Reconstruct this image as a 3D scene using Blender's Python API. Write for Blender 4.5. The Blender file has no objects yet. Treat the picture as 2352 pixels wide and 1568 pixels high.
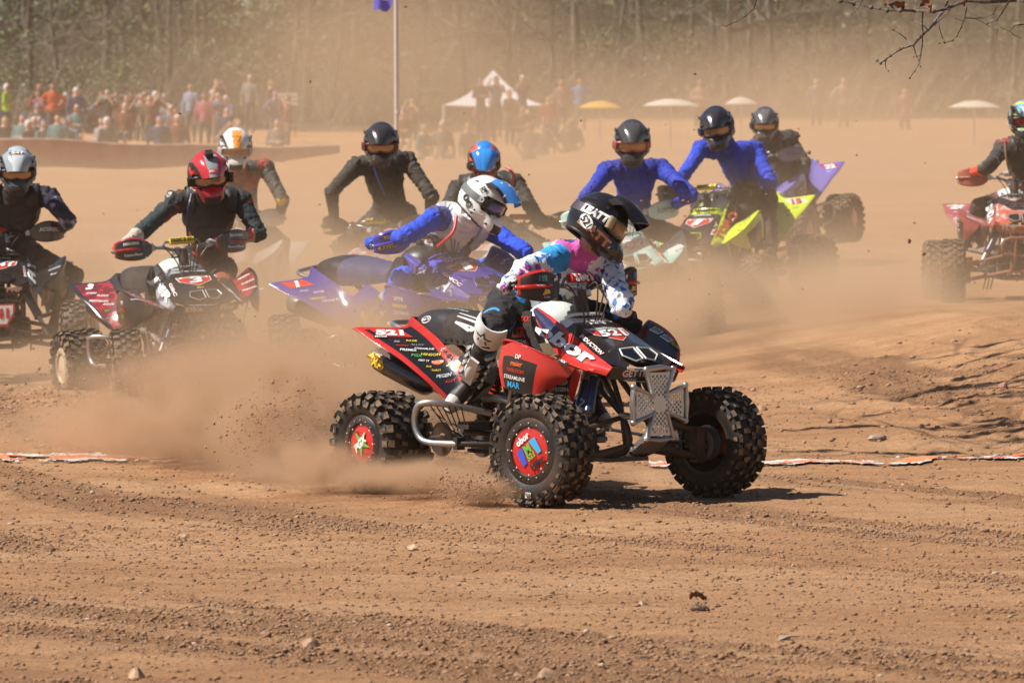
import bpy, math, random
import numpy as np
from mathutils import Vector as V, Matrix, noise
from mathutils.bvhtree import BVHTree
from mathutils.geometry import tessellate_polygon
R = math.radians
random.seed(7)
rng = np.random.default_rng(7)
SC = bpy.context.scene
COL = SC.collection

# ------------------------------------------------------------------ camera
F, HORIZON, EYE = 11760.0, 333.0, 1.7          # focal length in photo units of 2352 px width
cam_d = bpy.data.cameras.new('camera')
cam = bpy.data.objects.new('camera', cam_d)
COL.objects.link(cam)
cam.location = (0, 0, EYE)
cam.rotation_euler = (R(90), 0, 0)
cam_d.sensor_width = 36
cam_d.lens = 180
cam_d.shift_y = -(784 - HORIZON) / 2352
cam_d.clip_start = 1
cam_d.clip_end = 2000
cam_d.dof.use_dof = True
cam_d.dof.focus_distance = 24.4
cam_d.dof.aperture_fstop = 9
SC.camera = cam

# ------------------------------------------------------------------ light
LIGHT = V((1.0, 0.22, -1.38)).normalized()
world = bpy.data.worlds.new('World')
SC.world = world
world.use_nodes = True
wn = world.node_tree
bg = wn.nodes['Background']
sky = wn.nodes.new('ShaderNodeTexSky')
sky.sky_type = 'NISHITA'
sky.sun_disc = False
sky.sun_elevation = math.asin(-LIGHT.z)
sky.sun_rotation = math.atan2(-LIGHT.x, -LIGHT.y)
sky.air_density = 1.0
sky.dust_density = .4
wn.links.new(sky.outputs[0], bg.inputs[0])
bg.inputs[1].default_value = 0.05
sun_d = bpy.data.lights.new('sun', 'SUN')
sun_d.energy = 5.0
sun_d.angle = R(0.53)
sun_d.color = (1.0, 0.95, 0.87)
sun = bpy.data.objects.new('sun', sun_d)
COL.objects.link(sun)
sun.rotation_euler = LIGHT.to_track_quat('-Z', 'Y').to_euler()
sun.location = (-20, 10, 40)
SC.view_settings.view_transform = 'Standard'
SC.view_settings.look = 'None'
SC.view_settings.gamma = 1
SC.view_settings.exposure = 0.58
SC.view_settings.use_curve_mapping = False
cy = SC.cycles
cy.max_bounces = 8
cy.diffuse_bounces = 3
cy.glossy_bounces = 3
cy.volume_bounces = 2
cy.transparent_max_bounces = 12
cy.use_denoising = True
cy.volume_step_rate = 2.5
cy.volume_preview_step_rate = 1.5
cy.volume_max_steps = 256
cy.caustics_reflective = False
cy.caustics_refractive = False


def P(u, v, d):
    """point of the place seen at photo position (u, v) at distance d"""
    return V(((u - 1176) / F * d, d, EYE - (v - HORIZON) / F * d))


# ------------------------------------------------------------------ numpy noise and terrain
_G = rng.random((512, 512))


def vnoise(x, y):
    xi = np.floor(x).astype(int); yi = np.floor(y).astype(int)
    fx = x - xi; fy = y - yi
    fx = fx * fx * (3 - 2 * fx); fy = fy * fy * (3 - 2 * fy)
    a = _G[xi % 512, yi % 512]; b = _G[(xi + 1) % 512, yi % 512]
    c = _G[xi % 512, (yi + 1) % 512]; d = _G[(xi + 1) % 512, (yi + 1) % 512]
    return (a * (1 - fx) + b * fx) * (1 - fy) + (c * (1 - fx) + d * fx) * fy - .5


def fbm(x, y, o=4, g=.5):
    s = 0; a = 1.0
    for i in range(o):
        s = s + a * vnoise(x + 17.3 * i, y - 9.1 * i); x = x * 2.03; y = y * 2.03; a *= g
    return s


def sm(t):
    t = np.clip(t, 0, 1); return t * t * (3 - 2 * t)


def gz(x, y):
    x = np.asarray(x, float); y = np.asarray(y, float)
    z = .40 * sm((x + .3) / 3.2) * sm((y - 28) / 12)
    z = z + .16 * sm((x - 2.0) / 1.6) * sm((y - 28.3) / 4) * (1 - sm((y - 36) / 6))
    z = z + np.clip(y - 46, 0, 122) * .0172
    notch = 1 - .50 * np.exp(-((x / np.maximum(y, 1) + .0494) / .0048) ** 2)
    z = z + 40 * (np.clip(y - 178, 0, 84) / 222) ** 1.5 * notch - .02 * np.clip(y - 275, 0, 400)
    z = z + .14 * fbm(x * .35, y * .16, 3) * sm((y - 27) / 3)
    return z


def track_axes(x, y):
    """coordinates along and across the curving line the bikes take"""
    a = .64 * x - .77 * (y - 20); c = .77 * x + .64 * (y - 20)
    return a, c - .030 * (a + 1) ** 2


def loose(x, y):
    xr, yr = track_axes(x, y)
    return sm(.10 + (fbm(xr * .22 + 3, yr * 1.9 + 5, 4, .6) + .16 * vnoise(x * 3.1, y * 2.3) + .07) * 2.4 + .22 * sm((19 - y) / 3))


def detail(x, y):
    """loose soil, wheel ruts and crumbs of the near track"""
    xr, yr = track_axes(x, y)
    rut = fbm(xr * .25, yr * 2.0, 3)
    strip = loose(x, y)
    rip = .012 * fbm(xr * .9, yr * 8, 3) + .005 * np.abs(fbm(xr * .5 + 9, yr * 16, 2))
    clod = np.clip(fbm(x * 20, y * 13, 3), 0, 1)
    fine = np.abs(fbm(x * 34, y * 20, 3))
    near = .55 + .7 * sm((19.5 - y) / 4)
    bank = .10 * (fbm(x * 1.4, y * .8, 4, .6)) * sm((x - 1.5) / 1.2) * sm((y - 27.5) / 3)
    return (.030 * rut + rip + near * strip * (.034 * clod + .016 * fine) + .005 * fine - .008 + bank) 


def gzs(x, y):
    return float(gz(x, y))


# ------------------------------------------------------------------ materials
def _c(c):
    return (c[0], c[1], c[2], 1)


DUST = (0.40, 0.22, 0.115)


def mat(name, c, rough=.5, metal=0, c2=None, scale=10, lo=.46, hi=.54, bump=0, bscale=80, dust=.06, coat=0, stretch=None, objcol=False, c3=None, trans=0, fold=0):
    m = bpy.data.materials.new(name); m.use_nodes = True
    t = m.node_tree; n = t.nodes; l = t.links
    b = n['Principled BSDF']
    tc = n.new('ShaderNodeTexCoord'); src = tc.outputs['Object']
    if stretch:
        mp = n.new('ShaderNodeMapping'); mp.inputs['Scale'].default_value = stretch
        l.new(src, mp.inputs[0]); src2 = mp.outputs[0]
    else:
        src2 = src
    if objcol:
        oi = n.new('ShaderNodeObjectInfo'); cur = oi.outputs['Color']
    else:
        rgb = n.new('ShaderNodeRGB'); rgb.outputs[0].default_value = _c(c); cur = rgb.outputs[0]

    def mix(cur, col, fac):
        mx = n.new('ShaderNodeMix'); mx.data_type = 'RGBA'
        l.new(cur, mx.inputs[6]); mx.inputs[7].default_value = _c(col)
        l.new(fac, mx.inputs[0]); return mx.outputs[2]

    def nz(sc, lo, hi, de=3, off=0, s=None):
        t_ = n.new('ShaderNodeTexNoise'); t_.noise_dimensions = '4D'; t_.inputs['W'].default_value = off
        t_.inputs['Scale'].default_value = sc; t_.inputs['Detail'].default_value = de
        l.new(s or src2, t_.inputs[0])
        mr = n.new('ShaderNodeMapRange'); mr.inputs[1].default_value = lo; mr.inputs[2].default_value = hi
        l.new(t_.outputs[0], mr.inputs[0]); return mr.outputs[0]
    if c2 is not None:
        cur = mix(cur, c2, nz(scale, lo, hi))
    if c3 is not None:
        cur = mix(cur, c3, nz(scale * .8, lo + .03, hi + .03, 3, 5))
    if dust:
        mm = n.new('ShaderNodeMath'); mm.operation = 'MULTIPLY'; mm.inputs[1].default_value = dust
        l.new(nz(5, .35, .75, 5, 9, src), mm.inputs[0]); cur = mix(cur, DUST, mm.outputs[0])
    l.new(cur, b.inputs['Base Color'])
    b.inputs['Metallic'].default_value = metal
    rr = n.new('ShaderNodeMapRange'); rr.inputs[3].default_value = rough * .8; rr.inputs[4].default_value = min(1, rough * 1.25)
    l.new(nz(14, .3, .7, 3, 3, src), rr.inputs[0]); l.new(rr.outputs[0], b.inputs['Roughness'])
    if coat:
        b.inputs['Coat Weight'].default_value = coat; b.inputs['Coat Roughness'].default_value = .16
    if trans:
        b.inputs['Transmission Weight'].default_value = trans
    if fold:
        bt = n.new('ShaderNodeTexNoise'); bt.inputs['Scale'].default_value = 11; bt.inputs['Detail'].default_value = 3; bt.inputs['Distortion'].default_value = 1.6
        try: bt.noise_type = 'RIDGED_MULTIFRACTAL'
        except Exception: pass
        l.new(src, bt.inputs[0])
        bp = n.new('ShaderNodeBump'); bp.inputs['Strength'].default_value = fold; bp.inputs['Distance'].default_value = .02
        l.new(bt.outputs[0], bp.inputs['Height']); l.new(bp.outputs[0], b.inputs['Normal'])
    elif bump:
        bt = n.new('ShaderNodeTexNoise'); bt.inputs['Scale'].default_value = bscale; bt.inputs['Detail'].default_value = 4
        l.new(src2, bt.inputs[0])
        bp = n.new('ShaderNodeBump'); bp.inputs['Strength'].default_value = bump; bp.inputs['Distance'].default_value = .01
        l.new(bt.outputs[0], bp.inputs['Height']); l.new(bp.outputs[0], b.inputs['Normal'])
    return m


_mc = {}


def cm(c, rough=.4, dust=.05, metal=0, **k):
    key = (tuple(c), rough, dust, metal, tuple(sorted(k.items())))
    if key not in _mc:
        _mc[key] = mat('surface', c, rough, metal, dust=dust, **k)
    return _mc[key]


RED = (.55, .018, .015); BLK = (.012, .012, .013); WHT = (.78, .78, .76); YEL = (.78, .60, .03); GRN = (.10, .45, .06)
BLU = (.03, .09, .55); CYN = (.03, .38, .72); ORG = (.80, .13, .02); SIL = (.55, .56, .58); PUR = (.10, .07, .50); MINT = (.30, .68, .60)
PNK = (.80, .12, .42); NVY = (.02, .03, .09); LIME = (.62, .78, .04); MAR = (.33, .015, .03); GRY = (.22, .22, .23); COP = (.50, .20, .12)

# ------------------------------------------------------------------ mesh builder


class MB:
    def __init__(s):
        s.v = []; s.f = []; s.m = []

    def add(s, vs, fs, mi=0):
        o = len(s.v); s.v += [tuple(p) for p in vs]
        s.f += [tuple(i + o for i in f) for f in fs]
        s.m += (mi if isinstance(mi, list) else [mi] * len(fs)); return s

    def box(s, c, sz, rot=None, mi=0, taper=1.0):
        vs = []
        for z in (-.5, .5):
            k = taper if z > 0 else 1
            for x, y in ((-.5, -.5), (.5, -.5), (.5, .5), (-.5, .5)):
                p = V((x * sz[0] * k, y * sz[1] * k, z * sz[2]))
                if rot: p = rot @ p
                vs.append(p + V(c))
        return s.add(vs, [(3, 2, 1, 0), (4, 5, 6, 7), (0, 1, 5, 4), (1, 2, 6, 5), (2, 3, 7, 6), (3, 0, 4, 7)], mi)

    def tube(s, pts, r, n=8, mi=0, cap=True, smooth=0):
        pts = [V(p) for p in pts]
        if smooth: pts = crom(pts, smooth)
        rs = r if isinstance(r, (list, tuple)) else [r] * len(pts)
        if len(rs) != len(pts): rs = list(np.interp(np.linspace(0, 1, len(pts)), np.linspace(0, 1, len(rs)), rs))
        vs = []; fs = []; up = None
        for i, p in enumerate(pts):
            t = (pts[min(i + 1, len(pts) - 1)] - pts[max(i - 1, 0)])
            t = t.normalized() if t.length > 1e-9 else V((0, 0, 1))
            if up is None:
                up = t.orthogonal().normalized()
            else:
                up = (up - t * up.dot(t)); up = up.normalized() if up.length > 1e-6 else t.orthogonal().normalized()
            w = t.cross(up)
            for k in range(n):
                a = 2 * math.pi * k / n
                vs.append(p + (up * math.cos(a) + w * math.sin(a)) * rs[i])
        for i in range(len(pts) - 1):
            for k in range(n):
                k2 = (k + 1) % n
                fs.append((i * n + k, i * n + k2, (i + 1) * n + k2, (i + 1) * n + k))
        if cap:
            fs.append(tuple(range(n - 1, -1, -1))); fs.append(tuple((len(pts) - 1) * n + k for k in range(n)))
        return s.add(vs, fs, mi)

    def lathe(s, prof, c, axis, n=24, mi=0, mf=None):
        """prof: (radius, height) along axis; a closed loop when first == last"""
        ax = V(axis).normalized(); u = ax.orthogonal().normalized(); w = ax.cross(u); c = V(c)
        vs = [c + ax * h + (u * math.cos(2 * math.pi * k / n) + w * math.sin(2 * math.pi * k / n)) * r for r, h in prof for k in range(n)]
        fs = []; ms = []
        for i in range(len(prof) - 1):
            for k in range(n):
                k2 = (k + 1) % n
                fs.append((i * n + k, i * n + k2, (i + 1) * n + k2, (i + 1) * n + k)); ms.append(mf[i] if mf else mi)
        return s.add(vs, fs, ms)

    def ell(s, c, r, rot=None, nu=16, nv=10, mi=0):
        vs = []; fs = []
        c = V(c)
        for j in range(nv + 1):
            th = math.pi * j / nv
            for i in range(nu):
                a = 2 * math.pi * i / nu
                p = V((r[0] * math.sin(th) * math.cos(a), r[1] * math.sin(th) * math.sin(a), r[2] * math.cos(th)))
                if rot: p = rot @ p
                vs.append(c + p)
        for j in range(nv):
            for i in range(nu):
                i2 = (i + 1) % nu
                fs.append((j * nu + i, (j + 1) * nu + i, (j + 1) * nu + i2, j * nu + i2))
        return s.add(vs, fs, mi)

    def sheet(s, g, th=.004, mi=0, mf=None, edge=None):
        """g[i][j] grid of points made into a closed sheet of thickness th"""
        ni, nj = len(g), len(g[0])
        nr = []
        for i in range(ni):
            row = []
            for j in range(nj):
                a = V(g[min(i + 1, ni - 1)][j]) - V(g[max(i - 1, 0)][j]); b = V(g[i][min(j + 1, nj - 1)]) - V(g[i][max(j - 1, 0)])
                q = a.cross(b); row.append(q.normalized() if q.length > 1e-12 else V((0, 0, 1)))
            nr.append(row)
        top = [V(g[i][j]) for i in range(ni) for j in range(nj)]
        bot = [V(g[i][j]) - nr[i][j] * th for i in range(ni) for j in range(nj)]
        N = ni * nj; fs = []; ms = []
        em = mi if edge is None else edge
        for i in range(ni - 1):
            for j in range(nj - 1):
                a, b_, c, d = i * nj + j, (i + 1) * nj + j, (i + 1) * nj + j + 1, i * nj + j + 1
                k = mf(i / (ni - 1), j / (nj - 1)) if mf else mi
                fs.append((a, b_, c, d)); ms.append(k)
                fs.append((d + N, c + N, b_ + N, a + N)); ms.append(em if edge is not None else k)
        for i in range(ni - 1):
            a, b_ = i * nj, (i + 1) * nj
            fs.append((b_, a, a + N, b_ + N)); ms.append(em)
            a, b_ = i * nj + nj - 1, (i + 1) * nj + nj - 1
            fs.append((a, b_, b_ + N, a + N)); ms.append(em)
        for j in range(nj - 1):
            fs.append((j, j + 1, j + 1 + N, j + N)); ms.append(em)
            o = (ni - 1) * nj
            fs.append((o + j + 1, o + j, o + j + N, o + j + 1 + N)); ms.append(em)
        return s.add(top + bot, fs, ms)

    def prism(s, poly, d, mi=0, side=None):
        poly = [V(p) for p in poly]; d = V(d); n = len(poly)
        tri = tessellate_polygon([poly])
        fs = [tuple(t) for t in tri] + [tuple(i + n for i in reversed(t)) for t in tri]
        ms = [mi] * len(fs)
        for i in range(n):
            fs.append((i, i + n, (i + 1) % n + n, (i + 1) % n)); ms.append(mi if side is None else side)
        return s.add(poly + [p + d for p in poly], fs, ms)

    def mesh(s, name, smooth=35):
        me = bpy.data.meshes.new(name)
        me.from_pydata(s.v, [], s.f)
        if s.m and max(s.m) > 0: me.polygons.foreach_set('material_index', s.m)
        if smooth:
            me.polygons.foreach_set('use_smooth', [True] * len(s.f))
            if smooth < 180: me.set_sharp_from_angle(angle=R(smooth))
        me.update()
        return me


def link(name, me, mats, parent=None, matrix=None):
    o = bpy.data.objects.new(name, me); COL.objects.link(o)
    if me is not None:
        while len(me.materials) < len(mats): me.materials.append(None)
        for i, m in enumerate(mats):
            o.material_slots[i].link = 'OBJECT'; o.material_slots[i].material = m
    if parent is not None: o.parent = parent
    if matrix is not None: o.matrix_local = matrix
    return o


def tag(o, label=None, cat=None, group=None, kind=None):
    if label: o['label'] = label
    if cat: o['category'] = cat
    if group: o['group'] = group
    if kind: o['kind'] = kind
    return o


def crom(pts, n):
    pts = [V(p) for p in pts]; out = []
    for i in range(len(pts) - 1):
        p0 = pts[i - 1] if i else pts[0] * 2 - pts[1]
        p1, p2 = pts[i], pts[i + 1]
        p3 = pts[i + 2] if i + 2 < len(pts) else p2 * 2 - p1
        for k in range(n):
            t = k / n
            out.append(.5 * ((2 * p1) + (p2 - p0) * t + (2 * p0 - 5 * p1 + 4 * p2 - p3) * t * t + (3 * p1 - p0 - 3 * p2 + p3) * t ** 3))
    out.append(pts[-1]); return out


def loftgrid(curves, nu=4, nv=3):
    cs = [crom(c, nu) for c in curves]
    cols = [crom([c[i] for c in cs], nv) for i in range(len(cs[0]))]
    return cols


def mir(pts, s):
    return [(p[0], p[1] * s, p[2]) for p in pts]


# ------------------------------------------------------------------ lettering
_tc = {}


def text2d(s, bold=.02, shear=0.0):
    k = (s, bold, shear)
    if k not in _tc:
        cu = bpy.data.curves.new('lettering', 'FONT'); cu.body = s; cu.size = 1; cu.offset = bold; cu.shear = shear
        cu.resolution_u = 2; cu.fill_mode = 'FRONT'
        ob = bpy.data.objects.new('lettering', cu)
        me = bpy.data.meshes.new_from_object(ob)
        vs = [(v.co.x, v.co.y) for v in me.vertices]; fs = [tuple(p.vertices) for p in me.polygons]
        bpy.data.objects.remove(ob); bpy.data.curves.remove(cu); bpy.data.meshes.remove(me)
        if vs:
            x0 = min(v[0] for v in vs); x1 = max(v[0] for v in vs); y0 = min(v[1] for v in vs); y1 = max(v[1] for v in vs)
            h = max(y1 - y0, 1e-3)
            vs = [((v[0] - (x0 + x1) / 2) / h, (v[1] - (y0 + y1) / 2) / h) for v in vs]
            w = (x1 - x0) / h
        else:
            w = 1
        _tc[k] = (vs, fs, w)
    return _tc[k]


def bvh(me):
    return BVHTree.FromPolygons([v.co[:] for v in me.vertices], [tuple(p.vertices) for p in me.polygons])


class Decals:
    """flat print laid on a panel: lettering and shapes projected along the panel's normal"""
    def __init__(s, tree=None, strict=False):
        s.b = MB(); s.mats = []; s.tree = tree; s.strict = strict

    def mi(s, col):
        m = cm(col, .38, .10)
        if m not in s.mats: s.mats.append(m)
        return s.mats.index(m)

    def put(s, v2, fs, o, ex, ey, col, lift):
        ex = V(ex).normalized(); ey = V(ey); ey = (ey - ex * ey.dot(ex)).normalized(); n = ex.cross(ey); o = V(o)
        vs = []; bad = set()
        for a, b in v2:
            p = o + ex * a + ey * b
            if s.tree:
                h = s.tree.ray_cast(p + n * .12, -n, .34)
                if h[0] is not None: p = h[0]
                else: bad.add(len(vs))
            vs.append(p + n * lift)
        if s.strict and bad: fs = [f for f in fs if not bad.intersection(f)]
        if fs: s.b.add(vs, fs, s.mi(col))

    def text(s, t, o, ex, ey, h, col, w=None, bold=.02, shear=0, lift=.0045):
        v2, fs, w0 = text2d(t, bold, shear)
        k = (w / (w0 * h)) if w else 1
        s.put([(a * h * k, b * h) for a, b in v2], fs, o, ex, ey, col, lift)

    def poly(s, pts, o, ex, ey, col, lift=.003):
        n = len(pts); cx = sum(p[0] for p in pts) / n; cy_ = sum(p[1] for p in pts) / n
        v2 = [(cx, cy_)] + [((p[0] + cx) / 2, (p[1] + cy_) / 2) for p in pts] + list(pts)
        fs = []
        for i in range(n):
            j = (i + 1) % n
            fs.append((0, 1 + i, 1 + j)); fs.append((1 + i, 1 + n + i, 1 + n + j, 1 + j))
        s.put(v2, fs, o, ex, ey, col, lift)

    def oval(s, o, ex, ey, w, h, col, lift=.003, n=20):
        s.poly([(w / 2 * math.cos(2 * math.pi * i / n), h / 2 * math.sin(2 * math.pi * i / n)) for i in range(n)], o, ex, ey, col, lift)

    def rect(s, o, ex, ey, w, h, col, lift=.003, sk=0):
        s.poly([(-w / 2 - sk, -h / 2), (0, -h / 2), (w / 2 - sk, -h / 2), (w / 2, 0), (w / 2 + sk, h / 2), (0, h / 2), (-w / 2 + sk, h / 2), (-w / 2, 0)], o, ex, ey, col, lift)

    def star(s, o, ex, ey, r, col, lift=.004, k=.42):
        s.poly([((r if i % 2 == 0 else r * k) * math.sin(math.pi * i / 5), (r if i % 2 == 0 else r * k) * math.cos(math.pi * i / 5)) for i in range(10)], o, ex, ey, col, lift)

    def done(s, name, parent):
        if s.b.f:
            return link(name, s.b.mesh(name, 0), s.mats, parent)


# ------------------------------------------------------------------ blended bodies
def caps(b, p0, p1, r0, r1, n=12):
    p0 = V(p0); p1 = V(p1); d = (p1 - p0); L = d.length
    d = d.normalized() if L > 1e-6 else V((0, 0, 1))
    pts = []; rs = []
    for a in (-80, -55, -30, 0):
        pts.append(p0 + d * r0 * math.sin(R(a))); rs.append(r0 * math.cos(R(a)))
    for k in range(1, 4):
        pts.append(p0.lerp(p1, k / 4)); rs.append(r0 + (r1 - r0) * k / 4)
    for a in (0, 30, 55, 80):
        pts.append(p1 + d * r1 * math.sin(R(a))); rs.append(r1 * math.cos(R(a)))
    b.tube(pts, rs, n)


def blob(prims, voxel, smooth=4, keep=None):
    """union of capsules ('c',p0,p1,r0,r1) and ellipsoids ('e',c,r,rot) as one continuous surface"""
    b = MB()
    for p in prims:
        if p[0] == 'c': caps(b, *p[1:5])
        else: b.ell(p[1], p[2], p[3] if len(p) > 3 else None, 18, 12)
    me = bpy.data.meshes.new('body'); me.from_pydata(b.v, [], b.f)
    ob = bpy.data.objects.new('body', me); COL.objects.link(ob)
    m = ob.modifiers.new('r', 'REMESH'); m.mode = 'VOXEL'; m.voxel_size = voxel
    if smooth:
        q = ob.modifiers.new('s', 'SMOOTH'); q.factor = .5; q.iterations = smooth
    dg = bpy.context.evaluated_depsgraph_get()
    out = bpy.data.meshes.new_from_object(ob.evaluated_get(dg))
    bpy.data.objects.remove(ob); bpy.data.meshes.remove(me)
    vs = np.empty(len(out.vertices) * 3, 'f'); out.vertices.foreach_get('co', vs); vs = vs.reshape(-1, 3)
    fs = [tuple(p.vertices) for p in out.polygons]
    nr = np.empty(len(out.vertices) * 3, 'f'); out.vertices.foreach_get('normal', nr); nr = nr.reshape(-1, 3)
    bpy.data.meshes.remove(out)
    return vs, fs, nr


def axes(x=None, z=None):
    """rotation whose X (or Z) looks along the given direction"""
    if x is not None:
        x = V(x).normalized(); zz = V(z if z is not None else (0, 0, 1)); y = zz.cross(x).normalized(); zz = x.cross(y)
        return Matrix((x, y, zz)).transposed()
    z = V(z).normalized(); x = z.orthogonal().normalized(); return Matrix((x, z.cross(x), z)).transposed()

# ------------------------------------------------------------------ quad bike, built once, then copied with its parts
PIECES = []          # (name, mesh, slot keys, parent name, local location, steer mode)


def piece(name, b, keys, parent=None, loc=(0, 0, 0), steer=0, smooth=35, tagname=None, meta=None):
    me = b if isinstance(b, bpy.types.Mesh) else b.mesh(name, smooth)
    PIECES.append((name, me, keys, parent, V(loc), steer, tagname or name, meta))
    return me


def wheel_meshes(r, w, rim, front):
    """tyre with moulded knobs, beadlock rim and cap; axis along Y, outer face at -Y"""
    t = MB(); hw = w / 2; k = .0155; kr = random.Random(int(r * 1000))
    rc = r - k
    prof = [(rim, -hw * .80), (rim + .012, -hw * .92), (rim + (rc - rim) * .45, -hw * 1.0), (rc - .028, -hw * .97), (rc - .008, -hw * .82), (rc, -hw * .5), (rc + .003, 0),
            (rc, hw * .5), (rc - .008, hw * .82), (rc - .028, hw * .97), (rim + (rc - rim) * .45, hw), (rim + .012, hw * .92), (rim, hw * .80), (rim, -hw * .80)]
    t.lathe(prof, (0, 0, 0), (0, 1, 0), 48)

    def knob(a, y, lx, ly, h, rot=0, tilt=0, rad=None):
        rad = (rad or rc) + kr.uniform(-.0012, .0012); lx *= kr.uniform(.86, 1.12); ly *= kr.uniform(.86, 1.12); h *= kr.uniform(.82, 1.06); rot += kr.gauss(0, .06); a += kr.gauss(0, .006)
        m = Matrix.Rotation(a, 3, 'Y')
        q = Matrix.Rotation(tilt, 3, 'X') @ Matrix.Rotation(rot, 3, 'Z')
        o = len(t.v)
        vs = []
        for z, kk in ((-.006, 1.04), (h, .90)):
            for x, yy in ((-.5, -.5), (.5, -.5), (.5, .5), (-.5, .5)):
                p = q @ V((x * lx * kk, yy * ly * kk, z)); p = p + V((0, y, rad))
                vs.append(m @ p)
        t.v += [tuple(p) for p in vs]
        fs = [(4, 5, 6, 7), (0, 1, 5, 4), (1, 2, 6, 5), (2, 3, 7, 6), (3, 0, 4, 7)]
        t.f += [tuple(i + o for i in f) for f in fs]; t.m += [1, 0, 0, 0, 0]
    if front:
        n = 24
        for i in range(n):
            a = 2 * math.pi * i / n; d = math.pi / n
            for q in (-1, 1):                      # H shaped blocks, two per row, rows in stagger
                knob(a + d * (q < 0), q * hw * .20, .018, .030, k, .10 * q); knob(a + .26 * d + d * (q < 0), q * hw * .20, .014, .012, k); knob(a + .52 * d + d * (q < 0), q * hw * .20, .018, .030, k, -.10 * q)
                knob(a + d * (q > 0), q * hw * .60, .030, .016, k, 0, -.22 * q); knob(a + d * (q > 0) + .06 * d, q * hw * .48, .020, .014, k, .2, -.12 * q); knob(a + d * (q > 0), q * hw * .74, .022, .014, k, 0, -.35 * q)
                knob(a + d * (q < 0), q * hw * .93, .038, .020, k * .9, 0, -.80 * q, rc - .012)
                knob(a + d * (q < 0), q * hw * 1.0, .024, .020, .006, 0, -1.40 * q, rc - .036)
    else:
        n = 20
        for i in range(n):
            a = 2 * math.pi * i / n; d = math.pi / n
            for q in (-1, 1):
                knob(a, q * hw * .15, .024, .032, k * 1.2, .25 * q)
                knob(a + d, q * hw * .40, .024, .036, k * 1.2, .30 * q)
                knob(a, q * hw * .66, .026, .036, k * 1.2, .30 * q, -.10 * q)
                knob(a + d, q * hw * .90, .038, .036, k * 1.1, .1 * q, -.62 * q, rc - .006)
                knob(a + d, q * hw * 1.0, .032, .034, .008, 0, -1.35 * q, rc - .036)
    tm = t.mesh('tyre', 40)
    b = MB()
    b.lathe([(rim + .001, -hw * .84), (rim + .010, -hw * .90), (rim - .004, -hw * .97), (rim - .028, -hw * .97), (rim - .034, -hw * .88), (rim - .03, -hw * .80),
             (rim * .55, -hw * .74), (rim * .50, -hw * .2), (rim * .8, hw * .1), (rim - .012, hw * .4), (rim - .006, hw * .86), (rim + .010, hw * .90), (rim + .001, hw * .82)],
            (0, 0, 0), (0, 1, 0), 40, 0)
    b.lathe([(.001, hw * .25), (.04, hw * .25), (.052, hw * .45), (.085, hw * .5), (.085, hw * .62), (.001, hw * .62)], (0, 0, 0), (0, 1, 0), 20, 1)
    for i in range(16):
        a = 2 * math.pi * i / 16
        c = V((math.cos(a) * (rim - .016), -hw * .975, math.sin(a) * (rim - .016)))
        b.lathe([(.0045, .004), (.0045, -.003), (.001, -.005)], c, (0, 1, 0), 6, 1)
    rm = b.mesh('rim', 35)
    c = MB()
    rr = rim - .030
    c.lathe([(.001, -.004), (rr * .6, -.002), (rr, .004), (rr, .008), (.001, .008)], (0, -hw * .90, 0), (0, 1, 0), 32, 0)
    cm_ = c.mesh('wheel_cap', 35)
    return tm, rm, cm_


FR, FW, FRIM = .268, .185, .148
RR, RW, RRIM = .250, .275, .128
wf = wheel_meshes(FR, FW, FRIM, True)
wr = wheel_meshes(RR, RW, RRIM, False)
WHEELS = [('f', -1, V((.635, -.55, FR))), ('f', 1, V((.635, .55, FR))), ('r', -1, V((-.635, -.50, RR))), ('r', 1, V((-.635, .50, RR)))]

# --- frame, belly and engine
b = MB()
for s in (-1, 1):
    b.tube(mir([(-.42, .10, .55), (-.05, .13, .60), (.25, .09, .70), (.42, .05, .66), (.66, .07, .42), (.72, .08, .27), (.55, .10, .22), (.0, .13, .22), (-.28, .13, .24), (-.38, .10, .45), (-.42, .10, .55)], s), .015, 8, smooth=3)
    b.tube(mir([(.42, .05, .66), (.47, .09, .45), (.50, .10, .23)], s), .013, 8)
    b.tube(mir([(.66, .07, .42), (.50, .16, .62)], s), .012, 8)
    b.tube(mir([(-.05, .13, .60), (-.02, .13, .22)], s), .013, 8)
    b.tube(mir([(-.42, .10, .55), (-.88, .09, .76)], s), .012, 8)
    b.tube(mir([(-.30, .12, .35), (-.80, .09, .74)], s), .010, 8)
    b.tube(mir([(-.10, .12, .30), (-.10, .30, .31), (-.09, .44, .33)], s), .014, 8)
    b.box((-.09, .37 * s, .345), (.09, .13, .022))
    for j in range(4): b.box((-.125 + j * .023, .37 * s, .362), (.006, .13, .014))
b.box((.10, 0, .205), (1.05, .26, .02))
b.tube([(.50, -.18, .60), (.50, .18, .60)], .013, 8)
b.tube([(.70, -.08, .27), (.70, .08, .27)], .013, 8)
piece('frame', b, ['frame'])
b = MB()
b.box((-.02, 0, .36), (.34, .24, .22), mi=0); b.box((.10, 0, .40), (.2, .2, .14), Matrix.Rotation(.35, 3, 'Y'), mi=0)
b.lathe([(.001, -.17), (.075, -.17), (.085, -.155), (.085, -.10)], (-.06, 0, .34), (0, 1, 0), 20, 0)
b.lathe([(.085, .10), (.085, .155), (.075, .17), (.001, .17)], (-.02, 0, .33), (0, 1, 0), 20, 0)
for j in range(8): b.box((.02 + .012 * j, 0, .47 + .020 * j), (.19 - .004 * j, .19, .008), Matrix.Rotation(-.2, 3, 'Y'), mi=1)
b.tube([(.10, -.04, .60), (.22, -.07, .56), (.26, -.11, .46), (.16, -.15, .40), (-.1, -.17, .47), (-.4, -.2, .47), (-.6, -.235, .52)], .019, 10, 1, smooth=4)
b.tube([(-.16, .05, .35), (-.22, .12, .30), (-.16, .17, .26)], .012, 6, 1, smooth=3)
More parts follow.
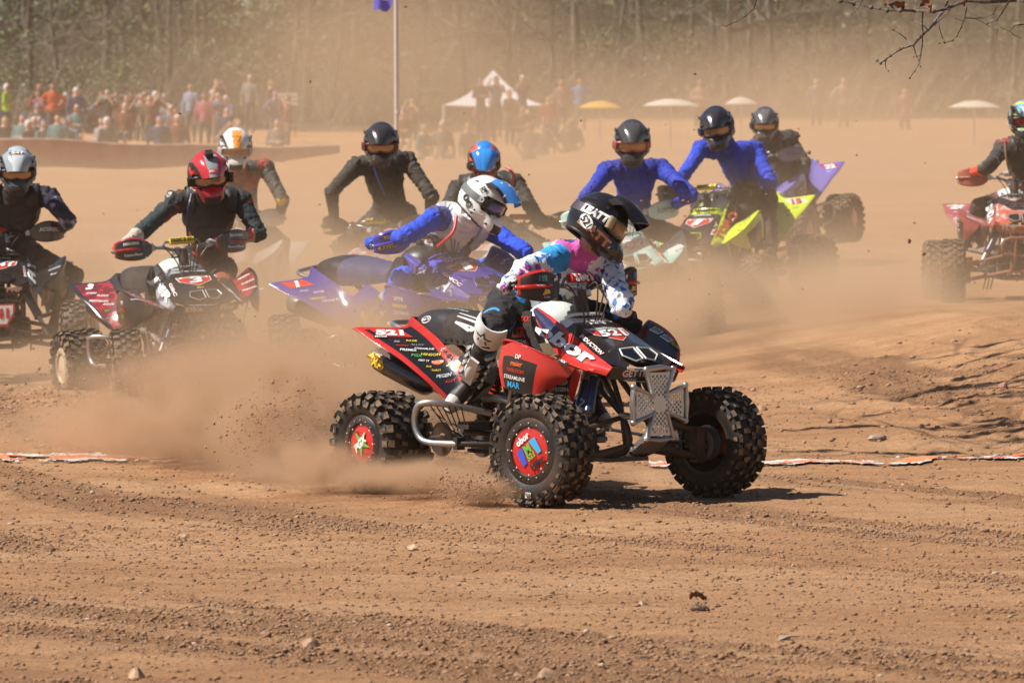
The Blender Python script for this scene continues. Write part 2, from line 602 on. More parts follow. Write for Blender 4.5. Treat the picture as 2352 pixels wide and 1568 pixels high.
for y in (-.03, .0, .03): b.tube([(-.12, -.15 + y, .24), (-.16, -.16 + y, .16), (-.19, -.17 + y, .10)], .006, 6, 2)
b.tube([(-.05, -.17, .30), (-.02, -.2, .48), (.02, -.2, .60)], .010, 6, 1, smooth=3)
piece('engine', b, ['engine', 'alu', 'black'])
b = MB()
for s in (-1, 1): b.tube(mir([(-.25, .11, .33), (-.45, .10, .27), (-.635, .08, .25)], s), .028, 8)
b.tube([(-.635, -.38, .25), (-.635, .38, .25)], .02, 12, 1); b.lathe([(.10, -.004), (.10, .004), (.05, .004)], (-.635, .14, .25), (0, 1, 0), 28, 2)
b.lathe([(.085, -.004), (.085, .004), (.03, .004)], (-.635, -.12, .25), (0, 1, 0), 24, 2)
b.tube([(-.45, 0, .36), (-.33, 0, .60)], .03, 10, 2)
for j in range(9): b.lathe([(.034, -.004), (.042, 0), (.034, .004)], V((-.45, 0, .36)).lerp(V((-.33, 0, .60)), .1 + j * .09), (.45, 0, .9), 10, 3)
b.box((-.27, -.17, .27), (.10, .05, .03), mi=1); b.box((-.2, .0, .195), (.4, .02, .02))
piece('swing_arm', b, ['frame', 'alu', 'black', 'spring'])

# --- front suspension
for s in (-1, 1):
    b = MB()
    hub = V((.635, .43 * s, .25))
    for x0 in (.50, .70): b.tube([(x0, .09 * s, .26 if x0 < .6 else .27), hub + V((0, 0, -.05))], .016, 8)
    b.tube([V((.52, .10 * s, .255)).lerp(hub, .55), V((.69, .10 * s, .265)).lerp(hub, .55)], .012, 8)
    piece('lower_arm', b, ['frame'])
    b = MB()
    for x0 in (.49, .68): b.tube([(x0, .09 * s, .41), hub + V((-.01, .01 * s, .075))], .013, 8)
    b.lathe([(.001, -.014), (.016, -.01), (.016, .01), (.001, .014)], (.69, .09 * s, .42), (1, 0, 0), 10, 1)
    piece('upper_arm', b, ['frame', 'alu'])
    b = MB()
    b.box(hub + V((0, .005 * s, .01)), (.055, .05, .17)); b.tube([hub, hub + V((0, .10 * s, 0))], .025, 10)
    b.lathe([(.085, -.003), (.085, .003), (.045, .004)], hub + V((0, .035 * s, .01)), (0, 1, 0), 24, 1)
    b.box(hub + V((-.07, .03 * s, .03)), (.05, .045, .08), mi=0)
    b.tube([(.47, .02 * s, .34), hub + V((-.08, 0, .02))], .008, 6, 1)
    piece('steering_knuckle', b, ['frame', 'alu'])
    b = MB(); p0 = V((.60, .335 * s, .285)); p1 = V((.535, .165 * s, .625)); d = (p1 - p0).normalized()
    b.tube([p0, p0.lerp(p1, .45)], .017, 10, 1); b.tube([p0.lerp(p1, .40), p0.lerp(p1, .86)], .031, 14, 0); b.tube([p0.lerp(p1, .86), p1], .034, 14, 2)
    b.tube([p1 + V((.045, .01 * s, -.03)), p1.lerp(p0, .55) + V((.06, .0, 0))], .027, 12, 0); b.tube([p1 + V((0, 0, -.01)), p1 + V((.05, .01 * s, -.02))], .014, 8, 2)
    b.tube([p0 + d * .02, p0 + d * .05], .030, 12, 2)
    piece('shock_absorber', b, ['shock', 'alu', 'shockcap'], meta=s)

# --- seat
sec = [(-.885, .055, .835, .80), (-.86, .105, .862, .795), (-.80, .125, .885, .775), (-.70, .150, .892, .750), (-.58, .165, .885, .728), (-.44, .160, .862, .722), (-.30, .145, .838, .725), (-.14, .130, .826, .735), (.00, .120, .838, .755), (.05, .09, .850, .80)]
g = []
for x, w, zt, zb in sec:
    row = []
    for q in range(13):
        a = math.pi * q / 12
        yy = -math.cos(a); zz = math.sin(a)
        row.append((x, w * math.copysign(abs(yy) ** .62, yy), zb + (zt - zb) * zz ** .55))
    g.append(row)
b = MB()
o = len(b.v); rows = loftgrid([[V(p) for p in r] for r in g], 1, 3)
n = len(rows); mrows = len(rows[0])
b.sheet(rows, -.02, mf=lambda i, j: 0)
sm_ = b
for i in range(len(sm_.f)):
    f = sm_.f[i]; c = sum((V(sm_.v[k]) for k in f), V()) / 4
    if -.60 < c.x < -.02:
        sm_.m[i] = 1
seat_me = piece('seat', b, ['seat', 'seatgrip', 'seatstripe'])
b = MB()
for s in (-1, 1):
    for j in range(12):
        x = -.55 + j * .042
        b.lathe([(.006, 0), (.008, .003), (.003, .003)], (x, .166 * s if x < -.3 else .155 * s, .748 + .004 * (j % 2)), (0, s, 0), 8)
piece('seat_stud', b, ['seat'], None)

# --- rear plastics
FEND = {}
for s in (-1, 1):
    outer = [(-.915, .46, .795), (-.72, .45, .717), (-.60, .42, .658), (-.467, .38, .567), (-.40, .34, .500), (-.32, .28, .415)]
    outer2 = [(-.895, .43, .800), (-.71, .425, .728), (-.59, .40, .668), (-.465, .365, .580), (-.395, .33, .515), (-.32, .278, .43)]
    inner = [(-.785, .24, .800), (-.68, .24, .758), (-.587, .245, .712), (-.50, .25, .655), (-.40, .255, .595), (-.32, .262, .50)]
    top = [(-.870, .125, .850), (-.727, .158, .800), (-.583, .180, .742), (-.469, .20, .685), (-.39, .205, .66), (-.30, .215, .60)]
    b = MB()
    g = loftgrid([mir(c, s) for c in (outer, outer2, inner, top)], 6, 4)
    if s < 0: g = g[::-1]
    ff = (lambda i, j: 0 if j < .33 else (1 if (j < .68 and .06 < (1 - i if s < 0 else i) < .97) else 0))
    b.sheet(g, .006, mf=ff)
    FEND[s] = piece('rear_fender', b, ['plastic', 'fendgraphic'], meta=s)
    b = MB()
    a1 = mir([(-.40, .212, .655), (-.30, .222, .60), (-.27, .215, .50), (-.30, .25, .43)], s)
    a2 = mir([(-.30, .150, .735), (-.18, .150, .66), (-.17, .16, .56), (-.24, .19, .45)], s)
    g = loftgrid([a1, a2], 4, 3)
    b.sheet(g, .005 * s)
    piece('side_panel', b, ['sidepanel'])
b = MB()
g = loftgrid([[(-.87, -.125, .85), (-.895, 0, .845), (-.87, .125, .85)], [(-.85, -.17, .80), (-.885, 0, .79), (-.85, .17, .80)], [(-.80, -.20, .72), (-.83, 0, .70), (-.80, .20, .72)]], 4, 3)
b.sheet(g, .005)
piece('tail_panel', b, ['plastic'])
b = MB()
b.tube([(-.84, -.15, .775), (-.93, -.14, .790), (-1.05, -.10, .812), (-1.065, 0, .815), (-1.05, .10, .812), (-.93, .14, .790), (-.84, .15, .775)], .0135, 10, smooth=4)
piece('grab_bar', b, ['alu'])
b = MB()
p0 = V((-.56, -.235, .515)); p1 = V((-.935, -.295, .655))
d = (p1 - p0).normalized()
b.tube([p0, p0.lerp(p1, .06), p0.lerp(p1, .12), p0.lerp(p1, .74)], [.03, .055, .064, .066], 20, 0)
b.tube([p0.lerp(p1, .74), p0.lerp(p1, .93), p1], [.0665, .062, .040], 20, 1)
b.tube([p1 - d * .01, p1 + d * .015], .022, 14, 2)
piece('exhaust_silencer', b, ['exh', 'exhcap', 'black'])
EXH = (p0, p1)

# --- nerf bars with nets
for s in (-1, 1):
    b = MB()
    b.tube(mir([(-.16, .20, .40), (-.24, .40, .445), (-.30, .485, .455), (-.355, .505, .43), (-.372, .505, .35), (-.34, .50, .285), (-.27, .49, .262), (-.10, .46, .262)], s), .0165, 12, smooth=4)
    b.tube(mir([(-.10, .46, .262), (.02, .38, .262), (.10, .18, .262)], s), .014, 10, 1)
    b.box((-.10, .45 * s, .265), (.03, .05, .06), mi=1)
    for j in range(6):
        x = -.32 + j * .035
        b.tube(mir([(x, .45 - .01 * j, .44), (x + .012, .36, .33 - .01 * j), (x + .02, .22, .26)], s), .0035, 5, 1)
    for j in range(4):
        b.tube(mir([(-.33, .44 - .06 * j, .42 - .04 * j), (-.10, .42 - .07 * j, .30)], s), .0035, 5, 1)
    piece('nerf_bar', b, ['alu', 'black'])

# --- tank and side covers
b = MB(); b.ell((.105, 0, .855), (.15, .145, .095), Matrix.Rotation(.10, 3, 'Y'), 24, 14); b.box((.13, 0, .80), (.24, .24, .10), mi=0)
b.lathe([(.001, .032), (.024, .032), (.028, .02), (.028, 0)], (.10, 0, .945), (-.1, 0, 1), 20, 1)
b.tube([(.10, 0, .975), (.14, .01, 1.02), (.20, .02, 1.0)], .004, 6, 1, smooth=3)
piece('fuel_tank', b, ['tank', 'black'])
for s in (-1, 1):
    b = MB()
    g = loftgrid([mir([(-.06, .135, .83), (.03, .150, .895), (.10, .155, .90)], s), mir([(-.08, .175, .76), (.03, .19, .80), (.14, .185, .82)], s), mir([(-.06, .16, .62), (.05, .18, .64), (.24, .19, .68)], s)], 4, 4)
    b.sheet(g, .006 * -s)
    piece('airbox_cover', b, ['cover'], meta=s)

# --- hood and shrouds
b = MB()
c0 = [(.34, 0, .872), (.42, 0, .842), (.55, 0, .786), (.655, 0, .735), (.745, 0, .672)]
c1 = [(.32, .105, .872), (.425, .14, .828), (.575, .150, .760), (.665, .128, .722), (.735, .085, .668)]
c2 = [(.27, .130, .858), (.43, .17, .795), (.60, .192, .722), (.70, .205, .676), (.762, .13, .645)]
g = [mir(c2, -1), mir(c1, -1), c0, c1, c2]
gg = [[V(p) for p in c] for c in g]
cols = []
for j in range(5):
    pass
fine = [crom(c, 4) for c in gg]
b.sheet([[fine[k][i] for k in range(5)] for i in range(len(fine[0]))], .005, mf=lambda i, j: 1 if (i < .12) else 0)
# raised rear lip
b.tube([(.30, -.12, .872), (.33, -.09, .890), (.345, 0, .892), (.33, .09, .890), (.30, .12, .872)], .008, 8, 1, smooth=3)
hood_me = piece('hood', b, ['hood', 'hoodlip'])
b = MB()
na = [(.765, -.13, .652), (.80, -.06, .662), (.815, 0, .668), (.80, .06, .662), (.765, .13, .652)]
nb = [(.745, -.215, .66), (.80, -.12, .640), (.828, 0, .640), (.80, .12, .640), (.745, .215, .66)]
nc = [(.715, -.205, .600), (.765, -.12, .590), (.790, 0, .588), (.765, .12, .590), (.715, .205, .600)]
b.sheet(loftgrid([nb, nc], 4, 3), .005, mf=lambda i, j: 0)
b.tube([(.780, -.14, .652), (.785, -.125, .650), (.812, -.04, .645), (.822, 0, .643), (.812, .04, .645)], .004, 6, 1, smooth=3)
b.tube([(.752, -.14, .591), (.765, -.12, .588), (.790, 0, .586), (.782, .05, .587)], .005, 6, 1, smooth=3)
nose_me = piece('nose_panel', b, ['hood', 'hoodlip'])
for s in (-1, 1):
    b = MB()
    b.prism([(.668, .012 * s, .730), (.664, .092 * s, .724), (.705, .106 * s, .696), (.742, .058 * s, .672), (.735, .012 * s, .682)], (.007, 0, .008), 0)
    q = [(.674, .010 * s, .741), (.670, .094 * s, .734), (.711, .110 * s, .705), (.750, .060 * s, .680), (.743, .010 * s, .690), (.674, .010 * s, .741)]
    b.tube(q, .0045, 6, 1)
    piece('headlight_recess', b, ['glossblack', 'hoodlip'])
    up = [(.10, .125, .922), (.22, .130, .876), (.457, .178, .783), (.60, .200, .72), (.765, .222, .656)]
    md = [(.10, .150, .905), (.21, .175, .850), (.430, .235, .735), (.58, .252, .675), (.765, .240, .640)]
    lo = [(.12, .155, .880), (.20, .185, .815), (.400, .245, .700), (.55, .258, .650), (.74, .240, .615)]
    b = MB(); gg = loftgrid([mir(c, s) for c in (up, md, lo)], 6, 3)
    if s < 0: gg = gg[::-1]
    b.sheet(gg, .006, mf=lambda i, j: 1 if (j > .82 or j < .06) else (2 if (i if s > 0 else 1 - i) < .42 else 0))
    piece('shroud', b, ['shroud', 'plastic', 'shroud2'], meta=s)
    # lower hood flank, red corner towards the nose
    b = MB(); b.sheet(loftgrid([mir([(.40, .20, .70), (.55, .21, .65), (.73, .21, .615)], s), mir([(.42, .16, .66), (.55, .17, .625), (.70, .17, .60)], s)], 4, 2), .004 * -s)
    piece('lower_flank', b, ['black'])

# --- front fenders
FF = {}
for s in (-1, 1):
    k = .075 if s > 0 else 0
    def zl(pts): return [(p[0], p[1] * s, p[2] + k * max(0, 1 - (p[0] - .24) / .4)) for p in pts]
    b = MB()
    oe = [(.240, .462, .745), (.262, .466, .772), (.40, .46, .748), (.53, .412, .697), (.650, .290, .632)]
    o2 = [(.252, .440, .752), (.272, .445, .772), (.405, .44, .745), (.53, .395, .695), (.648, .278, .634)]
    ie = [(.285, .35, .715), (.310, .345, .715), (.420, .335, .700), (.53, .31, .672), (.645, .25, .628)]
    ii = [(.30, .28, .690), (.33, .27, .690), (.43, .26, .680), (.54, .25, .655), (.64, .235, .622)]
    g = loftgrid([zl(c) for c in (oe, o2, ie, ii)], 5, 3)
    if s < 0: g = g[::-1]
    b.sheet(g, .005, mf=lambda i, j: 1 if .30 < j < .70 and .10 < i < .90 else 0)
    FF[s] = piece('front_fender', b, ['plastic', 'fendgraphic'], meta=s)
    b = MB()
    ft = [(.238, .464, .742), (.32, .466, .765), (.42, .458, .743), (.53, .414, .695), (.62, .330, .648)]
    fm = [(.222, .470, .65), (.30, .474, .64), (.40, .468, .625), (.51, .430, .61), (.60, .35, .61)]
    fb = [(.240, .466, .555), (.30, .462, .535), (.39, .452, .520), (.470, .430, .522), (.58, .36, .590)]
    g = loftgrid([zl(c) for c in (ft, fm, fb)], 5, 4)
    if s < 0: g = g[::-1]
    b.sheet(g, .006, mf=lambda i, j: 1 if (.14 < (i if s > 0 else 1 - i) < .66 and .14 < j < .90) else 0)
    piece('fender_flap', b, ['plastic', 'flapgraphic'], meta=s)
    b = MB()
    g = loftgrid([zl([(.48, .37, .66), (.56, .345, .655), (.64, .31, .63)]), zl([(.455, .36, .58), (.52, .33, .56), (.60, .30, .56)]), zl([(.452, .34, .50), (.50, .315, .480), (.555, .29, .475)])], 4, 4)
    if s < 0: g = g[::-1]
    b.sheet(g, .005, mf=lambda i, j: 1 if (.15 < i < .85 and .1 < j < .9) else 0)
    piece('inner_flap', b, ['plastic', 'flapgraphic'], meta=s)

# --- steering column
b = MB()
b.tube([(.42, 0, .52), (.27, 0, .98)], .020, 12); b.tube([(.30, 0, .86), (.262, 0, 1.0)], .035, 12)
b.box((.262, 0, .985), (.05, .12, .03), Matrix.Rotation(-.3, 3, 'Y'), mi=1)
for s in (-1, 1):
    b.tube([(.26, .035 * s, .98), (.255, .035 * s, 1.025)], .014, 8, 1)
b.lathe([(.05, -.03), (.055, .0), (.05, .03), (.001, .03)], (.30, .0, .84), (-.3, 0, 1), 14, 0)
for j, (y, z) in enumerate(((-.06, 0), (.05, .01), (.09, 0), (-.10, .02), (.02, .02))):
    b.tube([(.30, y * 1.2, 1.0 + z), (.36, y * 1.6, 1.02 + z), (.38, y * .8, .93), (.36, y * .4, .80)], .004, 6, 0, smooth=4)
piece('steering_column', b, ['black', 'alu'])

BARC = V((.20, 0, 1.025))
# bar parts use an origin at BARC and turn with the steering
b = MB()
b.tube([(.0, -.45, .0), (.02, -.24, .005), (.055, -.13, .0), (.06, -.06, -.02), (.06, .06, -.02), (.055, .13, 0), (.02, .24, .005), (.0, .45, .0)], .0115, 10, 0, smooth=4)
b.tube([(.05, -.13, .01), (.05, -.115, .035), (.05, .115, .035), (.05, .13, .01)], .009, 8, 0)
for s in (-1, 1):
    b.box((.035, .20 * s, .004), (.035, .03, .04), mi=1); b.tube([(.06, .21 * s, .0), (.075, .30 * s, -.012), (.07, .40 * s, -.014)], .005, 6, 1)
    b.lathe([(.015, -.015), (.017, 0), (.010, .015)], (.0, .458 * s, 0), (0, s, 0), 10, 1)
piece('handlebar', b, ['bar', 'alu'], None, BARC, 1)
b = MB()
b.tube([(.058, -.085, .038), (.058, .085, .038)], .023, 14, 0)
pad_me = piece('bar_pad', b, ['pad'], None, BARC, 1)
for s in (-1, 1):
    b = MB(); b.tube([(.001, .31 * s, .003), (0, .445 * s, 0)], .0165, 12)
    piece('grip', b, ['black'], None, BARC, 1)
    b = MB()
    arc = [(.085, .225), (.100, .265), (.105, .325), (.098, .385), (.065, .435), (.015, .458)]
    up_ = [.028, .055, .078, .082, .068, .045]; dn = [-.022, -.050, -.064, -.062, -.052, -.036]
    cur = [[(x + (.012 if 0 < q < 1 else 0), y * s, dn[i] + (up_[i] - dn[i]) * q) for i, (x, y) in enumerate(arc)] for q in (0, .06, .30, .5, .56, .80, .94, 1)]
    g = [crom(c, 4) for c in cur]
    if s < 0: g = g[::-1]
    b.sheet(g, .005, mf=lambda i, j: (0 if (i < .1 or i > .9 or j < .05 or j > .93 or .42 < i < .58 and False) else 1))
    b.tube([(.098, .245 * s, .008), (.122, .36 * s, .010), (.108, .400 * s, .008), (.075, .455 * s, .004), (.0, .45 * s, 0)], .010, 8, 0, smooth=4)
    b.tube([(.0, .20 * s, .02), (.05, .205 * s, .03), (.085, .245 * s, .008)], .009, 8, 2, smooth=3)
    piece('handguard', b, ['guardedge', 'guard', 'alu'], None, BARC, 1, meta=s)


def bumper_cross():
    b = MB()
    # outline of the splayed cross in (y, z), origin at its middle
    arm = [(-.085, .165), (.0, .172), (.085, .165), (.040, .045)]
    o = []
    for k in range(4):
        a = -k * math.pi / 2
        for y, z in arm: o.append((y * math.cos(a) - z * math.sin(a), y * math.sin(a) + z * math.cos(a)))
    c = V((.85, 0, .478))
    ring = [c + V((0, y, z)) for y, z in o]
    b.tube(ring + [ring[0]], .0155, 10, 0)
    for p in ring: b.ell(p, (.0155,) * 3, None, 8, 6, 0)
    hol = set()
    # perforated plate: strips between holes
    def inside(y, z):
        y, z = (y, z) if abs(z) > abs(y) else (z, y)
        az = abs(z)
        return az < .150 and abs(y) < .030 + az * .27 and (az > 0 or abs(y) < .03)
    st = .0125
    N = 13
    for iy in range(-N, N):
        for iz in range(-N, N):
            y, z = (iy + .5) * st, (iz + .5) * st
            if not inside(y, z): continue
            px = c.x + .004
            q = [(y - st / 2, z - st / 2), (y + st / 2, z - st / 2), (y + st / 2, z + st / 2), (y - st / 2, z + st / 2)]
            rad = math.hypot(y, z)
            if (iy + iz) % 2 == 0 and rad > .042 and inside(y * 1.1, z * 1.1) and inside(y + math.copysign(.010, y) * (abs(z) > abs(y)), z + math.copysign(.010, z) * (abs(z) <= abs(y))):
                r = st * .42; ins = [(y + r * math.cos(R(a)), z + r * math.sin(R(a))) for a in range(22, 382, 45)]
                out = []
                for a in range(22, 382, 45):
                    ca, sa = math.cos(R(a)), math.sin(R(a)); m_ = st / 2 / max(abs(ca), abs(sa)); out.append((y + ca * m_, z + sa * m_))
                for xx, fl in ((px, 0), (px - .004, 1)):
                    vs = [(xx, p[0], p[1] + c.z) for p in ins + out]
                    fs = [(i, 8 + i, 8 + (i + 1) % 8, (i + 1) % 8) for i in range(8)]
                    b.add(vs, [f[::-1] for f in fs] if fl else fs, 1)
                vs = [(px, p[0], p[1] + c.z) for p in ins] + [(px - .004, p[0], p[1] + c.z) for p in ins]
                b.add(vs, [(i, (i + 1) % 8, 8 + (i + 1) % 8, 8 + i) for i in range(8)], 1)
            else:
                b.add([(px, p[0], p[1] + c.z) for p in q] + [(px - .004, p[0], p[1] + c.z) for p in q], [(0, 1, 2, 3), (7, 6, 5, 4)], 1)
    b.prism([(.85, -.075, .315), (.85, .075, .315), (.735, .07, .245), (.735, -.07, .245)], (.004, 0, -.006), 0)
    for s in (-1, 1):
        b.prism([(.85, .078 * s, .318), (.738, .072 * s, .245), (.738, .072 * s, .275), (.84, .078 * s, .345)], (0, .004 * s, 0), 0)
        b.tube([(.85, .08 * s, .43), (.78, .085 * s, .42), (.70, .085 * s, .415)], .015, 8, 0)
        b.lathe([(.012, 0), (.012, .012), (.001, .014)], (.745, .076 * s, .262), (0, s, 0), 8, 1)
    return b.mesh('front_bumper', 35)


CROSS = bumper_cross()
b = MB()
b.tube([(.70, -.09, .40), (.80, -.16, .42), (.86, -.17, .45), (.88, -.15, .53), (.88, 0, .545), (.88, .15, .53), (.86, .17, .45), (.80, .16, .42), (.70, .09, .40)], .0145, 10, smooth=4)
for s in (-1, 1):
    b.tube([(.72, .08 * s, .27), (.83, .075 * s, .33), (.88, .07 * s, .40), (.883, .065 * s, .54)], .012, 8, smooth=3)
b.tube([(.865, -.16, .42), (.875, 0, .40), (.865, .16, .42)], .0125, 8)
LOOP = b.mesh('front_bumper', 35)
b = MB(); b.sheet([[V((.895, y * w, z)) for y in (-1, -.5, 0, .5, 1)] for z, w in ((.525, .115), (.48, .12), (.42, .10), (.36, .06))], .004, 0)
PLATE = b.mesh('number_plate', 0)


def build_quad(label, O, heading, roll=0, pitch=0, steer=0, wsteer=None, S=None, bumper='loop', plate=None, extra=None, cat='quad bike'):
    root = bpy.data.objects.new('quad_bike', None); COL.objects.link(root)
    root.rotation_mode = 'XYZ'
    yaw = math.atan2(heading[1], heading[0])
    M = Matrix.Translation(V(O)) @ Matrix.Rotation(yaw, 4, 'Z') @ Matrix.Rotation(R(pitch), 4, 'Y') @ Matrix.Rotation(R(roll), 4, 'X')
    root.matrix_world = M
    root.empty_display_size = .2
    tag(root, label, cat, 'quad bikes racing in the dust')
    st = Matrix.Rotation(R(steer), 4, 'Z')
    objs = {}
    for name, me, keys, par, loc, sf, tn, meta in PIECES:
        m = Matrix.Translation(loc) @ (st if sf else Matrix())
        o = link(name, me, [S[k] for k in keys], root, m)
        objs.setdefault(name, []).append((o, meta, m))
    ws = R(steer if wsteer is None else wsteer)
    wo = []
    for kind, s, c in WHEELS:
        tm, rm, cp = wf if kind == 'f' else wr
        m = Matrix.Translation(c)
        if kind == 'f': m = m @ Matrix.Rotation(ws, 4, 'Z')
        if s > 0: m = m @ Matrix.Rotation(math.pi, 4, 'Z')
        m = m @ Matrix.Rotation(random.uniform(0, 6), 4, 'Y') if False else m
        w = link('wheel', rm, [S['rim'], S['alu']], root, m)
        link('tyre', tm, [S['rubber'], S['knob']], w, Matrix.Rotation(random.uniform(0, 6), 4, 'Y'))
        link('wheel_cap', cp, [S['cap_' + kind] if 'cap_' + kind in S else S['cap']], w)
        wo.append((w, kind, s))
    me = CROSS if bumper == 'cross' else LOOP
    bo = link('front_bumper', me, [S['bump'], S['bumpplate']], root) if bumper == 'cross' else link('front_bumper', me, [S['bump']], root)
    if plate: plate(link('number_plate', PLATE, [S['plate']], root))
    root['M'] = [c for r in M for c in r]
    return root, M, objs, wo

# ------------------------------------------------------------------ helmets, goggles, gloves, boots
def sph(az, el):
    a, e = R(az), R(el)
    return V((math.cos(e) * math.cos(a), math.cos(e) * math.sin(a), math.sin(e)))


def hr(az, el, port=False):
    """radius of the shell in a direction (X forward, Z up)"""
    d = sph(az, el)
    ax = .150 if d.x < 0 else .135
    az_ = .148 if d.z > 0 else .150
    r = 1 / math.sqrt((d.x / ax) ** 2 + (d.y / .126) ** 2 + (d.z / az_) ** 2)
    r += .074 * math.exp(-((el + 34) / 16) ** 2) * math.exp(-(az / 34) ** 4)
    r += .012 * math.exp(-((el + 30) / 16) ** 2) * math.exp(-((abs(az) - 55) / 22) ** 2)
    r += .010 * math.exp(-((el - 55) / 20) ** 2) * math.exp(-((abs(az) - 45) / 14) ** 2)
    r -= .010 * math.exp(-((el - 42) / 9) ** 2) * math.exp(-((abs(az) - 140) / 26) ** 2)
    return r


def portmask(az, el):
    return abs(az) < 64 - max(0, abs(el - 2) - 12) * 1.2 and -17 < el < 21


def helmet_mesh():
    b = MB(); NA, NE = 120, 64
    els = [-62 + 152 * j / NE for j in range(NE + 1)]
    vs = []
    for e in els:
        for i in range(NA):
            a = -180 + 360 * i / NA
            lo = -62 + 30 * (1 - math.cos(R(a))) / 2 * 1.0         # rim rises towards the nape
            ee = lo + (90 - lo) * (e + 62) / 152
            r = hr(a, ee)
            if portmask(a, ee): r = min(r * .74, .103)
            vs.append(sph(a, ee) * r)
    fs = []; ms = []
    for j in range(NE):
        for i in range(NA):
            i2 = (i + 1) % NA
            a = -180 + 360 * (i + .5) / NA; a = (a + 180) % 360 - 180
            lo = -62 + 30 * (1 - math.cos(R(a))) / 2
            ee = lo + (90 - lo) * (j + .5) / NE
            d = sph(a, ee) * hr(a, ee)
            k = 0
            if portmask(a, ee): k = 3
            elif j == 0: k = 4
            elif abs(a) < 17 and -37 < ee < -24: k = 4
            elif ee > 25 and abs(d.y) < .040 + .02 * (d.x < 0): k = 1
            elif -34 < ee < -8 - abs(abs(a) - 90) * .12 and 60 < abs(a) < 150: k = 2
            elif ee < -20 and abs(a) < 60: k = 5
            fs.append((j * NA + i, j * NA + i2, (j + 1) * NA + i2, (j + 1) * NA + i)); ms.append(k)
    b.add(vs, fs, ms)
    # lip around the neck opening
    ring = []
    for i in range(36):
        a = -180 + 10 * i; lo = -62 + 30 * (1 - math.cos(R(a))) / 2
        ring.append(sph(a, lo) * hr(a, lo) * .985)
    b.tube(ring + [ring[0]], .008, 8, 4)
    # vents
    for s in (-1, 1):
        for az, el in ((30, 52), (120, 40), (30, -32)):
            c = sph(az * s, el) * (hr(az * s, el) - .001); r = axes(x=c.normalized())
            b.box(c, (.005, .034, .012), r, 4, .8)
    # ear to chin fold, side screws
    for s in (-1, 1):
        pts = [sph(a * s, e) * (hr(a * s, e) + .002) for a, e in ((150, -8), (120, -22), (95, -30), (70, -30), (45, -24))]
        b.tube(pts, [.003, .007, .008, .006, .002], 6, 0, smooth=3)
        c = sph(72 * s, 30); b.lathe([(.009, 0), (.009, .004), (.001, .005)], c * (hr(72 * s, 30) + .001), c, 12, 4)
    return b.mesh('helmet', 50)


def visor_mesh():
    b = MB(); g = []
    n, mmm = 16, 14
    for i in range(n + 1):
        u = i / n
        row = []
        x = .035 + .182 * u
        w = .112 - .045 * u ** 1.6
        z0 = .150 + .014 * math.sin(u * 3.1) - .056 * u ** 1.6
        for j in range(mmm + 1):
            q = -1 + 2 * j / mmm
            y = w * q
            xx = x - .050 * q * q * u - .01 * q * q
            z = z0 - .058 * abs(q) ** 2.2 * (1 - .35 * u) + .010 * math.exp(-((abs(q) - .5) / .12) ** 2) * (1 - u)
            row.append(V((xx, y, z)))
        g.append(row)
    b.sheet(g, -.006, mf=lambda i, j: 1 if (abs(j - .5) > .46 or i > .97) else (2 if abs(j - .5) < .17 else 0))
    for s in (-1, 1):
        b.prism([(.05, .115 * s, .085), (.10, .108 * s, .115), (.05, .112 * s, .125), (.02, .12 * s, .10)], (0, .006 * s, 0), 1)
    return b.mesh('helmet_visor', 40)


def goggle_meshes():
    def patch(b, a0, a1, e0, e1, dr, th, na=20, ne=5, mi=0, rf=None):
        g = []
        for i in range(na + 1):
            a = a0 + (a1 - a0) * i / na; row = []
            for j in range(ne + 1):
                e = e0 + (e1 - e0) * j / ne
                r = rf(a, e) if rf else hr(a, e) + dr
                row.append(sph(a, e) * r)
            g.append(row)
        b.sheet(g, th, mi)
    rf = lambda a, e: .128 + .010 * (a / 50) ** 2 - .004
    b = MB()
    pts = []
    for k in range(40):
        t = 2 * math.pi * k / 40
        a = 54 * math.copysign(abs(math.cos(t)) ** .7, math.cos(t)); e = 2 + 15 * math.copysign(abs(math.sin(t)) ** .7, math.sin(t))
        if e < -6: e += 8 * math.exp(-(a / 12) ** 2)
        pts.append(sph(a, e) * rf(a, e))
    b.tube(pts + [pts[0]], .010, 8, 0); b.tube([p * .93 for p in pts] + [pts[0] * .93], .012, 8, 0)
    for s in (-1, 1):
        patch(b, 46 * s, 62 * s, -9, 13, 0, .010, 4, 4, 0, lambda a, e: .150)
    fr = b.mesh('goggles', 45)
    b = MB()
    for s in (-1, 1):
        c = sph(57 * s, 2) * .158; b.tube([c + V((0, 0, -.030)), c + V((0, 0, .030))], .017, 12, 0)
    roll = b.mesh('goggle_canister', 45)
    b = MB(); patch(b, -48, 48, -9, 15, 0, .003, 24, 8, 0, lambda a, e: rf(a, e) + .004)
    ln = b.mesh('goggle_lens', 60)
    b = MB()
    for s in (-1, 1):
        g = []
        for i in range(25):
            a = 60 + 120 * i / 24; e0 = -8 + 12 * i / 24; row = []
            for j in range(4):
                e = e0 + 18 * j / 3; row.append(sph(a * s, e) * (hr(a * s, e) + .005))
            g.append(row)
        if s < 0: g = g[::-1]
        b.sheet(g, .004, 0)
    stp = b.mesh('goggle_strap', 60)
    return fr, ln, stp, roll


HELMET = helmet_mesh(); VISOR = visor_mesh(); GOG, LENS, STRAP, ROLL = goggle_meshes()
HTREE = bvh(HELMET); STREE = bvh(STRAP); VTREE = bvh(VISOR)


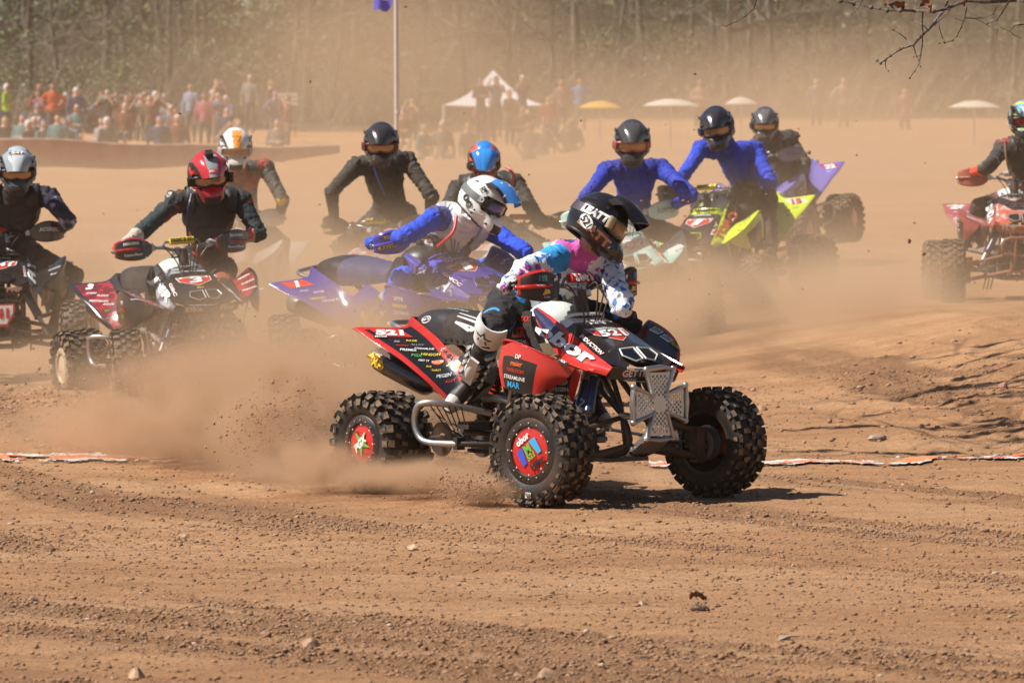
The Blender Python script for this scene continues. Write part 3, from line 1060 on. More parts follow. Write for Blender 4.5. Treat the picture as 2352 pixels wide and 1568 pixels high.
def glove_mesh(s):
    """hand closed on a bar lying along Y; +X forward (fingers), thumb inboard; s = side sign"""
    r = .020
    pr = [('e', (-.030, 0, .022), (.034, .046, .017), Matrix.Rotation(-.5, 3, 'Y')), ('c', (-.05, 0, .008), (-.095, .005 * s, -.012), .026, .026)]
    for k, (y, L, cr) in enumerate(((-.036, 1.0, .0088), (-.012, 1.07, .0092), (.012, 1.0, .0090), (.036, .85, .0080))):
        y = -y * s
        a = V((-.008, y, .030)); b_ = V((.022 * L, y * 1.04, .027)); c = V((.036 * L, y * 1.05, .0)); d = V((.018 * L, y * 1.03, -.026))
        pr += [('c', a, b_, cr * 1.12, cr), ('c', b_, c, cr, cr * .95), ('c', c, d, cr * .95, cr * .85)]
    t = -.050 * s
    pr += [('c', (-.035, t * .7, .006), (-.012, t * 1.05, -.022), .013, .011), ('c', (-.012, t * 1.05, -.022), (.014, t * .9, -.030), .011, .009)]
    vs, fs, _ = blob(pr, .0045, 2)
    me = bpy.data.meshes.new('glove'); me.from_pydata([tuple(v) for v in vs], [], fs)
    mi = []
    for f in fs:
        c = vs[list(f)].mean(0); mi.append(2 if c[0] < -.075 else (1 if (c[2] > .022 and c[0] < .01) else 0))
    me.polygons.foreach_set('material_index', mi); me.polygons.foreach_set('use_smooth', [True] * len(fs)); me.update()
    return me


GLOVE = {s: glove_mesh(s) for s in (-1, 1)}


def boot_mesh():
    """origin at the ankle, Z up the shin, X to the toe"""
    pr = [('c', (-.01, 0, .02), (-.015, 0, .27), .062, .072), ('c', (0, 0, -.02), (.12, 0, -.055), .050, .040), ('c', (.10, .01, -.055), (.165, .005, -.060), .042, .034),
          ('c', (.10, -.012, -.055), (.165, -.005, -.060), .040, .034), ('e', (-.045, 0, -.045), (.045, .04, .045)), ('e', (.03, 0, .14), (.055, .05, .12))]
    vs, fs, _ = blob(pr, .011, 3)
    b = MB()
    mi = []
    for f in fs:
        c = vs[list(f)].mean(0)
        k = 0
        if c[0] > .135: k = 2
        elif c[2] > .02 and c[0] > .045: k = 1
        elif c[2] > .255: k = 1
        elif c[0] < -.06 and c[2] > .05: k = 1
        mi.append(k)
    b.add([tuple(v) for v in vs], fs, mi)
    so = [(-.09, -.035), (-.095, .035), (-.03, .036), (.06, .036), (.14, .046), (.195, .032), (.205, 0), (.195, -.032), (.14, -.046), (.06, -.036), (-.03, -.036)]
    b.prism([(x, y, -.082) for x, y in so], (0, 0, -.018), 2, 3)
    for z in (.03, .10, .165, .23):
        ring = [V((-.015 + (.070 + (z - .1) * .03) * math.cos(R(a)) + .012, (.064 + (z - .1) * .05) * math.sin(R(a)), z + .010 * math.cos(R(a)))) for a in range(-150, 151, 15)]
        b.tube(ring, .0075, 6, 4)
        b.box((.02, -.070 - (z - .1) * .04, z + .004), (.035, .014, .022), None, 5)
        b.box((.02, .070 + (z - .1) * .04, z + .004), (.035, .014, .022), None, 5)
    b.box((.068, 0, .15), (.016, .062, .21), Matrix.Rotation(.04, 3, 'Y'), 1, .9)
    return b.mesh('boot', 50)


BOOT = boot_mesh()


def ik(a, c, l1, l2, pole):
    a = V(a); c = V(c); d = c - a; L = min(d.length, (l1 + l2) * .995)
    if d.length > L: l1 *= d.length / L; l2 *= d.length / L; L = d.length * .995
    x = (l1 * l1 - l2 * l2 + L * L) / (2 * L); h = math.sqrt(max(l1 * l1 - x * x, 1e-5))
    n = d.normalized(); p = V(pole) - n * V(pole).dot(n); p.normalize()
    return a + n * x + p * h


def build_rider(label, quad, head, face, sh, pelvis, st, elb=None, knee=None, up=(0, 0, 1), hands=None, foot=None, toe=None, hscale=1.0, seed=0, prot=None):
    """joints in world space; sh, elb, knee, foot are (right, left)"""
    root_q, M, objs, wo = quad
    rest = random.Random(seed)
    M3 = M.to_3x3()
    head = V(head); pelvis = V(pelvis); face = V(face).normalized()
    shR, shL = V(sh[0]), V(sh[1])
    grip = {}
    for o, meta, m in objs['handlebar']:
        for s in (-1, 1): grip[s] = M @ m @ V((0, .395 * s, .004))
    bm = M @ objs['handlebar'][0][2]; b3 = bm.to_3x3()
    side = {-1: 0, 1: 1}
    prims = []; tags = []

    def C(tg, a, b, r0, r1): prims.append(('c', V(a), V(b), r0, r1)); tags.append(tg)
    chest = (shR + shL) / 2
    spine = (pelvis - chest)
    lat = (shL - shR).normalized(); dn = spine.normalized(); fw = lat.cross(dn)
    chest_c = chest + dn * .10
    rot = Matrix((fw, lat, -dn)).transposed()
    prims.append(('e', chest_c, (.125, .165, .19), rot)); tags.append('torso')
    C('torso', chest_c + dn * .05, pelvis - dn * .04, .135, .128)
    prims.append(('e', pelvis, (.135, .165, .13), rot)); tags.append('hips')
    neck = head - face * .02 + (chest - head).normalized() * .12
    C('torso', chest - fw * .02, chest.lerp(neck, .6), .085, .065); C('neck', chest.lerp(neck, .3), head, .058, .055)
    prims.append(('e', head, (.085, .075, .10))); tags.append('neck')
    hipv = lat * .095
    peg = {s: M @ V((-.09, .38 * s, .385)) for s in (-1, 1)}
    toes = {}
    knees = {}; ank = {}
    for s in (-1, 1):
        i = side[s]; shp = sh[i] if False else (shR if s < 0 else shL)
        h = hands[i] if hands and hands[i] is not None else grip[s]
        wr = V(h) + b3 @ V((-.085, .004 * s, .004))
        pole = (lat * s * 1.0 + V((0, 0, .25)) - fw * .5)
        el = V(elb[i]) if elb and elb[i] is not None else ik(shp, wr, .295, .265, pole)
        C('shoulder', chest.lerp(shp, .55), shp, .085, .074)
        C('upper%d' % s, shp, el, .068, .050); C('fore%d' % s, el, wr, .050, .034)
        kp = M3 @ V((.9, .55 * s, .35))
        an = V(foot[i]) if foot and foot[i] is not None else peg[s] + M3 @ V((.01, .0, .085))
        hp = pelvis + hipv * s + dn * .03
        kn = V(knee[i]) if knee and knee[i] is not None else ik(hp, an, .43, .42, kp)
        C('thigh%d' % s, hp, kn, .098, .070); C('knee', kn + (hp - kn).normalized() * .05, kn + (an - kn).normalized() * .05, .070, .066)
        C('shin%d' % s, kn, an, .062, .045)
        knees[s] = kn; ank[s] = an
        grip[s] = V(h); toes[s] = V(toe[i]) if toe and toe[i] is not None else M3 @ V((1, .15 * s, -.12))
    vs, fs, nr = blob(prims, .0145, 3)
    fa = np.array([(f[0], f[1], f[2], f[-1]) for f in fs])
    N = len(prims)

    def near(pts):
        best = np.full(len(pts), 1e9); bi = np.zeros(len(pts), int); bt = np.zeros(len(pts))
        for k, p in enumerate(prims):
            if p[0] == 'c':
                a, b_ = np.array(p[1]), np.array(p[2]); d = b_ - a; t = np.clip(((pts - a) @ d) / (d @ d), 0, 1)
                dist = np.linalg.norm(pts - (a + t[:, None] * d), axis=1) - (p[3] + (p[4] - p[3]) * t)
            else:
                q = (pts - np.array(p[1])); rr = np.array(p[3].transposed()) if len(p) > 3 and p[3] else np.eye(3)
                q = q @ rr.T; dist = (np.linalg.norm(q / np.array(p[2]), axis=1) - 1) * min(p[2]); t = np.zeros(len(pts))
            k_ = dist < best; best[k_] = dist[k_]; bi[k_] = k; bt[k_] = t[k_]
        return bi, bt
    bi, bt = near(vs)
    # cloth folds
    off = np.zeros(len(vs))
    jit = V((rest.uniform(0, 50), rest.uniform(0, 50), 0))
    for i in range(len(vs)):
        tg = tags[bi[i]]
        if tg == 'neck': continue
        p = V(vs[i])
        pr = prims[bi[i]]
        q = p * 9
        if pr[0] == 'c':
            d = (pr[2] - pr[1]).normalized(); q = p * 7 + d * (p.dot(d)) * 26
            amp = .009 + .012 * (abs(bt[i] - .5) * 2) ** 2
        else:
            amp = .012; q = p * 12
        off[i] = amp * (1.0 - 2.2 * abs(noise.noise(q + jit)) + .5 * noise.noise(q * 2.1 + jit)) * .8
    vs = vs + nr * off[:, None]
    cen = vs[fa].mean(1); fi, ft = near(cen)
    keys = ['jersey', 'sleeve', 'fore', 'pants', 'pants2', 'skin', 'chest', 'sleeve2', 'sleeveL', 'foreL', 'yoke']
    st = dict(st)
    for a_, b_ in (('sleeve2', 'sleeve'), ('sleeveL', 'sleeve'), ('foreL', 'fore'), ('yoke', 'jersey')): st.setdefault(a_, st[b_])
    mi = []
    for i in range(len(fs)):
        tg = tags[fi[i]]; t = ft[i]
        q = cen[i]
        if tg in ('torso', 'shoulder'):
            rel = V(q) - chest_c
            k = 6 if (rel.dot(fw) > .03 and abs(rel.dot(lat)) < .12) else (10 if rel.dot(dn) < -.085 else 0)
        elif tg == 'upper1' or (tg == 'fore1' and t < .25): k = 8
        elif tg == 'fore1': k = 9
        elif tg == 'upper-1': k = 1 if t < .55 + .06 * math.sin(q[2] * 90) else 7
        elif tg == 'fore-1': k = 7 if t < .25 else 2
        elif tg == 'neck': k = 5
        elif tg.startswith('thigh'): k = 3 if t < .55 else 4
        elif tg in ('knee',) or tg.startswith('shin'): k = 4
        else: k = 3
        mi.append(k)
    base = V((pelvis.x, pelvis.y, pelvis.z))
    me = bpy.data.meshes.new('person'); me.from_pydata([tuple(V(v) - base) for v in vs], [], fs)
    me.polygons.foreach_set('material_index', mi); me.polygons.foreach_set('use_smooth', [True] * len(fs)); me.update()
    body = link('person', me, [st.get(k, st['jersey']) for k in keys], None, Matrix.Translation(base))
    tag(body, label, 'person', 'racers riding the quad bikes')

    def child(name, me_, mats, mw, par=None):
        return link(name, me_, mats, par or body, Matrix.Translation(-base) @ mw if par is None else mw)
    # helmet
    hm = Matrix.Translation(head) @ axes(x=face, z=up).to_4x4() @ Matrix.Scale(hscale, 4)
    he = child('helmet', HELMET, [st['h0'], st['h1'], st['h2'], st['port'], st['htrim'], st.get('h3', st['h0'])], hm)
    link('helmet_visor', VISOR, [st['v0'], st.get('v2', st['htrim']), st.get('v1', st['v0'])], he)
    link('goggles', GOG, [st['gog']], he)
    if st.get('roll'): link('goggle_canister', ROLL, [st['gogc']], he)
    link('goggle_lens', LENS, [st['lens']], he)
    link('goggle_strap', STRAP, [st['strap']], he)
    for s in (-1, 1):
        m = Matrix.Translation(grip[s]) @ b3.to_4x4()
        child('glove', GLOVE[s], [st['glove'], st.get('glove2', st['glove']), st.get('cuff', st['glove'])], m)
        z = (knees[s] - ank[s]).normalized(); x = toes[s]; x = (x - z * x.dot(z) * .75).normalized(); y = z.cross(x).normalized(); x = y.cross(z)
        m = Matrix.Translation(ank[s]) @ Matrix((x, y, z)).transposed().to_4x4() @ Matrix.Scale(.90, 4)
        child('boot', BOOT, [st['boot'], st.get('boot2', st['boot']), st.get('boot3', st['boot']), st['sole'], st.get('bootstrap', st['boot']), st.get('buckle', st['boot'])], m)
    # collar brace or chest protector: shell lifted off the torso
    if prot:
        for nm, test, lift, col in prot:
            sel = [i for i in range(len(fs)) if test(tags[fi[i]], V(cen[i]) - chest_c, fw, lat, dn, ft[i])]
            used = sorted({v for i in sel for v in fs[i]}); mp = {v: j for j, v in enumerate(used)}
            if not used: continue
            top = [V(vs[v]) + V(nr[v]) * lift - base for v in used]; bot = [V(vs[v]) - V(nr[v]) * .004 - base for v in used]
            n0 = len(used); F_ = [tuple(mp[v] for v in fs[i]) for i in sel]; ec = {}
            for f in F_:
                for a, b_ in zip(f, f[1:] + f[:1]): ec[(a, b_)] = 1
            E_ = [(b_, a, a + n0, b_ + n0) for (a, b_) in ec if (b_, a) not in ec]
            mb = MB(); mb.add(top + bot, F_ + [tuple(i + n0 for i in f[::-1]) for f in F_] + E_)
            link(nm, mb.mesh(nm, 50), [col], body)
    return dict(body=body, helmet=he, hm=hm, base=base, chest=chest_c, fw=fw, lat=lat, dn=dn, knees=knees, ank=ank, grip=grip, tree=BVHTree.FromPolygons([tuple(v) for v in vs], fs), sh=(shR, shL))

# ------------------------------------------------------------------ shared finishes
def gloss(c, dust=.05, **k): return cm(c, .22, dust, coat=.6, **k)
def cloth(c, c2=None, scale=9, dust=.07, lo=.46, hi=.54, **k): return mat('cloth', c, .85, c2=c2, scale=scale, lo=lo, hi=hi, dust=dust, fold=.9, **k)


RUB = mat('rubber', (.007, .007, .0075), .55, dust=.12, bump=.2, bscale=90)
KNOB = mat('muddy_knob', (.02, .018, .016), .8, c2=(.17, .115, .062), scale=22, lo=.42, hi=.54, dust=.12, bump=.4, bscale=120)
RUBD = mat('dusty_rubber', (.03, .025, .02), .8, dust=.6); KNOBD = mat('dusty_knob', (.16, .10, .06), .9, c2=(.06, .05, .04), scale=20, dust=.5)
ALU = mat('brushed_alu', (.50, .49, .47), .38, .9, dust=.18, bump=.1, bscale=40)
FRM = mat('frame_paint', (.015, .015, .016), .4, dust=.3)
ENG = mat('engine_cast', (.10, .10, .10), .5, .6, dust=.35, bump=.3)
SEAT = mat('seat_vinyl', (.016, .017, .020), .38, dust=.08, bump=.15, bscale=150)
SEATG = mat('seat_gripper', (.014, .014, .015), .8, dust=.12, bump=.8, bscale=260)
STRIPE = mat('seat_stripe', (.62, .61, .56), .7, dust=.25)
PORT = cm((.01, .01, .01), .7, .05)
SPR = cm(RED, .4, .1)


def style(**k):
    d = dict(plastic=gloss(RED), fendgraphic=gloss(BLK), sidepanel=gloss(BLK), hood=gloss(BLK), hoodlip=gloss(WHT), shroud=gloss(RED), shroud2=gloss(NVY), frame=FRM, engine=ENG, alu=ALU, black=cm(BLK, .5, .2), spring=SPR,
             shock=gloss(NVY), shockcap=ALU, seat=SEAT, seatgrip=SEATG, seatstripe=STRIPE, flapgraphic=cm(BLK, .35, .1), exh=gloss((.02, .018, .03)), exhcap=mat('exhaust_can', (.16, .15, .15), .35, .5, dust=.2),
             tank=mat('tank_plastic', (.62, .66, .62), .35, dust=.1), cover=mat('gripper_cover', (.015, .015, .016), .8, dust=.08, bump=.8, bscale=220), glossblack=gloss((.006, .006, .006), 0), bar=cm((.25, .25, .26), .35, .1, .8), pad=cm(RED, .6, .1),
             guard=cm(BLK, .5, .12), guardedge=gloss(RED), rubber=RUB, knob=KNOB, rim=cm((.012, .012, .013), .35, .15), cap=gloss(RED), bump=ALU, bumpplate=cm(SIL, .35, .1, .7), plate=cm(WHT, .5, .2))
    d.update(k); return d


def rstyle(h=BLK, j=BLK, pants=BLK, h1=None, h2=None, v=None, **k):
    for kk in ('sleeve', 'fore', 'sleeve2', 'pants2', 'jersey', 'chest'):
        if kk in k and isinstance(k[kk], tuple): k[kk] = cloth(k[kk])
    if not isinstance(pants, tuple): k['pants'] = pants; k.setdefault('pants2', pants); pants = BLK
    d = dict(h0=gloss(h), h1=gloss(h1 or h), h2=gloss(h2 or h), port=PORT, htrim=cm((.015, .015, .016), .5), v0=gloss(v or h), h3=gloss((.014, .014, .015)), gog=cm((.02, .02, .022), .45), lens=mat('goggle_lens', (.36, .22, .12), .12, .25, dust=.3, coat=1),
             strap=cm((.02, .02, .03), .7), jersey=cloth(j), sleeve=cloth(j), fore=cloth(j), pants=cloth(pants), pants2=cloth(pants), skin=cm((.42, .22, .15), .6), chest=cloth(j),
             glove=cm((.02, .02, .022), .7), boot=cm((.03, .03, .03), .5, .25), sole=cm((.30, .22, .14), .8, .3))
    d.update(k); return d


def guard_marks(quad, cols):
    for o, s, m in quad[2]['handguard']:
        D = Decals(bvh(o.data)); ex = (0, 1, 0)
        if s: 
            # seen from the front: text runs towards the rider's left
            for t, y, z, h, c, bo in cols:
                D.text(t, (.10, s * y, z), (0, 1, 0), (-.15, 0, 1), h, c, bold=bo)
        D.done('lettering', o)


def cap_marks(quad, fn):
    for w, kind, s in quad[3]:
        r = FRIM if kind == 'f' else RRIM; hw = (FW if kind == 'f' else RW) / 2
        D = Decals(); o = V((0, -hw * .90 - .004 - .0005, 0))
        fn(D, o, (1, 0, 0), (0, 0, 1), kind, s, r - .03)
        D.done('lettering', w)


def fender_marks(quad, which, fn):
    for name in which:
        for o, s, m in quad[2][name]:
            D = Decals(bvh(o.data)); fn(D, s, name); D.done('lettering', o)


# ------------------------------------------------------------------ the leading quad, number 521
S1 = style(shroud2=gloss(NVY, .08), plastic=gloss(RED, .16), shroud=gloss(RED, .10), hood=gloss(BLK, .07))
Q1 = build_quad('red and black quad bike numbered 521 with a silver cross bumper, nearest the camera', (.153, 24.93, -.005), (.643, -.766), roll=0, pitch=0, steer=13, wsteer=7, S=S1, bumper='cross')


def mono(D, o, ex, ey, h):
    ex = V(ex).normalized(); ey = V(ey)
    D.poly([(-h * .95, -h * .55), (-h * .55, -h * .55), (-h * .35, h * .55), (-h * .95, h * .45)], o, ex, ey, BLU)
    D.poly([(h * .95, -h * .55), (h * .6, -h * .55), (h * .35, h * .55), (h * .95, h * .5)], o, ex, ey, CYN)
    D.text('M', o + ey * h * .2, ex, ey, h * .62, GRN, bold=.05); D.text('521', o - ey * h * .34, ex, ey, h * .42, GRN, bold=.05)


def caps1(D, o, ex, ey, kind, s, r):
    ex, ey = V(ex), V(ey)
    if kind == 'f':
        a = R(35); u = ex * math.cos(a) + ey * math.sin(a); w = -ex * math.sin(a) + ey * math.cos(a)
        D.text('obor', o + w * r * .58, u, w, r * .30, WHT, bold=.05)
        mono(D, o, u, w, r * .62)
        D.text('HiPer', o - w * r * .62 + u * r * .15, u, w, r * .28, BLK, bold=.06); 
    else:
        a = R(40); u = ex * math.cos(a) + ey * math.sin(a); w = -ex * math.sin(a) + ey * math.cos(a)
        D.star(o + w * .0, u, w, r * .75, GRN, k=.3)
        D.text('PGX', o, u, w, r * .42, WHT, bold=.06, shear=.3, lift=.006)
        D.text('HINSON', o + w * r * .7, ex, ey, r * .12, BLK); D.text('DWT', o - w * r * .72, ex, ey, r * .14, BLK)
    for k in range(8):
        a = 2 * math.pi * k / 8; D.oval(o + ex * math.cos(a) * r * .93 + ey * math.sin(a) * r * .93, ex, ey, .008, .008, SIL)


cap_marks(Q1, caps1)
for w, kind, s in Q1[3]:
    r0 = .19 if kind == 'f' else .18; hw = (FW if kind == 'f' else RW) / 2
    D = Decals()
    for ph in (0, math.pi):
        for k, ch in enumerate('OBOR TIRES' if kind == 'f' else 'OBOR'):
            a = ph + 1.0 - k * .11
            rd = V((math.cos(a), 0, math.sin(a))); tx = V((math.sin(a), 0, -math.cos(a)))
            if ch != ' ': D.text(ch, rd * (r0 + .005) + V((0, -hw * 1.0 - .001, 0)), tx, rd, .022, (.05, .05, .052), lift=.0015)
    if kind == 'f' and s < 0: D.rect(V((0, -hw - .001, -.205)), (1, 0, 0), (0, 0, 1), .036, .026, WHT); [D.rect(V((-.012 + .005 * q, -hw - .001, -.203)), (1, 0, 0), (0, 0, 1), .0022, .016, BLK, .005) for q in range(6)]
    D.done('sidewall_marking', w)

LOGOS = [('STREAMLINE', WHT), ('HINSON', YEL), ('PEGEN', SIL), ('SUNSTAR', YEL), ('GPCON', SIL), ('Twin Air', ORG), ('PGX', GRN), ('ALLOY', WHT), ('PROWEARS', WHT), ('WISECO', RED), ('IMS', RED), ('CPR', WHT)]


def fend1(D, s, name):
    ex = V((.50, .80, 0)) if s < 0 else V((-.50, .80, 0)); ey = V((-.80, .5, .40)) if s < 0 else V((-.80, -.5, .40))
    if name == 'rear_fender':
        def at(u, v):      # u from tail to footwell, v from the outer edge inwards
            o_ = V((-.915 + .595 * u, .46 - .18 * u ** 1.6, .795 - .38 * u)); i_ = V((-.785 + .465 * u, .24 + .02 * u, .80 - .25 * u))
            p = o_.lerp(i_, v); return V((p.x, p.y * s, p.z + .03))
        D.rect(at(.16, .52), ex, ey, .155, .085, RED, .0025, -.03); D.text('521', at(.16, .50), ex, ey, .062, WHT, w=.14, bold=.06, lift=.005)
        D.rect(at(.23, .18), ex, ey, .070, .024, BLK, .004); D.text('McGill', at(.23, .18), ex, ey, .017, WHT, lift=.006)
        rows = [(.33, .36, 'CC', SIL, .015), (.335, .72, 'RAGE', YEL, .016), (.40, .34, 'WORKS', RED, .013), (.41, .74, 'ALLOY', GRY, .016), (.47, .34, 'PREMIX', WHT, .018), (.48, .80, 'STREAMLINE', WHT, .013),
                (.55, .38, 'PGX', GRN, .020), (.57, .82, 'HINSON', YEL, .019), (.62, .42, 'GET IT', WHT, .014), (.75, .45, 'TORC1', YEL, .011), (.83, .50, 'PEGEN', SIL, .018), (.90, .55, 'ALLOY', RED, .012), (.69, .36, 'EVS', YEL, .012)]
        for u, v, t, c, h in rows: D.text(t, at(u, v), ex, ey, h, c, shear=.2)
        D.oval(at(.68, .80), ex, ey, .062, .032, ORG, .0035); D.text('Twin Air', at(.68, .80), ex, ey, .012, WHT, lift=.006)
        e2 = V((1, 0, -.08)) * (-s)
        for t, p, h, c in (('STAR', (-.395, .262 * s, .63), .022, YEL), ('IMS', (-.45, .245 * s, .675), .020, WHT), ('RG', (-.42, .25 * s, .655), .020, BLK), ('ProWears', (-.36, .262 * s, .585), .012, BLK), ('CPR', (-.50, .23 * s, .70), .016, WHT)):
            D.text(t, p, e2, (0, 0, 1), h, c, shear=.2)
    elif name == 'front_fender':
        ex = V((.9, 0, -.35)) * (-s)
        for q, (t, c) in enumerate((('RAGE', YEL), ('FASST', WHT), ('SUNSTAR', YEL), ('PGX', WHT))):
            x = .34 + q * .085; D.rect((x, .385 * s, .755 - .26 * (x - .30)), ex, V((0, -s, .5)), .07, .026, (WHT if q < 2 else BLK), .003); D.text(t, (x, .385 * s, .755 - .26 * (x - .30)), ex, V((0, -s, .5)), .016, (BLK if q < 2 else c), lift=.006, shear=.2)
    elif name == 'fender_flap':
        ex = V((1, 0, -.12)) * (-s); 
        k = .04 if s > 0 else 0
        for q, (t, c, h) in enumerate((('DP', WHT, .022), ('maier', ORG, .024), ('TIREBLOCKS', RED, .016), ('STREAMLINE', WHT, .019), ('MAR', CYN, .030))):
            D.text(t, (.37 - .010 * q, .465 * s, .700 - .034 * q + k), ex, (0, 0, 1), h, c, shear=.1)
    elif name == 'inner_flap':
        ex = V((1, 0, 0)) * (-s)
        D.text('odi', (.535, .34 * s, .620), ex, (0, 0, 1), .026, SIL, bold=.05); D.oval((.525, .34 * s, .583), ex, (0, 0, 1), .07, .034, SIL); D.oval((.525, .34 * s, .583), ex, (0, 0, 1), .06, .026, BLK, .004); D.text('RAGE', (.525, .34 * s, .583), ex, (0, 0, 1), .016, YEL, lift=.006)
        D.text('PEGEN', (.515, .34 * s, .545), ex, (0, 0, 1), .020, SIL); D.text('SUNSTAR', (.505, .34 * s, .510), ex, (0, 0, 1), .018, YEL)
    elif name == 'airbox_cover':
        ex = V((1, 0, 0)) * (-s)
        D.text('MAXX', (.06, .19 * s, .865), ex, (0, 0, 1), .026, RED); D.text('LSR', (.05, .2 * s, .80), ex, (0, 0, 1), .055, RED, bold=.05)
        D.text('LONESTAR', (.05, .2 * s, .755), ex, (0, 0, 1), .018, WHT); D.text('RACING', (.05, .2 * s, .732), ex, (0, 0, 1), .018, WHT); D.star((.115, .2 * s, .742), ex, (0, 0, 1), .02, RED)


fender_marks(Q1, ['rear_fender', 'front_fender', 'fender_flap', 'inner_flap', 'airbox_cover'], fend1)


def hood_marks(quad, num, top, web, side, side2, plate=RED, numc=WHT, low='GET IT', sidec=WHT, extra=()):
    o = quad[2]['hood'][0][0]; D = Decals(bvh(o.data))
    ey = V((-.88, 0, .47)); ex = V((0, 1, 0)); c = V((.50, 0, .79))

    def at(a): return V((.50 - a * .88, 0, .79 + a * .47))
    pent = [(-.105, .062), (.105, .062), (.105, -.005), (0, -.085), (-.105, -.005)]
    pent = [(-.120, .066), (.120, .066), (.112, .0), (0, -.088), (-.112, .0)]
    D.poly(pent, at(.0), ex, ey, WHT, .0025); D.poly([(a * .94, b * .94) for a, b in pent], at(0), ex, ey, plate, .0035)
    D.rect(at(.050), ex, ey, .20, .018, WHT, .0042); D.text(web, at(.050), ex, ey, .0125, BLK, lift=.006)
    nh, nw = (.066, .17) if len(num) > 1 else (.088, .10)
    D.text(num, at(-.005), ex, ey, nh, BLK, w=nw + .006, bold=.075, lift=.0055, shear=.12); D.text(num, at(-.004), ex, ey, nh, numc, w=nw, bold=.04, lift=.0075, shear=.12)
    D.text(top, at(.115), ex, ey, .030, SIL, bold=.04, shear=.25)
    for t, a, y, h, col in extra: D.text(t, at(a) + V((0, y, 0)), ex, ey, h, col)
    D.done('lettering', o)
    o = quad[2]['nose_panel'][0][0]; D = Decals(bvh(o.data), True)
    for s in (-1, 1):
        e = V((-.42 * -s * s, 1, 0)) if False else V((.40 * -s, 1, 0)).normalized()
        cc = V((.78, .105 * s, .618)); D.text(low, cc, e, V((-.3, 0, 1)), .027, RED, w=.122, bold=.07); D.text(low, cc, e, V((-.3, 0, 1)), .027, WHT, w=.117, bold=.03, lift=.0065)
    D.done('lettering', o)
    for o, s, m in quad[2]['shroud']:
        D = Decals(bvh(o.data)); ex = V((.655, 0, -.27)).normalized() * (-s); ey = V((0, -s * .75, .65))
        # outward normal is ex x ey
        cc = V((.44, .21 * s, .745))
        D.text(side, cc + V((-.02, 0, .0)), ex, ey, .080, BLK, w=.475, bold=.07); D.text(side, cc + V((-.02, 0, 0)), ex, ey, .076, sidec, w=.46, bold=.045, lift=.0068)
        D.done('lettering', o)
    o = quad[2]['hood'][0][0]; D = Decals(bvh(o.data))
    for s in (-1, 1):
        ex = V((.30, .04 * s, -.13)).normalized() * (-s); ey = V((0, -s * .6, .75))
        D.text(side2, (.56, .172 * s, .752), ex, ey, .022, RED, w=.20, bold=.06); D.text(side2, (.56, .172 * s, .752), ex, ey, .021, WHT, w=.195, lift=.0065)
    D.done('lettering', o)


hood_marks(Q1, '521', 'McGill', 'GNCCRACING.COM', 'obor', 'INDUCTION')
for o, s, m in Q1[2]['handguard']:
    D = Decals(bvh(o.data))
    mono(D, V((.09, .375 * s, .046)), V((-.12 * s, 1, 0)), V((0, 0, 1)), .027)
    D.text('odi', (.10, .285 * s, .042), (0, 1, -.3 * s), (0, 0, 1), .022, WHT, bold=.06); D.text('WORKS', (.12, .40 * s, .012), (0, 1, 0), (0, 0, 1), .008, SIL)
    D.poly([(-.028, -.012), (.028, -.004), (.020, .014), (-.01, .018)], (.10, .355 * s, -.024), (0, 1, 0), (0, 0, 1), (.75, .42, .03)); D.text('CYCRA', (.10, .355 * s, -.045), (0, 1, 0), (0, 0, 1), .010, SIL)
    D.done('lettering', o)
o = Q1[2]['bar_pad'][0][0]; D = Decals(bvh(o.data))
for q in range(4): D.rect((.08, -.06 + .04 * q, .045), (0, 1, 0), (-.6, 0, 1), .018, .05, WHT, .003)
D.text('flexx', (.08, 0, .045), (0, 1, 0), (-.6, 0, 1), .030, WHT, bold=.05, lift=.006); D.done('lettering', o)
o = Q1[2]['exhaust_silencer'][0][0]; D = Decals(bvh(o.data))
p0, p1 = EXH; ex = (p0 - p1).normalized(); c = p1.lerp(p0, .16) + V((0, -.06, 0)); ey = V((0, -.45, .85))
D.oval(c, ex, ey, .125, .062, YEL, .004); D.oval(c, ex, ey, .115, .054, (.35, .03, .01), .005); D.text('FMF', c, ex, ey, .042, YEL, bold=.06, lift=.007, shear=.2)
D.rect(c + V((.06, .0, .045)), ex, ey, .10, .028, WHT, .004); D.done('lettering', o)
o = Q1[2]['seat'][0][0]; D = Decals(bvh(o.data), True)
D.oval((-.74, -.15, .86), (.97, 0, -.08), (0, .75, .65), .085, .034, WHT, .002); D.oval((-.74, -.15, .86), (.97, 0, -.08), (0, .75, .65), .075, .026, BLK, .003); D.text('Quad Tech', (-.74, -.15, .86), (.97, 0, -.08), (0, .75, .65), .018, WHT, lift=.004)
D.text('QUAD TECH', (-.62, -.03, .89), (1, 0, -.05), (0, 1, .1), .024, WHT, lift=.003)
for s in (-1, 1):
    for q in range(3):
        y0, y1 = .085 + q * .03, .03 + q * .035; n_ = 8
        for k in range(n_):
            x0, x1 = -.54 + q * .02 + .42 * k / n_, -.54 + q * .02 + .42 * (k + 1) / n_
            f0, f1 = (k / n_) ** 1.5, ((k + 1) / n_) ** 1.5
            w0, w1 = .004 + .004 * math.sin(3.1 * k / n_), .004 + .004 * math.sin(3.1 * (k + 1) / n_)
            ya, yb = y0 + (y1 + .04 - y0) * -f0 * .5, y0 + (y1 + .04 - y0) * -f1 * .5
            D.poly([(x0, s * (ya - w0)), (x1, s * (yb - w1)), (x1, s * (yb + w1)), (x0, s * (ya + w0))], (0, 0, .95), (1, 0, 0), (0, 1, 0), (.62, .61, .56), .003)
D.done('lettering', o)
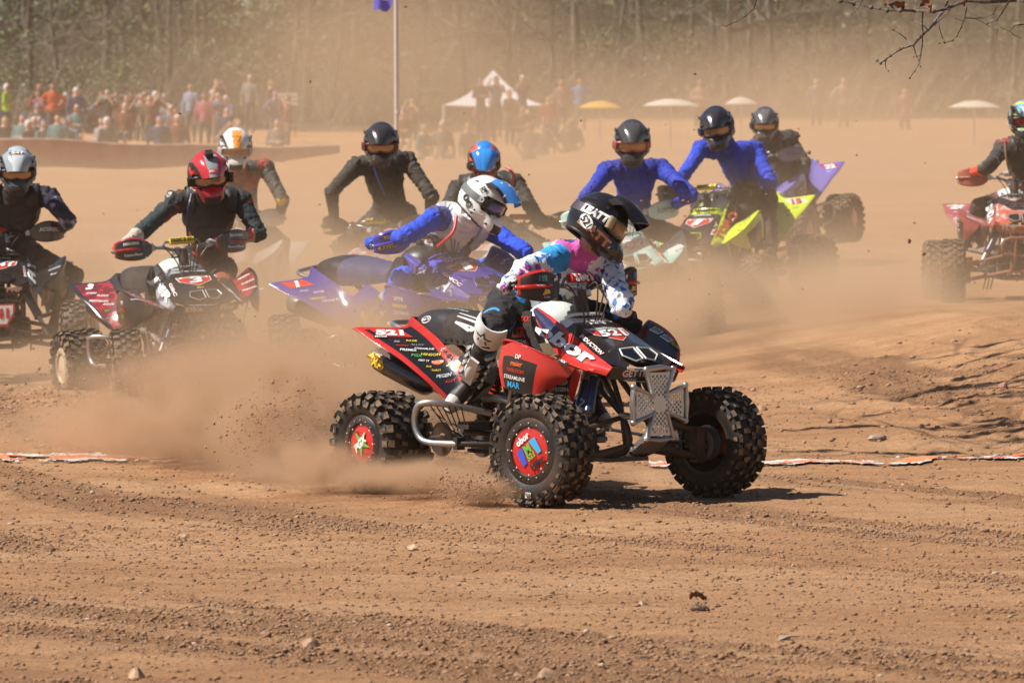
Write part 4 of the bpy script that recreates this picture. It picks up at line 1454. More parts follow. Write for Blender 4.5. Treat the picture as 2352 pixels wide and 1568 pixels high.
for o, s, m in Q1[2]['shock_absorber']:
    D = Decals(bvh(o.data)); D.text('AXIS', (.60, .25 * s, .46), V((.045, .17, -.34)) * (1 if s < 0 else 1), V((1, 0, .13)) if s < 0 else V((-1, 0, .13)), .034, SIL, bold=.05); D.done('lettering', o)
for o, s, m in Q1[2]['side_panel'][:1]:
    pass
for o, s, m in Q1[2]['side_panel']:
    D = Decals(bvh(o.data)); D.text('HINSON', (-.30, (.2) * (-1), .64), (1, 0, 0), (0, 0, 1), .03, YEL, bold=.05) if o is Q1[2]['side_panel'][0][0] else None; D.done('lettering', o)

# its rider
CY = cloth((.02, .30, .70), WHT, 9, .06, .60, .62)
SPLAT = cloth((.70, .72, .75), (.03, .20, .60), 24, .04, .555, .565, c3=(.40, .04, .30))
WSPL = cloth((.70, .72, .78), (.04, .20, .58), 22, .04, .555, .565, c3=(.05, .03, .12))
st = rstyle(h=(.006, .006, .008), v=(.007, .008, .011), jersey=WSPL, chest=cloth((.03, .04, .16), (.6, .6, .65), 9, .05, .56, .58), sleeve=CY, sleeve2=SPLAT, fore=SPLAT, sleeveL=WSPL, foreL=WSPL, yoke=cloth((.62, .10, .40), WHT, 9, .05, .58, .6), pants=cloth((.012, .012, .014), (.02, .30, .70), 5, .05, .57, .585), pants2=cloth((.012, .012, .014), (.02, .30, .70), 5, .06, .58, .60),
            glove=cm((.014, .014, .016), .6, .1), glove2=cloth((.01, .01, .012), WHT, 45, .1), strap=cm((.020, .018, .035), .6, .05), gog=cm((.10, .09, .07), .3), roll=True, gogc=mat('goggle_canister', (.30, .22, .12), .15, 0, dust=.1, coat=1),
            lens=mat('goggle_lens', (.22, .13, .07), .06, .6, dust=.1, coat=1), boot=cm((.014, .014, .015), .5, .15), boot2=cm((.75, .74, .70), .5, .2), boot3=cm((.62, .60, .54), .5, .3), bootstrap=cm((.02, .02, .02), .5), buckle=cm((.7, .7, .68), .4, .1, .2))


def LQ(q, x, y, z): return q[1] @ V((x, y, z))


head1 = LQ(Q1, .375, .03, 1.325)
R1 = build_rider('person in a black helmet marked 521 and cyan and pink jersey, nearest the camera', Q1, head1, (.88, -.30, -.42), (P(1290, 588, 24.80), P(1392, 600, 24.95)), P(1215, 690, 25.08), st,
                 elb=(P(1202, 622, 24.52), P(1430, 700, 24.62)), knee=(P(1132, 752, 24.60), None), up=(.30, .25, 1), foot=(P(1083, 872, 24.93), None), toe=((-.42, -.88, -.22), None), hscale=1.04, seed=1)
D = Decals(STREE); D.text('LEATT', (.0, -.12, .018), (1, 0, -.05), (0, -.1, 1), .040, WHT, w=.15, bold=.07, shear=.15, lift=.003); D.text('LEATT', (.0, .12, .018), (-1, 0, .05), (0, .1, 1), .040, WHT, w=.15, bold=.07, lift=.003); D.done('lettering', R1['helmet'])
D = Decals(HTREE)
D.text('LEATT', (.03, -.12, -.062), (.95, 0, -.30), (.2, -.1, 1), .045, COP, w=.18, bold=.06, lift=.006)
D.oval((-.02, -.12, -.038), (.85, 0, -.50), (.4, 0, 1), .085, .055, WHT, .009); D.text('521', (-.02, -.12, -.038), (.85, 0, -.50), (.4, 0, 1), .036, BLK, bold=.02, lift=.0115); D.done('number_sticker', R1['helmet'])


def on_body(Rd, name, items):
    """items: (text, point, direction, up, height, colour)"""
    D = Decals(Rd['tree'], True)
    for t, p, ex, ey, h, c in items:
        if t == '*': D.star(p, ex, ey, h, c, .006)
        elif t == 'o': D.oval(p, ex, ey, h, h * .8, c, .005)
        else: D.text(t, p, ex, ey, h, c, bold=.04, lift=.006)
    D.b.v = [tuple(V(v) - Rd['base']) for v in D.b.v]
    D.done(name, Rd['body'])


# knee guard with a star and pink yoke
kn = R1['knees'][-1]; an = R1['ank'][-1]; zz = (kn - an).normalized(); nn = V((-.15, -1, .15)).normalized()
b = MB()
g = []
xx = zz.cross(nn).normalized(); nn = xx.cross(zz)
for i in range(9):
    t = i / 8; row = []
    for j in range(9):
        a = R(-78 + 156 * j / 8); rad = (.082, .086, .088, .089, .087, .083, .078, .075, .073)[i]
        row.append(kn + zz * (.070 - .165 * t) + (xx * math.sin(a) + nn * math.cos(a)) * rad - R1['base'])
    g.append(row)
b.sheet(g, .008); kg = link('knee_guard', b.mesh('knee_guard', 50), [cm((.74, .74, .72), .45, .12)], R1['body'])
D = Decals(bvh(kg.data)); kc = kn + zz * (-.01) + nn * .09 - R1['base']; D.star(kc, xx * -1 if xx.x < 0 else xx, zz, .052, BLK, .004); D.star(kc, xx * -1 if xx.x < 0 else xx, zz, .036, WHT, .006); D.done('star_emblem', kg)

# ------------------------------------------------------------------ the chasing riders
def place(u, v, d, z=None): return P(u, v, d)


def side_marks(quad, num, words, col=WHT, plate=None):
    def fn(D, s, name):
        ex = V((.50, .80, 0)) if s < 0 else V((-.50, .80, 0)); ey = V((-.80, .5, .40)) if s < 0 else V((-.80, -.5, .40))
        if name == 'rear_fender':
            def at(u, v):
                o_ = V((-.915 + .595 * u, .46 - .18 * u ** 1.6, .795 - .38 * u)); i_ = V((-.785 + .465 * u, .24 + .02 * u, .80 - .25 * u)); p = o_.lerp(i_, v); return V((p.x, p.y * s, p.z + .03))
            if plate: D.rect(at(.16, .5), ex, ey, .15, .09, plate, .0025, -.03)
            if num: D.text(num, at(.17, .48), ex, ey, .085, col, bold=.06, lift=.005)
            for k, (t, c) in enumerate(words): D.text(t, at(.34 + .09 * k, .35 + .3 * (k % 2)), ex, ey, .020, c, shear=.15)
        elif name == 'front_fender':
            for k, (t, c) in enumerate(words[:3]): D.text(t, (.34 + k * .09, .385 * s, .755 - .26 * k * .09), (0, 1, 0), (-1, 0, .3), .022, c)
        elif name == 'fender_flap':
            ex = V((1, 0, -.12)) * (-s)
            for k, (t, c) in enumerate(words[-3:]): D.text(t, (.37, .465 * s, .69 - .045 * k), ex, (0, 0, 1), .024, c)
    fender_marks(quad, ['rear_fender', 'front_fender', 'fender_flap'], fn)


def bar_label(quad, t, bc, tc, h=.028):
    o = quad[2]['bar_pad'][0][0]; D = Decals(bvh(o.data)); D.rect((.085, 0, .05), (0, 1, 0), (-.5, 0, 1), .165, .042, bc, .003); D.text(t, (.085, 0, .05), (0, 1, 0), (-.5, 0, 1), h, tc, bold=.05, lift=.006); D.done('lettering', o)


# number 3, left of the picture
S3 = style(plastic=gloss((.02, .02, .022)), fendgraphic=mat('maroon_graphic', (.36, .02, .035), .3, c2=(.14, .01, .015), scale=16, dust=.08, coat=.4), hood=gloss(BLK), hoodlip=gloss((.35, .36, .38)), shroud=mat('grey_graphic', (.42, .42, .44), .3, c2=(.10, .10, .11), scale=7, coat=.5),
           shroud2=gloss((.05, .05, .055)), guard=gloss(BLK), guardedge=gloss(MAR), cap=cm((.55, .45, .30), .7, .4), bump=gloss(BLK), spring=cm(RED), shock=gloss(NVY, .05), pad=cm(YEL, .5), rim=cm((.45, .36, .26), .6, .3, .3), flapgraphic=gloss(BLK))
Q3 = build_quad('black and maroon quad bike numbered 3 with a yellow bar pad, at left', (-2.21, 34.2, .0), (.36, -.933), roll=4, pitch=-1, steer=2, wsteer=-15, S=S3)
hood_marks(Q3, '3', 'QUAD RACING', 'GNCCRACING.COM', 'JMR', 'GBC', low='Elka', extra=(('FLY', -.12, 0, .022, YEL),))
side_marks(Q3, '3', [('SPEED', WHT), ('FLEXX', WHT), ('PRECISION', WHT), ('ROCK', WHT), ('GT', GRN), ('ITP', WHT), ('DWT', RED), ('GT', GRN)], plate=None)
bar_label(Q3, 'PRECISION', YEL, BLK)
guard_marks(Q3, [('MAXIMA', .37, .045, .020, WHT, .03), ('PowerMadd', .36, -.03, .018, WHT, .02)])
DKT = (.012, .028, .036)
st = rstyle(h=(.55, .015, .02), h1=(.50, .02, .025), h2=(.62, .02, .03), v=(.50, .02, .03), h3=gloss((.45, .02, .03)), v1=gloss((.26, .28, .30)), jersey=cloth((.014, .018, .02), (.40, .035, .012), 5, .08, .56, .60), chest=cloth((.012, .012, .013), (.35, .03, .012), 4, .06, .58, .62),
            sleeve=cloth(DKT, (.45, .04, .012), 4, .06, .60, .64), fore=cloth(DKT, (.75, .09, .03), 5, .06, .44, .47, c3=(.5, .42, .36)), pants=cloth((.015, .02, .028)), pants2=cloth((.02, .022, .028), (.30, .06, .03), 5), skin=cm((.48, .26, .18), .6),
            glove=cm((.02, .02, .025), .7), cuff=cm((.48, .26, .18), .6), gog=cm((.012, .012, .012), .5), roll=True, gogc=cm((.02, .02, .02), .4), strap=cm(BLK, .6), boot=cm((.55, .03, .04), .5, .2), boot2=cm((.03, .03, .03), .5), boot3=cm((.6, .6, .58), .5))
def tvest(tg, r, fw, lat, dn, t): return tg in ('torso', 'shoulder') and abs(r.dot(lat)) < .17 and r.dot(dn) < .10 and (abs(r.dot(lat)) > .10 or r.dot(fw) < .02)
R3 = build_rider('person in a red and grey helmet and black jersey riding quad bike number 3', Q3, P(478, 398, 34.05), (.22, -.84, -.50), (P(405, 462, 34.35), P(553, 462, 34.45)), P(478, 612, 34.75), st,
                 elb=(P(330, 528, 34.3), P(594, 536, 34.35)), knee=(P(372, 640, 34.2), P(512, 655, 34.3)), up=(-.12, 0, 1), foot=(P(362, 812, 34.55), P(440, 812, 34.6)), seed=3, hscale=1.05,
                 prot=[('chest_protector', tvest, .016, cm((.02, .02, .022), .6))])
on_body(R3, 'lettering', [('o', P(376, 441, 34.2), (1, 0, 0), (0, 0, 1), .10, (.35, .35, .36)), ('o', P(376, 441, 34.2), (1, 0, 0), (0, 0, 1), .075, DKT), ('M', P(376, 441, 34.2), (1, 0, 0), (0, 0, 1), .04, (.4, .4, .4)), ('MOOSE', P(480, 505, 34.2), (1, 0, 0), (0, 0, 1), .03, (.12, .12, .12))])
D = Decals(VTREE); D.oval((.19, 0, .14), (0, 1, 0), (-1, 0, .3), .062, .032, RED, .003); D.text('BELL', (.19, 0, .14), (0, 1, 0), (-1, 0, .3), .014, WHT, lift=.005); D.done('lettering', R3['helmet'])
D = Decals(HTREE); D.text('OOS', (.05, -.12, -.06), (.95, 0, -.3), (.2, -.1, 1), .028, WHT, w=.09, bold=.05, lift=.006); D.done('lettering', R3['helmet'])
b = MB(); c = P(425, 520, 34.2) - R3['base']
b.tube([P(440, 446, 34.1) - R3['base'], P(434, 475, 34.05) - R3['base'], P(430, 520, 34.1) - R3['base'], P(434, 560, 34.15) - R3['base']], .009, 8, smooth=4); link('drink_hose', b.mesh('drink_hose'), [cm((.01, .015, .06), .4)], R3['body'])
b = MB(); b.tube([V((.05, -.01, .165)), V((.06, 0, .18))], .022, 10); b.box((.075, 0, .185), (.05, .045, .035)); link('helmet_camera', b.mesh('helmet_camera'), [cm(BLK, .4)], R3['helmet'])

# number 241, cut by the left edge
S241 = style(plastic=gloss((.012, .012, .013)), fendgraphic=gloss((.012, .012, .013)), hood=gloss((.012, .012, .013)), hoodlip=gloss((.02, .02, .02)), shroud=gloss((.014, .014, .015)), shroud2=gloss((.02, .02, .02)), guard=gloss(BLK), guardedge=gloss(BLK), bump=gloss(BLK), cap=gloss(BLK), plate=gloss(RED))


def plate241(o):
    D = Decals(bvh(o.data)); D.poly([(-.105, .058), (.105, .058), (.10, .0), (.055, -.075), (-.055, -.075), (-.10, 0)], (.90, 0, .455), (0, 1, 0), (0, 0, 1), WHT, .002); D.text('241', (.90, 0, .455), (0, 1, 0), (0, 0, 1), .075, RED, w=.15, bold=.05, lift=.004); D.done('lettering', o)


Q241 = build_quad('black quad bike numbered 241 cut off by the left edge', (-3.70, 37.6, .02), (.04, -1), roll=2, pitch=-1, steer=-6, S=S241, plate=plate241)
hood_marks(Q241, '241', 'RACING', 'GNCCRACING.COM', 'FLY', 'MSR', low='FMF')
side_marks(Q241, '', [('MOTO', WHT), ('XOXO', WHT), ('FLY', WHT), ('GYTR', SIL)])
guard_marks(Q241, [('ACERBIS', .37, .02, .030, WHT, .04)])
st = rstyle(h=(.07, .10, .12), h1=(.42, .46, .48), h2=(.10, .12, .14), v=(.30, .34, .36), v1=gloss((.50, .54, .55)), jersey=cloth((.010, .012, .025)), chest=cloth((.010, .012, .025), (.05, .06, .25), 6), sleeve=cloth((.010, .014, .04), (.35, .36, .55), 5, .06, .58, .64),
            fore=cloth((.012, .014, .03), (.45, .45, .50), 5, .06, .58, .62), pants=cloth((.012, .013, .02)), glove=cm(RED, .6), glove2=cm(RED, .6), strap=cm((.45, .45, .45), .5))
R241 = build_rider('person in a grey and silver helmet with red gloves riding quad bike number 241', Q241, P(40, 385, 37.0), (.05, -.86, -.50), (P(-40, 452, 37.3), P(112, 452, 37.3)), P(40, 580, 37.6), st,
                   elb=(P(-80, 520, 37.1), P(158, 508, 37.1)), seed=4, hscale=1.06, prot=[('chest_protector', tvest, .014, cm((.02, .02, .025), .6))])
on_body(R241, 'lettering', [('MOTOR RACING', P(40, 468, 37), (1, 0, .05), (0, 0, 1), .028, (.6, .6, .7)), ('QUAD', P(40, 494, 37), (1, 0, .05), (0, 0, 1), .05, (.16, .06, .10)), ('o', P(140, 430, 37), (1, 0, 0), (0, 0, 1), .08, (.10, .11, .16))])
D = Decals(VTREE); D.oval((.08, 0, .17), (0, 1, 0), (-1, 0, .3), .11, .04, (.5, .05, .08), .003); D.oval((.08, 0, .17), (0, 1, 0), (-1, 0, .3), .10, .032, (.04, .04, .05), .004); D.text('241', (.08, 0, .17), (0, 1, 0), (-1, 0, .3), .026, WHT, w=.075, bold=.04, lift=.006); D.done('lettering', R241['helmet'])

# number 001, blue, behind the leader
VIO = (.030, .026, .27)
SB = style(plastic=gloss(VIO, .3), fendgraphic=gloss(VIO, .3), sidepanel=gloss(VIO), hood=gloss(VIO), hoodlip=gloss((.10, .08, .5)), shroud=gloss(VIO), shroud2=gloss(VIO), guard=gloss(VIO), guardedge=gloss((.07, .06, .48)), pad=cm((.5, .5, .52), .5), cap=gloss(VIO), seatgrip=cm((.05, .05, .11), .8), flapgraphic=gloss(VIO), tank=cm((.02, .02, .022)))
Q001 = build_quad('violet blue quad bike in thick dust directly behind the leading one, rear fender marked 1', (-.50, 32.6, .13), (.66, -.75), roll=10, pitch=-2, steer=-4, wsteer=-2, S=SB)
hood_marks(Q001, '1', 'YAMAHA', 'GNCCRACING.COM', 'YAMAHA', 'GNCC', low='GNCC', plate=(.45, .02, .03), sidec=(.10, .08, .12))
side_marks(Q001, '1', [('FNX', SIL), ('GYTR', WHT), ('HINSON', YEL), ('CRONUS', WHT)], plate=RED)
guard_marks(Q001, [('TORNADO', .36, .045, .020, YEL, .03), ('FOWLER', .40, -.012, .026, (.55, .45, .05), .02)])
BLUJ = (.006, .065, .62)
st = rstyle(h=WHT, v=(.05, .25, .70), v1=gloss((.05, .25, .70)), h2=(.74, .74, .74), h3=gloss(WHT), jersey=cloth((.05, .05, .10), (.02, .06, .4), 5), chest=cloth((.55, .54, .60), (.10, .09, .16), 6, .1, .55, .58), sleeve=cloth(BLUJ), fore=cloth(BLUJ), pants=cloth((.015, .09, .66)), glove=cm((.03, .15, .6), .6),
            strap=cm((.12, .13, .13), .6), lens=mat('blue_lens', (.06, .10, .45), .05, .7, dust=.05, coat=1), boot=cm((.03, .03, .05), .5, .2), boot2=cm((.35, .35, .4), .5))
def yoke(tg, r, fw, lat, dn, t): return tg in ('torso', 'shoulder', 'neck') and r.dot(dn) < .02 and abs(r.dot(lat)) < .22 and abs(r.dot(lat)) > .04
def bib(tg, r, fw, lat, dn, t): return tg == 'torso' and r.dot(fw) > -.02 and r.dot(dn) > .03 and r.dot(dn) < .30
R001 = build_rider('person in a white helmet marked 001 with a starry blue peak and blue sleeves', Q001, P(1110, 462, 31.95), (.80, -.50, -.50), (P(1003, 500, 32.2), P(1118, 522, 32.55)), P(992, 640, 32.75), st,
                    elb=(P(938, 540, 32.0), P(1205, 580, 32.3)), knee=(P(925, 640, 32.25), None), up=(.25, .1, 1), seed=5, hscale=1.10, prot=[('shoulder_armour', yoke, .030, gloss(WHT)), ('chest_protector', bib, .018, cm((.50, .49, .55), .4))])
D = Decals(HTREE); D.text('001', (-.01, -.12, -.045), (.85, 0, -.50), (.4, -.1, 1), .042, BLK, w=.12, bold=.02, lift=.006); D.text('FLY', (.03, -.1, .07), (.95, 0, -.3), (.2, -.5, .8), .02, BLK, lift=.005); D.done('lettering', R001['helmet'])
D = Decals(VTREE, True)
for k in range(26): D.star((.05 + .19 * random.random(), random.uniform(-.085, .085), .16), (0, 1, 0), (-1, 0, .3), random.choice((.008, .011, .015)), WHT, .002)
D.text('FLY', (.225, -.01, .12), (0, 1, 0), (-1, 0, .3), .018, WHT, lift=.003); D.done('star_print', R001['helmet'])
D = Decals(STREE); D.text('SX', (.06, -.12, .01), (1, 0, -.05), (0, -.1, 1), .032, (.5, .5, .5), bold=.05, lift=.003); D.done('lettering', R001['helmet'])
on_body(R001, 'lettering', [('FLY', P(918, 612, 31.9), (.9, .4, 0), (0, 0, 1), .05, WHT), ('FLY', P(932, 555, 31.9), (.2, 0, -1), (1, 0, .2), .035, (.10, .2, .7)), ('*', P(1060, 560, 31.9), (1, 0, 0), (0, 0, 1), .03, (.1, .1, .1))])
b = MB(); b.tube([P(1048, 497, 32.0) - R001['base'], P(1042, 530, 31.95) - R001['base'], P(1022, 552, 31.95) - R001['base'], P(1005, 566, 32.0) - R001['base']], .011, 8, smooth=4); link('tether_cord', b.mesh('tether_cord'), [cm((.55, .02, .03), .4)], R001['body'])

# rider in black, centre left
DJ = (.030, .028, .024)
SK = style(plastic=gloss((.16, .12, .50)), fendgraphic=mat('white_red_graphic', (.60, .56, .60), .4, c2=(.55, .05, .04), scale=6, dust=.1), hood=mat('pale_graphic', (.18, .14, .5), .4, c2=(.60, .55, .60), scale=6), hoodlip=gloss((.55, .06, .05)), shroud=gloss((.16, .12, .50)), shroud2=gloss((.6, .55, .6)), guard=gloss(BLK), guardedge=gloss(BLK), pad=cm(YEL, .5))
QK = build_quad('purple and white quad bike with black hand guards, hazy in the dust left of centre', (-.97, 41.0, .03), (-.40, -.917), roll=1, steer=6, S=SK)
hood_marks(QK, '7', 'RACING', 'GNCCRACING.COM', 'FLY', 'GYTR', low='FLY'); bar_label(QK, 'RENTHAL', YEL, BLK); guard_marks(QK, [('CYCRA', .40, -.03, .022, (.6, .5, .1), .03)])
side_marks(QK, '7', [('FLY', WHT), ('GYTR', WHT), ('DWT', RED)], plate=RED)
st = rstyle(h=(.022, .022, .024), h2=(.03, .03, .03), h3=gloss((.03, .015, .015)), jersey=cloth(DJ), sleeve=cloth(DJ), fore=cloth(DJ), pants=cloth((.02, .02, .02)), gog=cm((.12, .02, .02), .5), glove=cm((.25, .24, .23), .7))
def pack(tg, r, fw, lat, dn, t): return tg in ('torso', 'shoulder') and .075 < abs(r.dot(lat)) < .125 and r.dot(dn) < .16
RK = build_rider('person in a matt black helmet and plain black top riding left of centre', QK, P(876, 326, 40.4), (-.05, -.88, -.46), (P(818, 382, 40.75), P(935, 370, 40.9)), P(900, 488, 41.2), st,
                 elb=(P(762, 440, 40.5), P(992, 452, 40.7)), seed=6, hscale=1.08, prot=[('pack_strap', pack, .014, cm((.02, .02, .022), .7))])
b = MB(); b.tube([P(856, 372, 40.55) - RK['base'], P(866, 405, 40.55) - RK['base'], P(884, 448, 40.6) - RK['base']], .008, 6, smooth=3); link('drink_hose', b.mesh('drink_hose'), [cm((.03, .05, .25), .4)], RK['body'])
D = Decals(HTREE); [D.rect((.11, .075 * s, .06), (0, 1, 0), (0, 0, 1), .035, .022, (.55, .2, .25), .004) for s in (-1, 1)]; D.done('helmet_sticker', RK['helmet'])

# rider with the blue and orange helmet, head down behind number 001
SG = style(plastic=gloss((.60, .58, .56)), fendgraphic=mat('white_pink_graphic', (.66, .60, .58), .4, c2=(.60, .12, .10), scale=7), hood=gloss((.6, .58, .56)), shroud=gloss((.6, .2, .15)), guard=gloss(BLK), guardedge=gloss(BLK))
QG = build_quad('white and red quad bike half hidden behind the blue jersey rider', (.05, 42.0, .05), (.06, -1), roll=0, steer=0, S=SG)
hood_marks(QG, '703', 'RACING', 'GNCCRACING.COM', 'FLY', 'GYTR', low='FLY'); side_marks(QG, '703', [('FLY', RED), ('GYTR', RED)], plate=RED)
st = rstyle(h=(.70, .10, .02), h1=(.02, .22, .68), h2=(.60, .70, .05), v=(.02, .20, .62), v1=gloss((.02, .26, .74)), h3=gloss((.03, .03, .03)), jersey=cloth((.028, .026, .024)), sleeve=cloth((.028, .026, .024), (.60, .25, .03), 6, .06, .62, .64), fore=cloth((.028, .026, .024), (.5, .2, .03), 6, .06, .62, .65), pants=cloth((.02, .02, .02)), glove=cm((.03, .03, .03), .7))
RG = build_rider('person in a blue, orange and lime helmet with head lowered, behind the 001 rider', QG, P(1112, 366, 41.3), (.02, -.70, -.72), (P(1052, 430, 41.7), P(1185, 420, 41.7)), P(1125, 520, 42.0), st, elb=(P(1020, 490, 41.4), P(1240, 510, 41.4)), seed=7, hscale=1.02, prot=[('neck_brace', yoke, .018, cm((.03, .03, .03), .5))])
b = MB(); b.tube([P(1163, 383, 41.45) - RG['base'], P(1178, 398, 41.4) - RG['base'], P(1176, 425, 41.4) - RG['base'], P(1165, 440, 41.4) - RG['base']], .011, 8, smooth=4); link('tether_cord', b.mesh('tether_cord'), [cm((.6, .03, .03), .4)], RG['body'])

# number 703, mint, right of the leader's head
SM = style(plastic=gloss(MINT), fendgraphic=mat('mint_white_graphic', (.70, .72, .70), .4, c2=(.28, .68, .62), scale=5), hood=mat('mint_hood', (.66, .70, .68), .35, c2=(.30, .66, .60), scale=6, coat=.4), hoodlip=gloss(MINT), shroud=gloss((.66, .70, .68)), shroud2=gloss(MINT), guard=gloss((.45, .66, .60)), guardedge=gloss((.5, .7, .64)), bump=gloss(BLK), flapgraphic=gloss((.02, .03, .04)))
QM = build_quad('mint and white quad bike numbered 703 behind the leading rider\'s helmet', (.93, 40.4, .14), (.16, -.987), roll=7, pitch=2, steer=-8, S=SM)
hood_marks(QM, '703', 'DANIEY', 'GNCCRACING.COM', 'RIPPEY', 'FLY', low='RIPPEY', plate=RED, sidec=(.6, .1, .1)); side_marks(QM, '703', [('RIPPEY', RED), ('FLY', WHT), ('GYTR', RED)], plate=RED); guard_marks(QM, [('RIPPEY', .37, .0, .040, (.25, .40, .38), .05)])
RB = (.008, .032, .36)
st = rstyle(h=(.035, .036, .036), v=(.045, .046, .046), v1=gloss((.055, .055, .055)), h3=gloss((.03, .03, .032)), jersey=cloth(RB), sleeve=cloth(RB), fore=cloth(RB), yoke=cloth((.004, .022, .26)), chest=cloth((.006, .025, .22), (.02, .02, .05), 4, .1, .5, .53), pants=cloth((.02, .025, .06)), glove=cm((.03, .03, .05), .6), gog=cm((.35, .10, .08), .5), strap=cm((.3, .28, .25), .5))
RM = build_rider('person in a charcoal helmet and plain royal blue top riding quad bike number 703', QM, P(1452, 322, 39.55), (-.02, -.88, -.47), (P(1395, 392, 39.95), P(1520, 388, 40.05)), P(1455, 510, 40.45), st, elb=(P(1347, 452, 39.7), P(1588, 448, 39.6)), seed=8, hscale=1.10)
on_body(RM, 'lettering', [('RAVEN', P(1462, 432, 39.6), (1, 0, 0), (0, 0, 1), .055, (.10, .14, .5)), ('NATIONS', P(1462, 448, 39.6), (1, 0, 0), (0, 0, 1), .03, (.06, .09, .35))])
D = Decals(HTREE); D.star((.06, 0, .14), (0, 1, 0), (-.8, 0, .4), .045, (.10, .35, .60), .004, k=.6); D.done('helmet_sticker', RM['helmet'])

# yellow quad with its wheels climbing the bank
SY = style(plastic=gloss((.60, .72, .03)), fendgraphic=gloss((.62, .74, .03)), sidepanel=gloss(BLK), hood=gloss(BLK), hoodlip=gloss((.6, .72, .03)), shroud=gloss((.60, .72, .03)), shroud2=gloss(BLK), guard=gloss(BLK), guardedge=gloss(BLK), pad=cm(YEL, .5), flapgraphic=gloss((.02, .02, .02)), rubber=RUBD, knob=KNOBD, cap=cm((.05, .05, .05)))
QY = build_quad('fluorescent yellow and black quad bike climbing the bank at right with its rear wheel showing', (1.86, 43.2, .33), (-.45, -.893), roll=3, pitch=8, steer=4, S=SY)
hood_marks(QY, '1', 'YAMAHA', 'GNCCRACING.COM', 'TORO', 'FLY', low='GBC', plate=RED, sidec=(.55, .08, .03)); side_marks(QY, '15', [('LOO', (.3, .35, .1)), ('MAN', (.6, .35, .05)), ('FLY', BLK)], plate=WHT, col=RED); bar_label(QY, 'RENTHAL', YEL, BLK)
st = rstyle(h=(.014, .016, .030), h2=(.03, .08, .45), v=(.012, .014, .02), v1=gloss((.02, .02, .025)), h3=gloss((.04, .045, .07)), yoke=cloth((.004, .03, .40)), jersey=cloth((.006, .045, .46)), sleeve=cloth((.006, .05, .52)), fore=cloth((.006, .04, .4)), chest=cloth((.008, .035, .32)), pants=cloth((.015, .017, .03)), glove=cm((.02, .02, .03), .6), gog=cm((.02, .03, .08), .4))
RY = build_rider('person in a glossy navy helmet and bright blue jersey leaning over the yellow quad bike', QY, P(1647, 288, 42.7), (-.10, -.88, -.45), (P(1612, 342, 43.0), P(1735, 345, 43.2)), P(1728, 440, 43.5), st, elb=(P(1572, 400, 42.8), P(1772, 420, 43.0)), seed=9, hscale=1.12, up=(-.15, 0, 1))
on_body(RY, 'lettering', [('FLY', P(1680, 372, 42.8), (1, 0, 0), (0, 0, 1), .09, (.25, .28, .55)), ('RACING', P(1688, 396, 42.8), (1, 0, 0), (0, 0, 1), .035, (.08, .12, .45))])

# the one behind it
SR = style(plastic=gloss((.16, .13, .42)), fendgraphic=gloss((.20, .16, .45)), hood=gloss((.2, .18, .4)), shroud=gloss((.2, .18, .4)), guard=gloss((.10, .11, .2)), guardedge=gloss((.10, .11, .2)), rubber=RUBD, knob=KNOBD)
QR = build_quad('dusty purple quad bike furthest back at right, only its rear fender and tyre showing', (2.70, 52.0, .60), (-.42, -.907), roll=3, pitch=7, steer=0, S=SR)
side_marks(QR, '22', [('FLY', WHT)], plate=RED, col=WHT)
st = rstyle(h=(.05, .05, .052), v=(.08, .08, .085), v1=gloss((.12, .12, .125)), h3=gloss((.10, .07, .08)), jersey=cloth((.045, .045, .038)), sleeve=cloth((.045, .045, .038)), fore=cloth((.07, .10, .13), (.45, .55, .05), 5, .1, .66, .68), pants=cloth((.03, .03, .03)), glove=cm((.06, .08, .16), .7))
RR_ = build_rider('person in a dusty grey helmet and dark jacket furthest back at right', QR, P(1757, 281, 51.4), (-.10, -.89, -.44), (P(1735, 335, 51.7), P(1815, 322, 51.9)), P(1812, 430, 52.3), st, elb=(P(1715, 390, 51.6), P(1850, 372, 51.7)), hands=(None, P(1832, 412, 51.5)), seed=10, hscale=1.08, prot=[('backpack', yoke, .030, cm((.03, .03, .03), .7))])

# white and orange helmet behind number 3
SW = style(plastic=gloss((.6, .57, .55)), fendgraphic=gloss((.6, .57, .55)), hood=gloss((.6, .57, .55)), shroud=gloss((.5, .2, .1)), guard=gloss((.5, .48, .46)), guardedge=gloss((.5, .48, .46)))
QW = build_quad('pale quad bike lost in the dust behind quad bike number 3', (-2.42, 45.2, .03), (-.15, -.99), roll=0, S=SW)
st = rstyle(h=(.72, .70, .68), h1=(.75, .74, .74), h2=(.75, .25, .03), v=(.70, .68, .66), v1=gloss((.75, .30, .04)), h3=gloss((.75, .72, .70)), jersey=cloth((.30, .06, .03), (.05, .05, .05), 4, .1, .45, .5), sleeve=cloth((.05, .05, .045), (.6, .4, .05), 4, .1, .62, .66), fore=cloth((.05, .05, .045)), pants=cloth((.04, .04, .04)), glove=cm((.05, .05, .05), .7), gog=cm((.5, .48, .46), .5))
RW_ = build_rider('person in a white helmet with orange stripes, faint in the dust behind rider number 3', QW, P(541, 336, 44.4), (.08, -.88, -.46), (P(492, 405, 44.8), P(610, 385, 44.9)), P(560, 505, 45.2), st, elb=(P(440, 450, 44.6), P(650, 460, 44.7)), seed=11, hscale=1.12)
D = Decals(VTREE); D.text('77', (.15, 0, .16), (0, 1, 0), (-1, 0, .3), .06, (.75, .25, .03), bold=.04); D.done('lettering', RW_['helmet'])

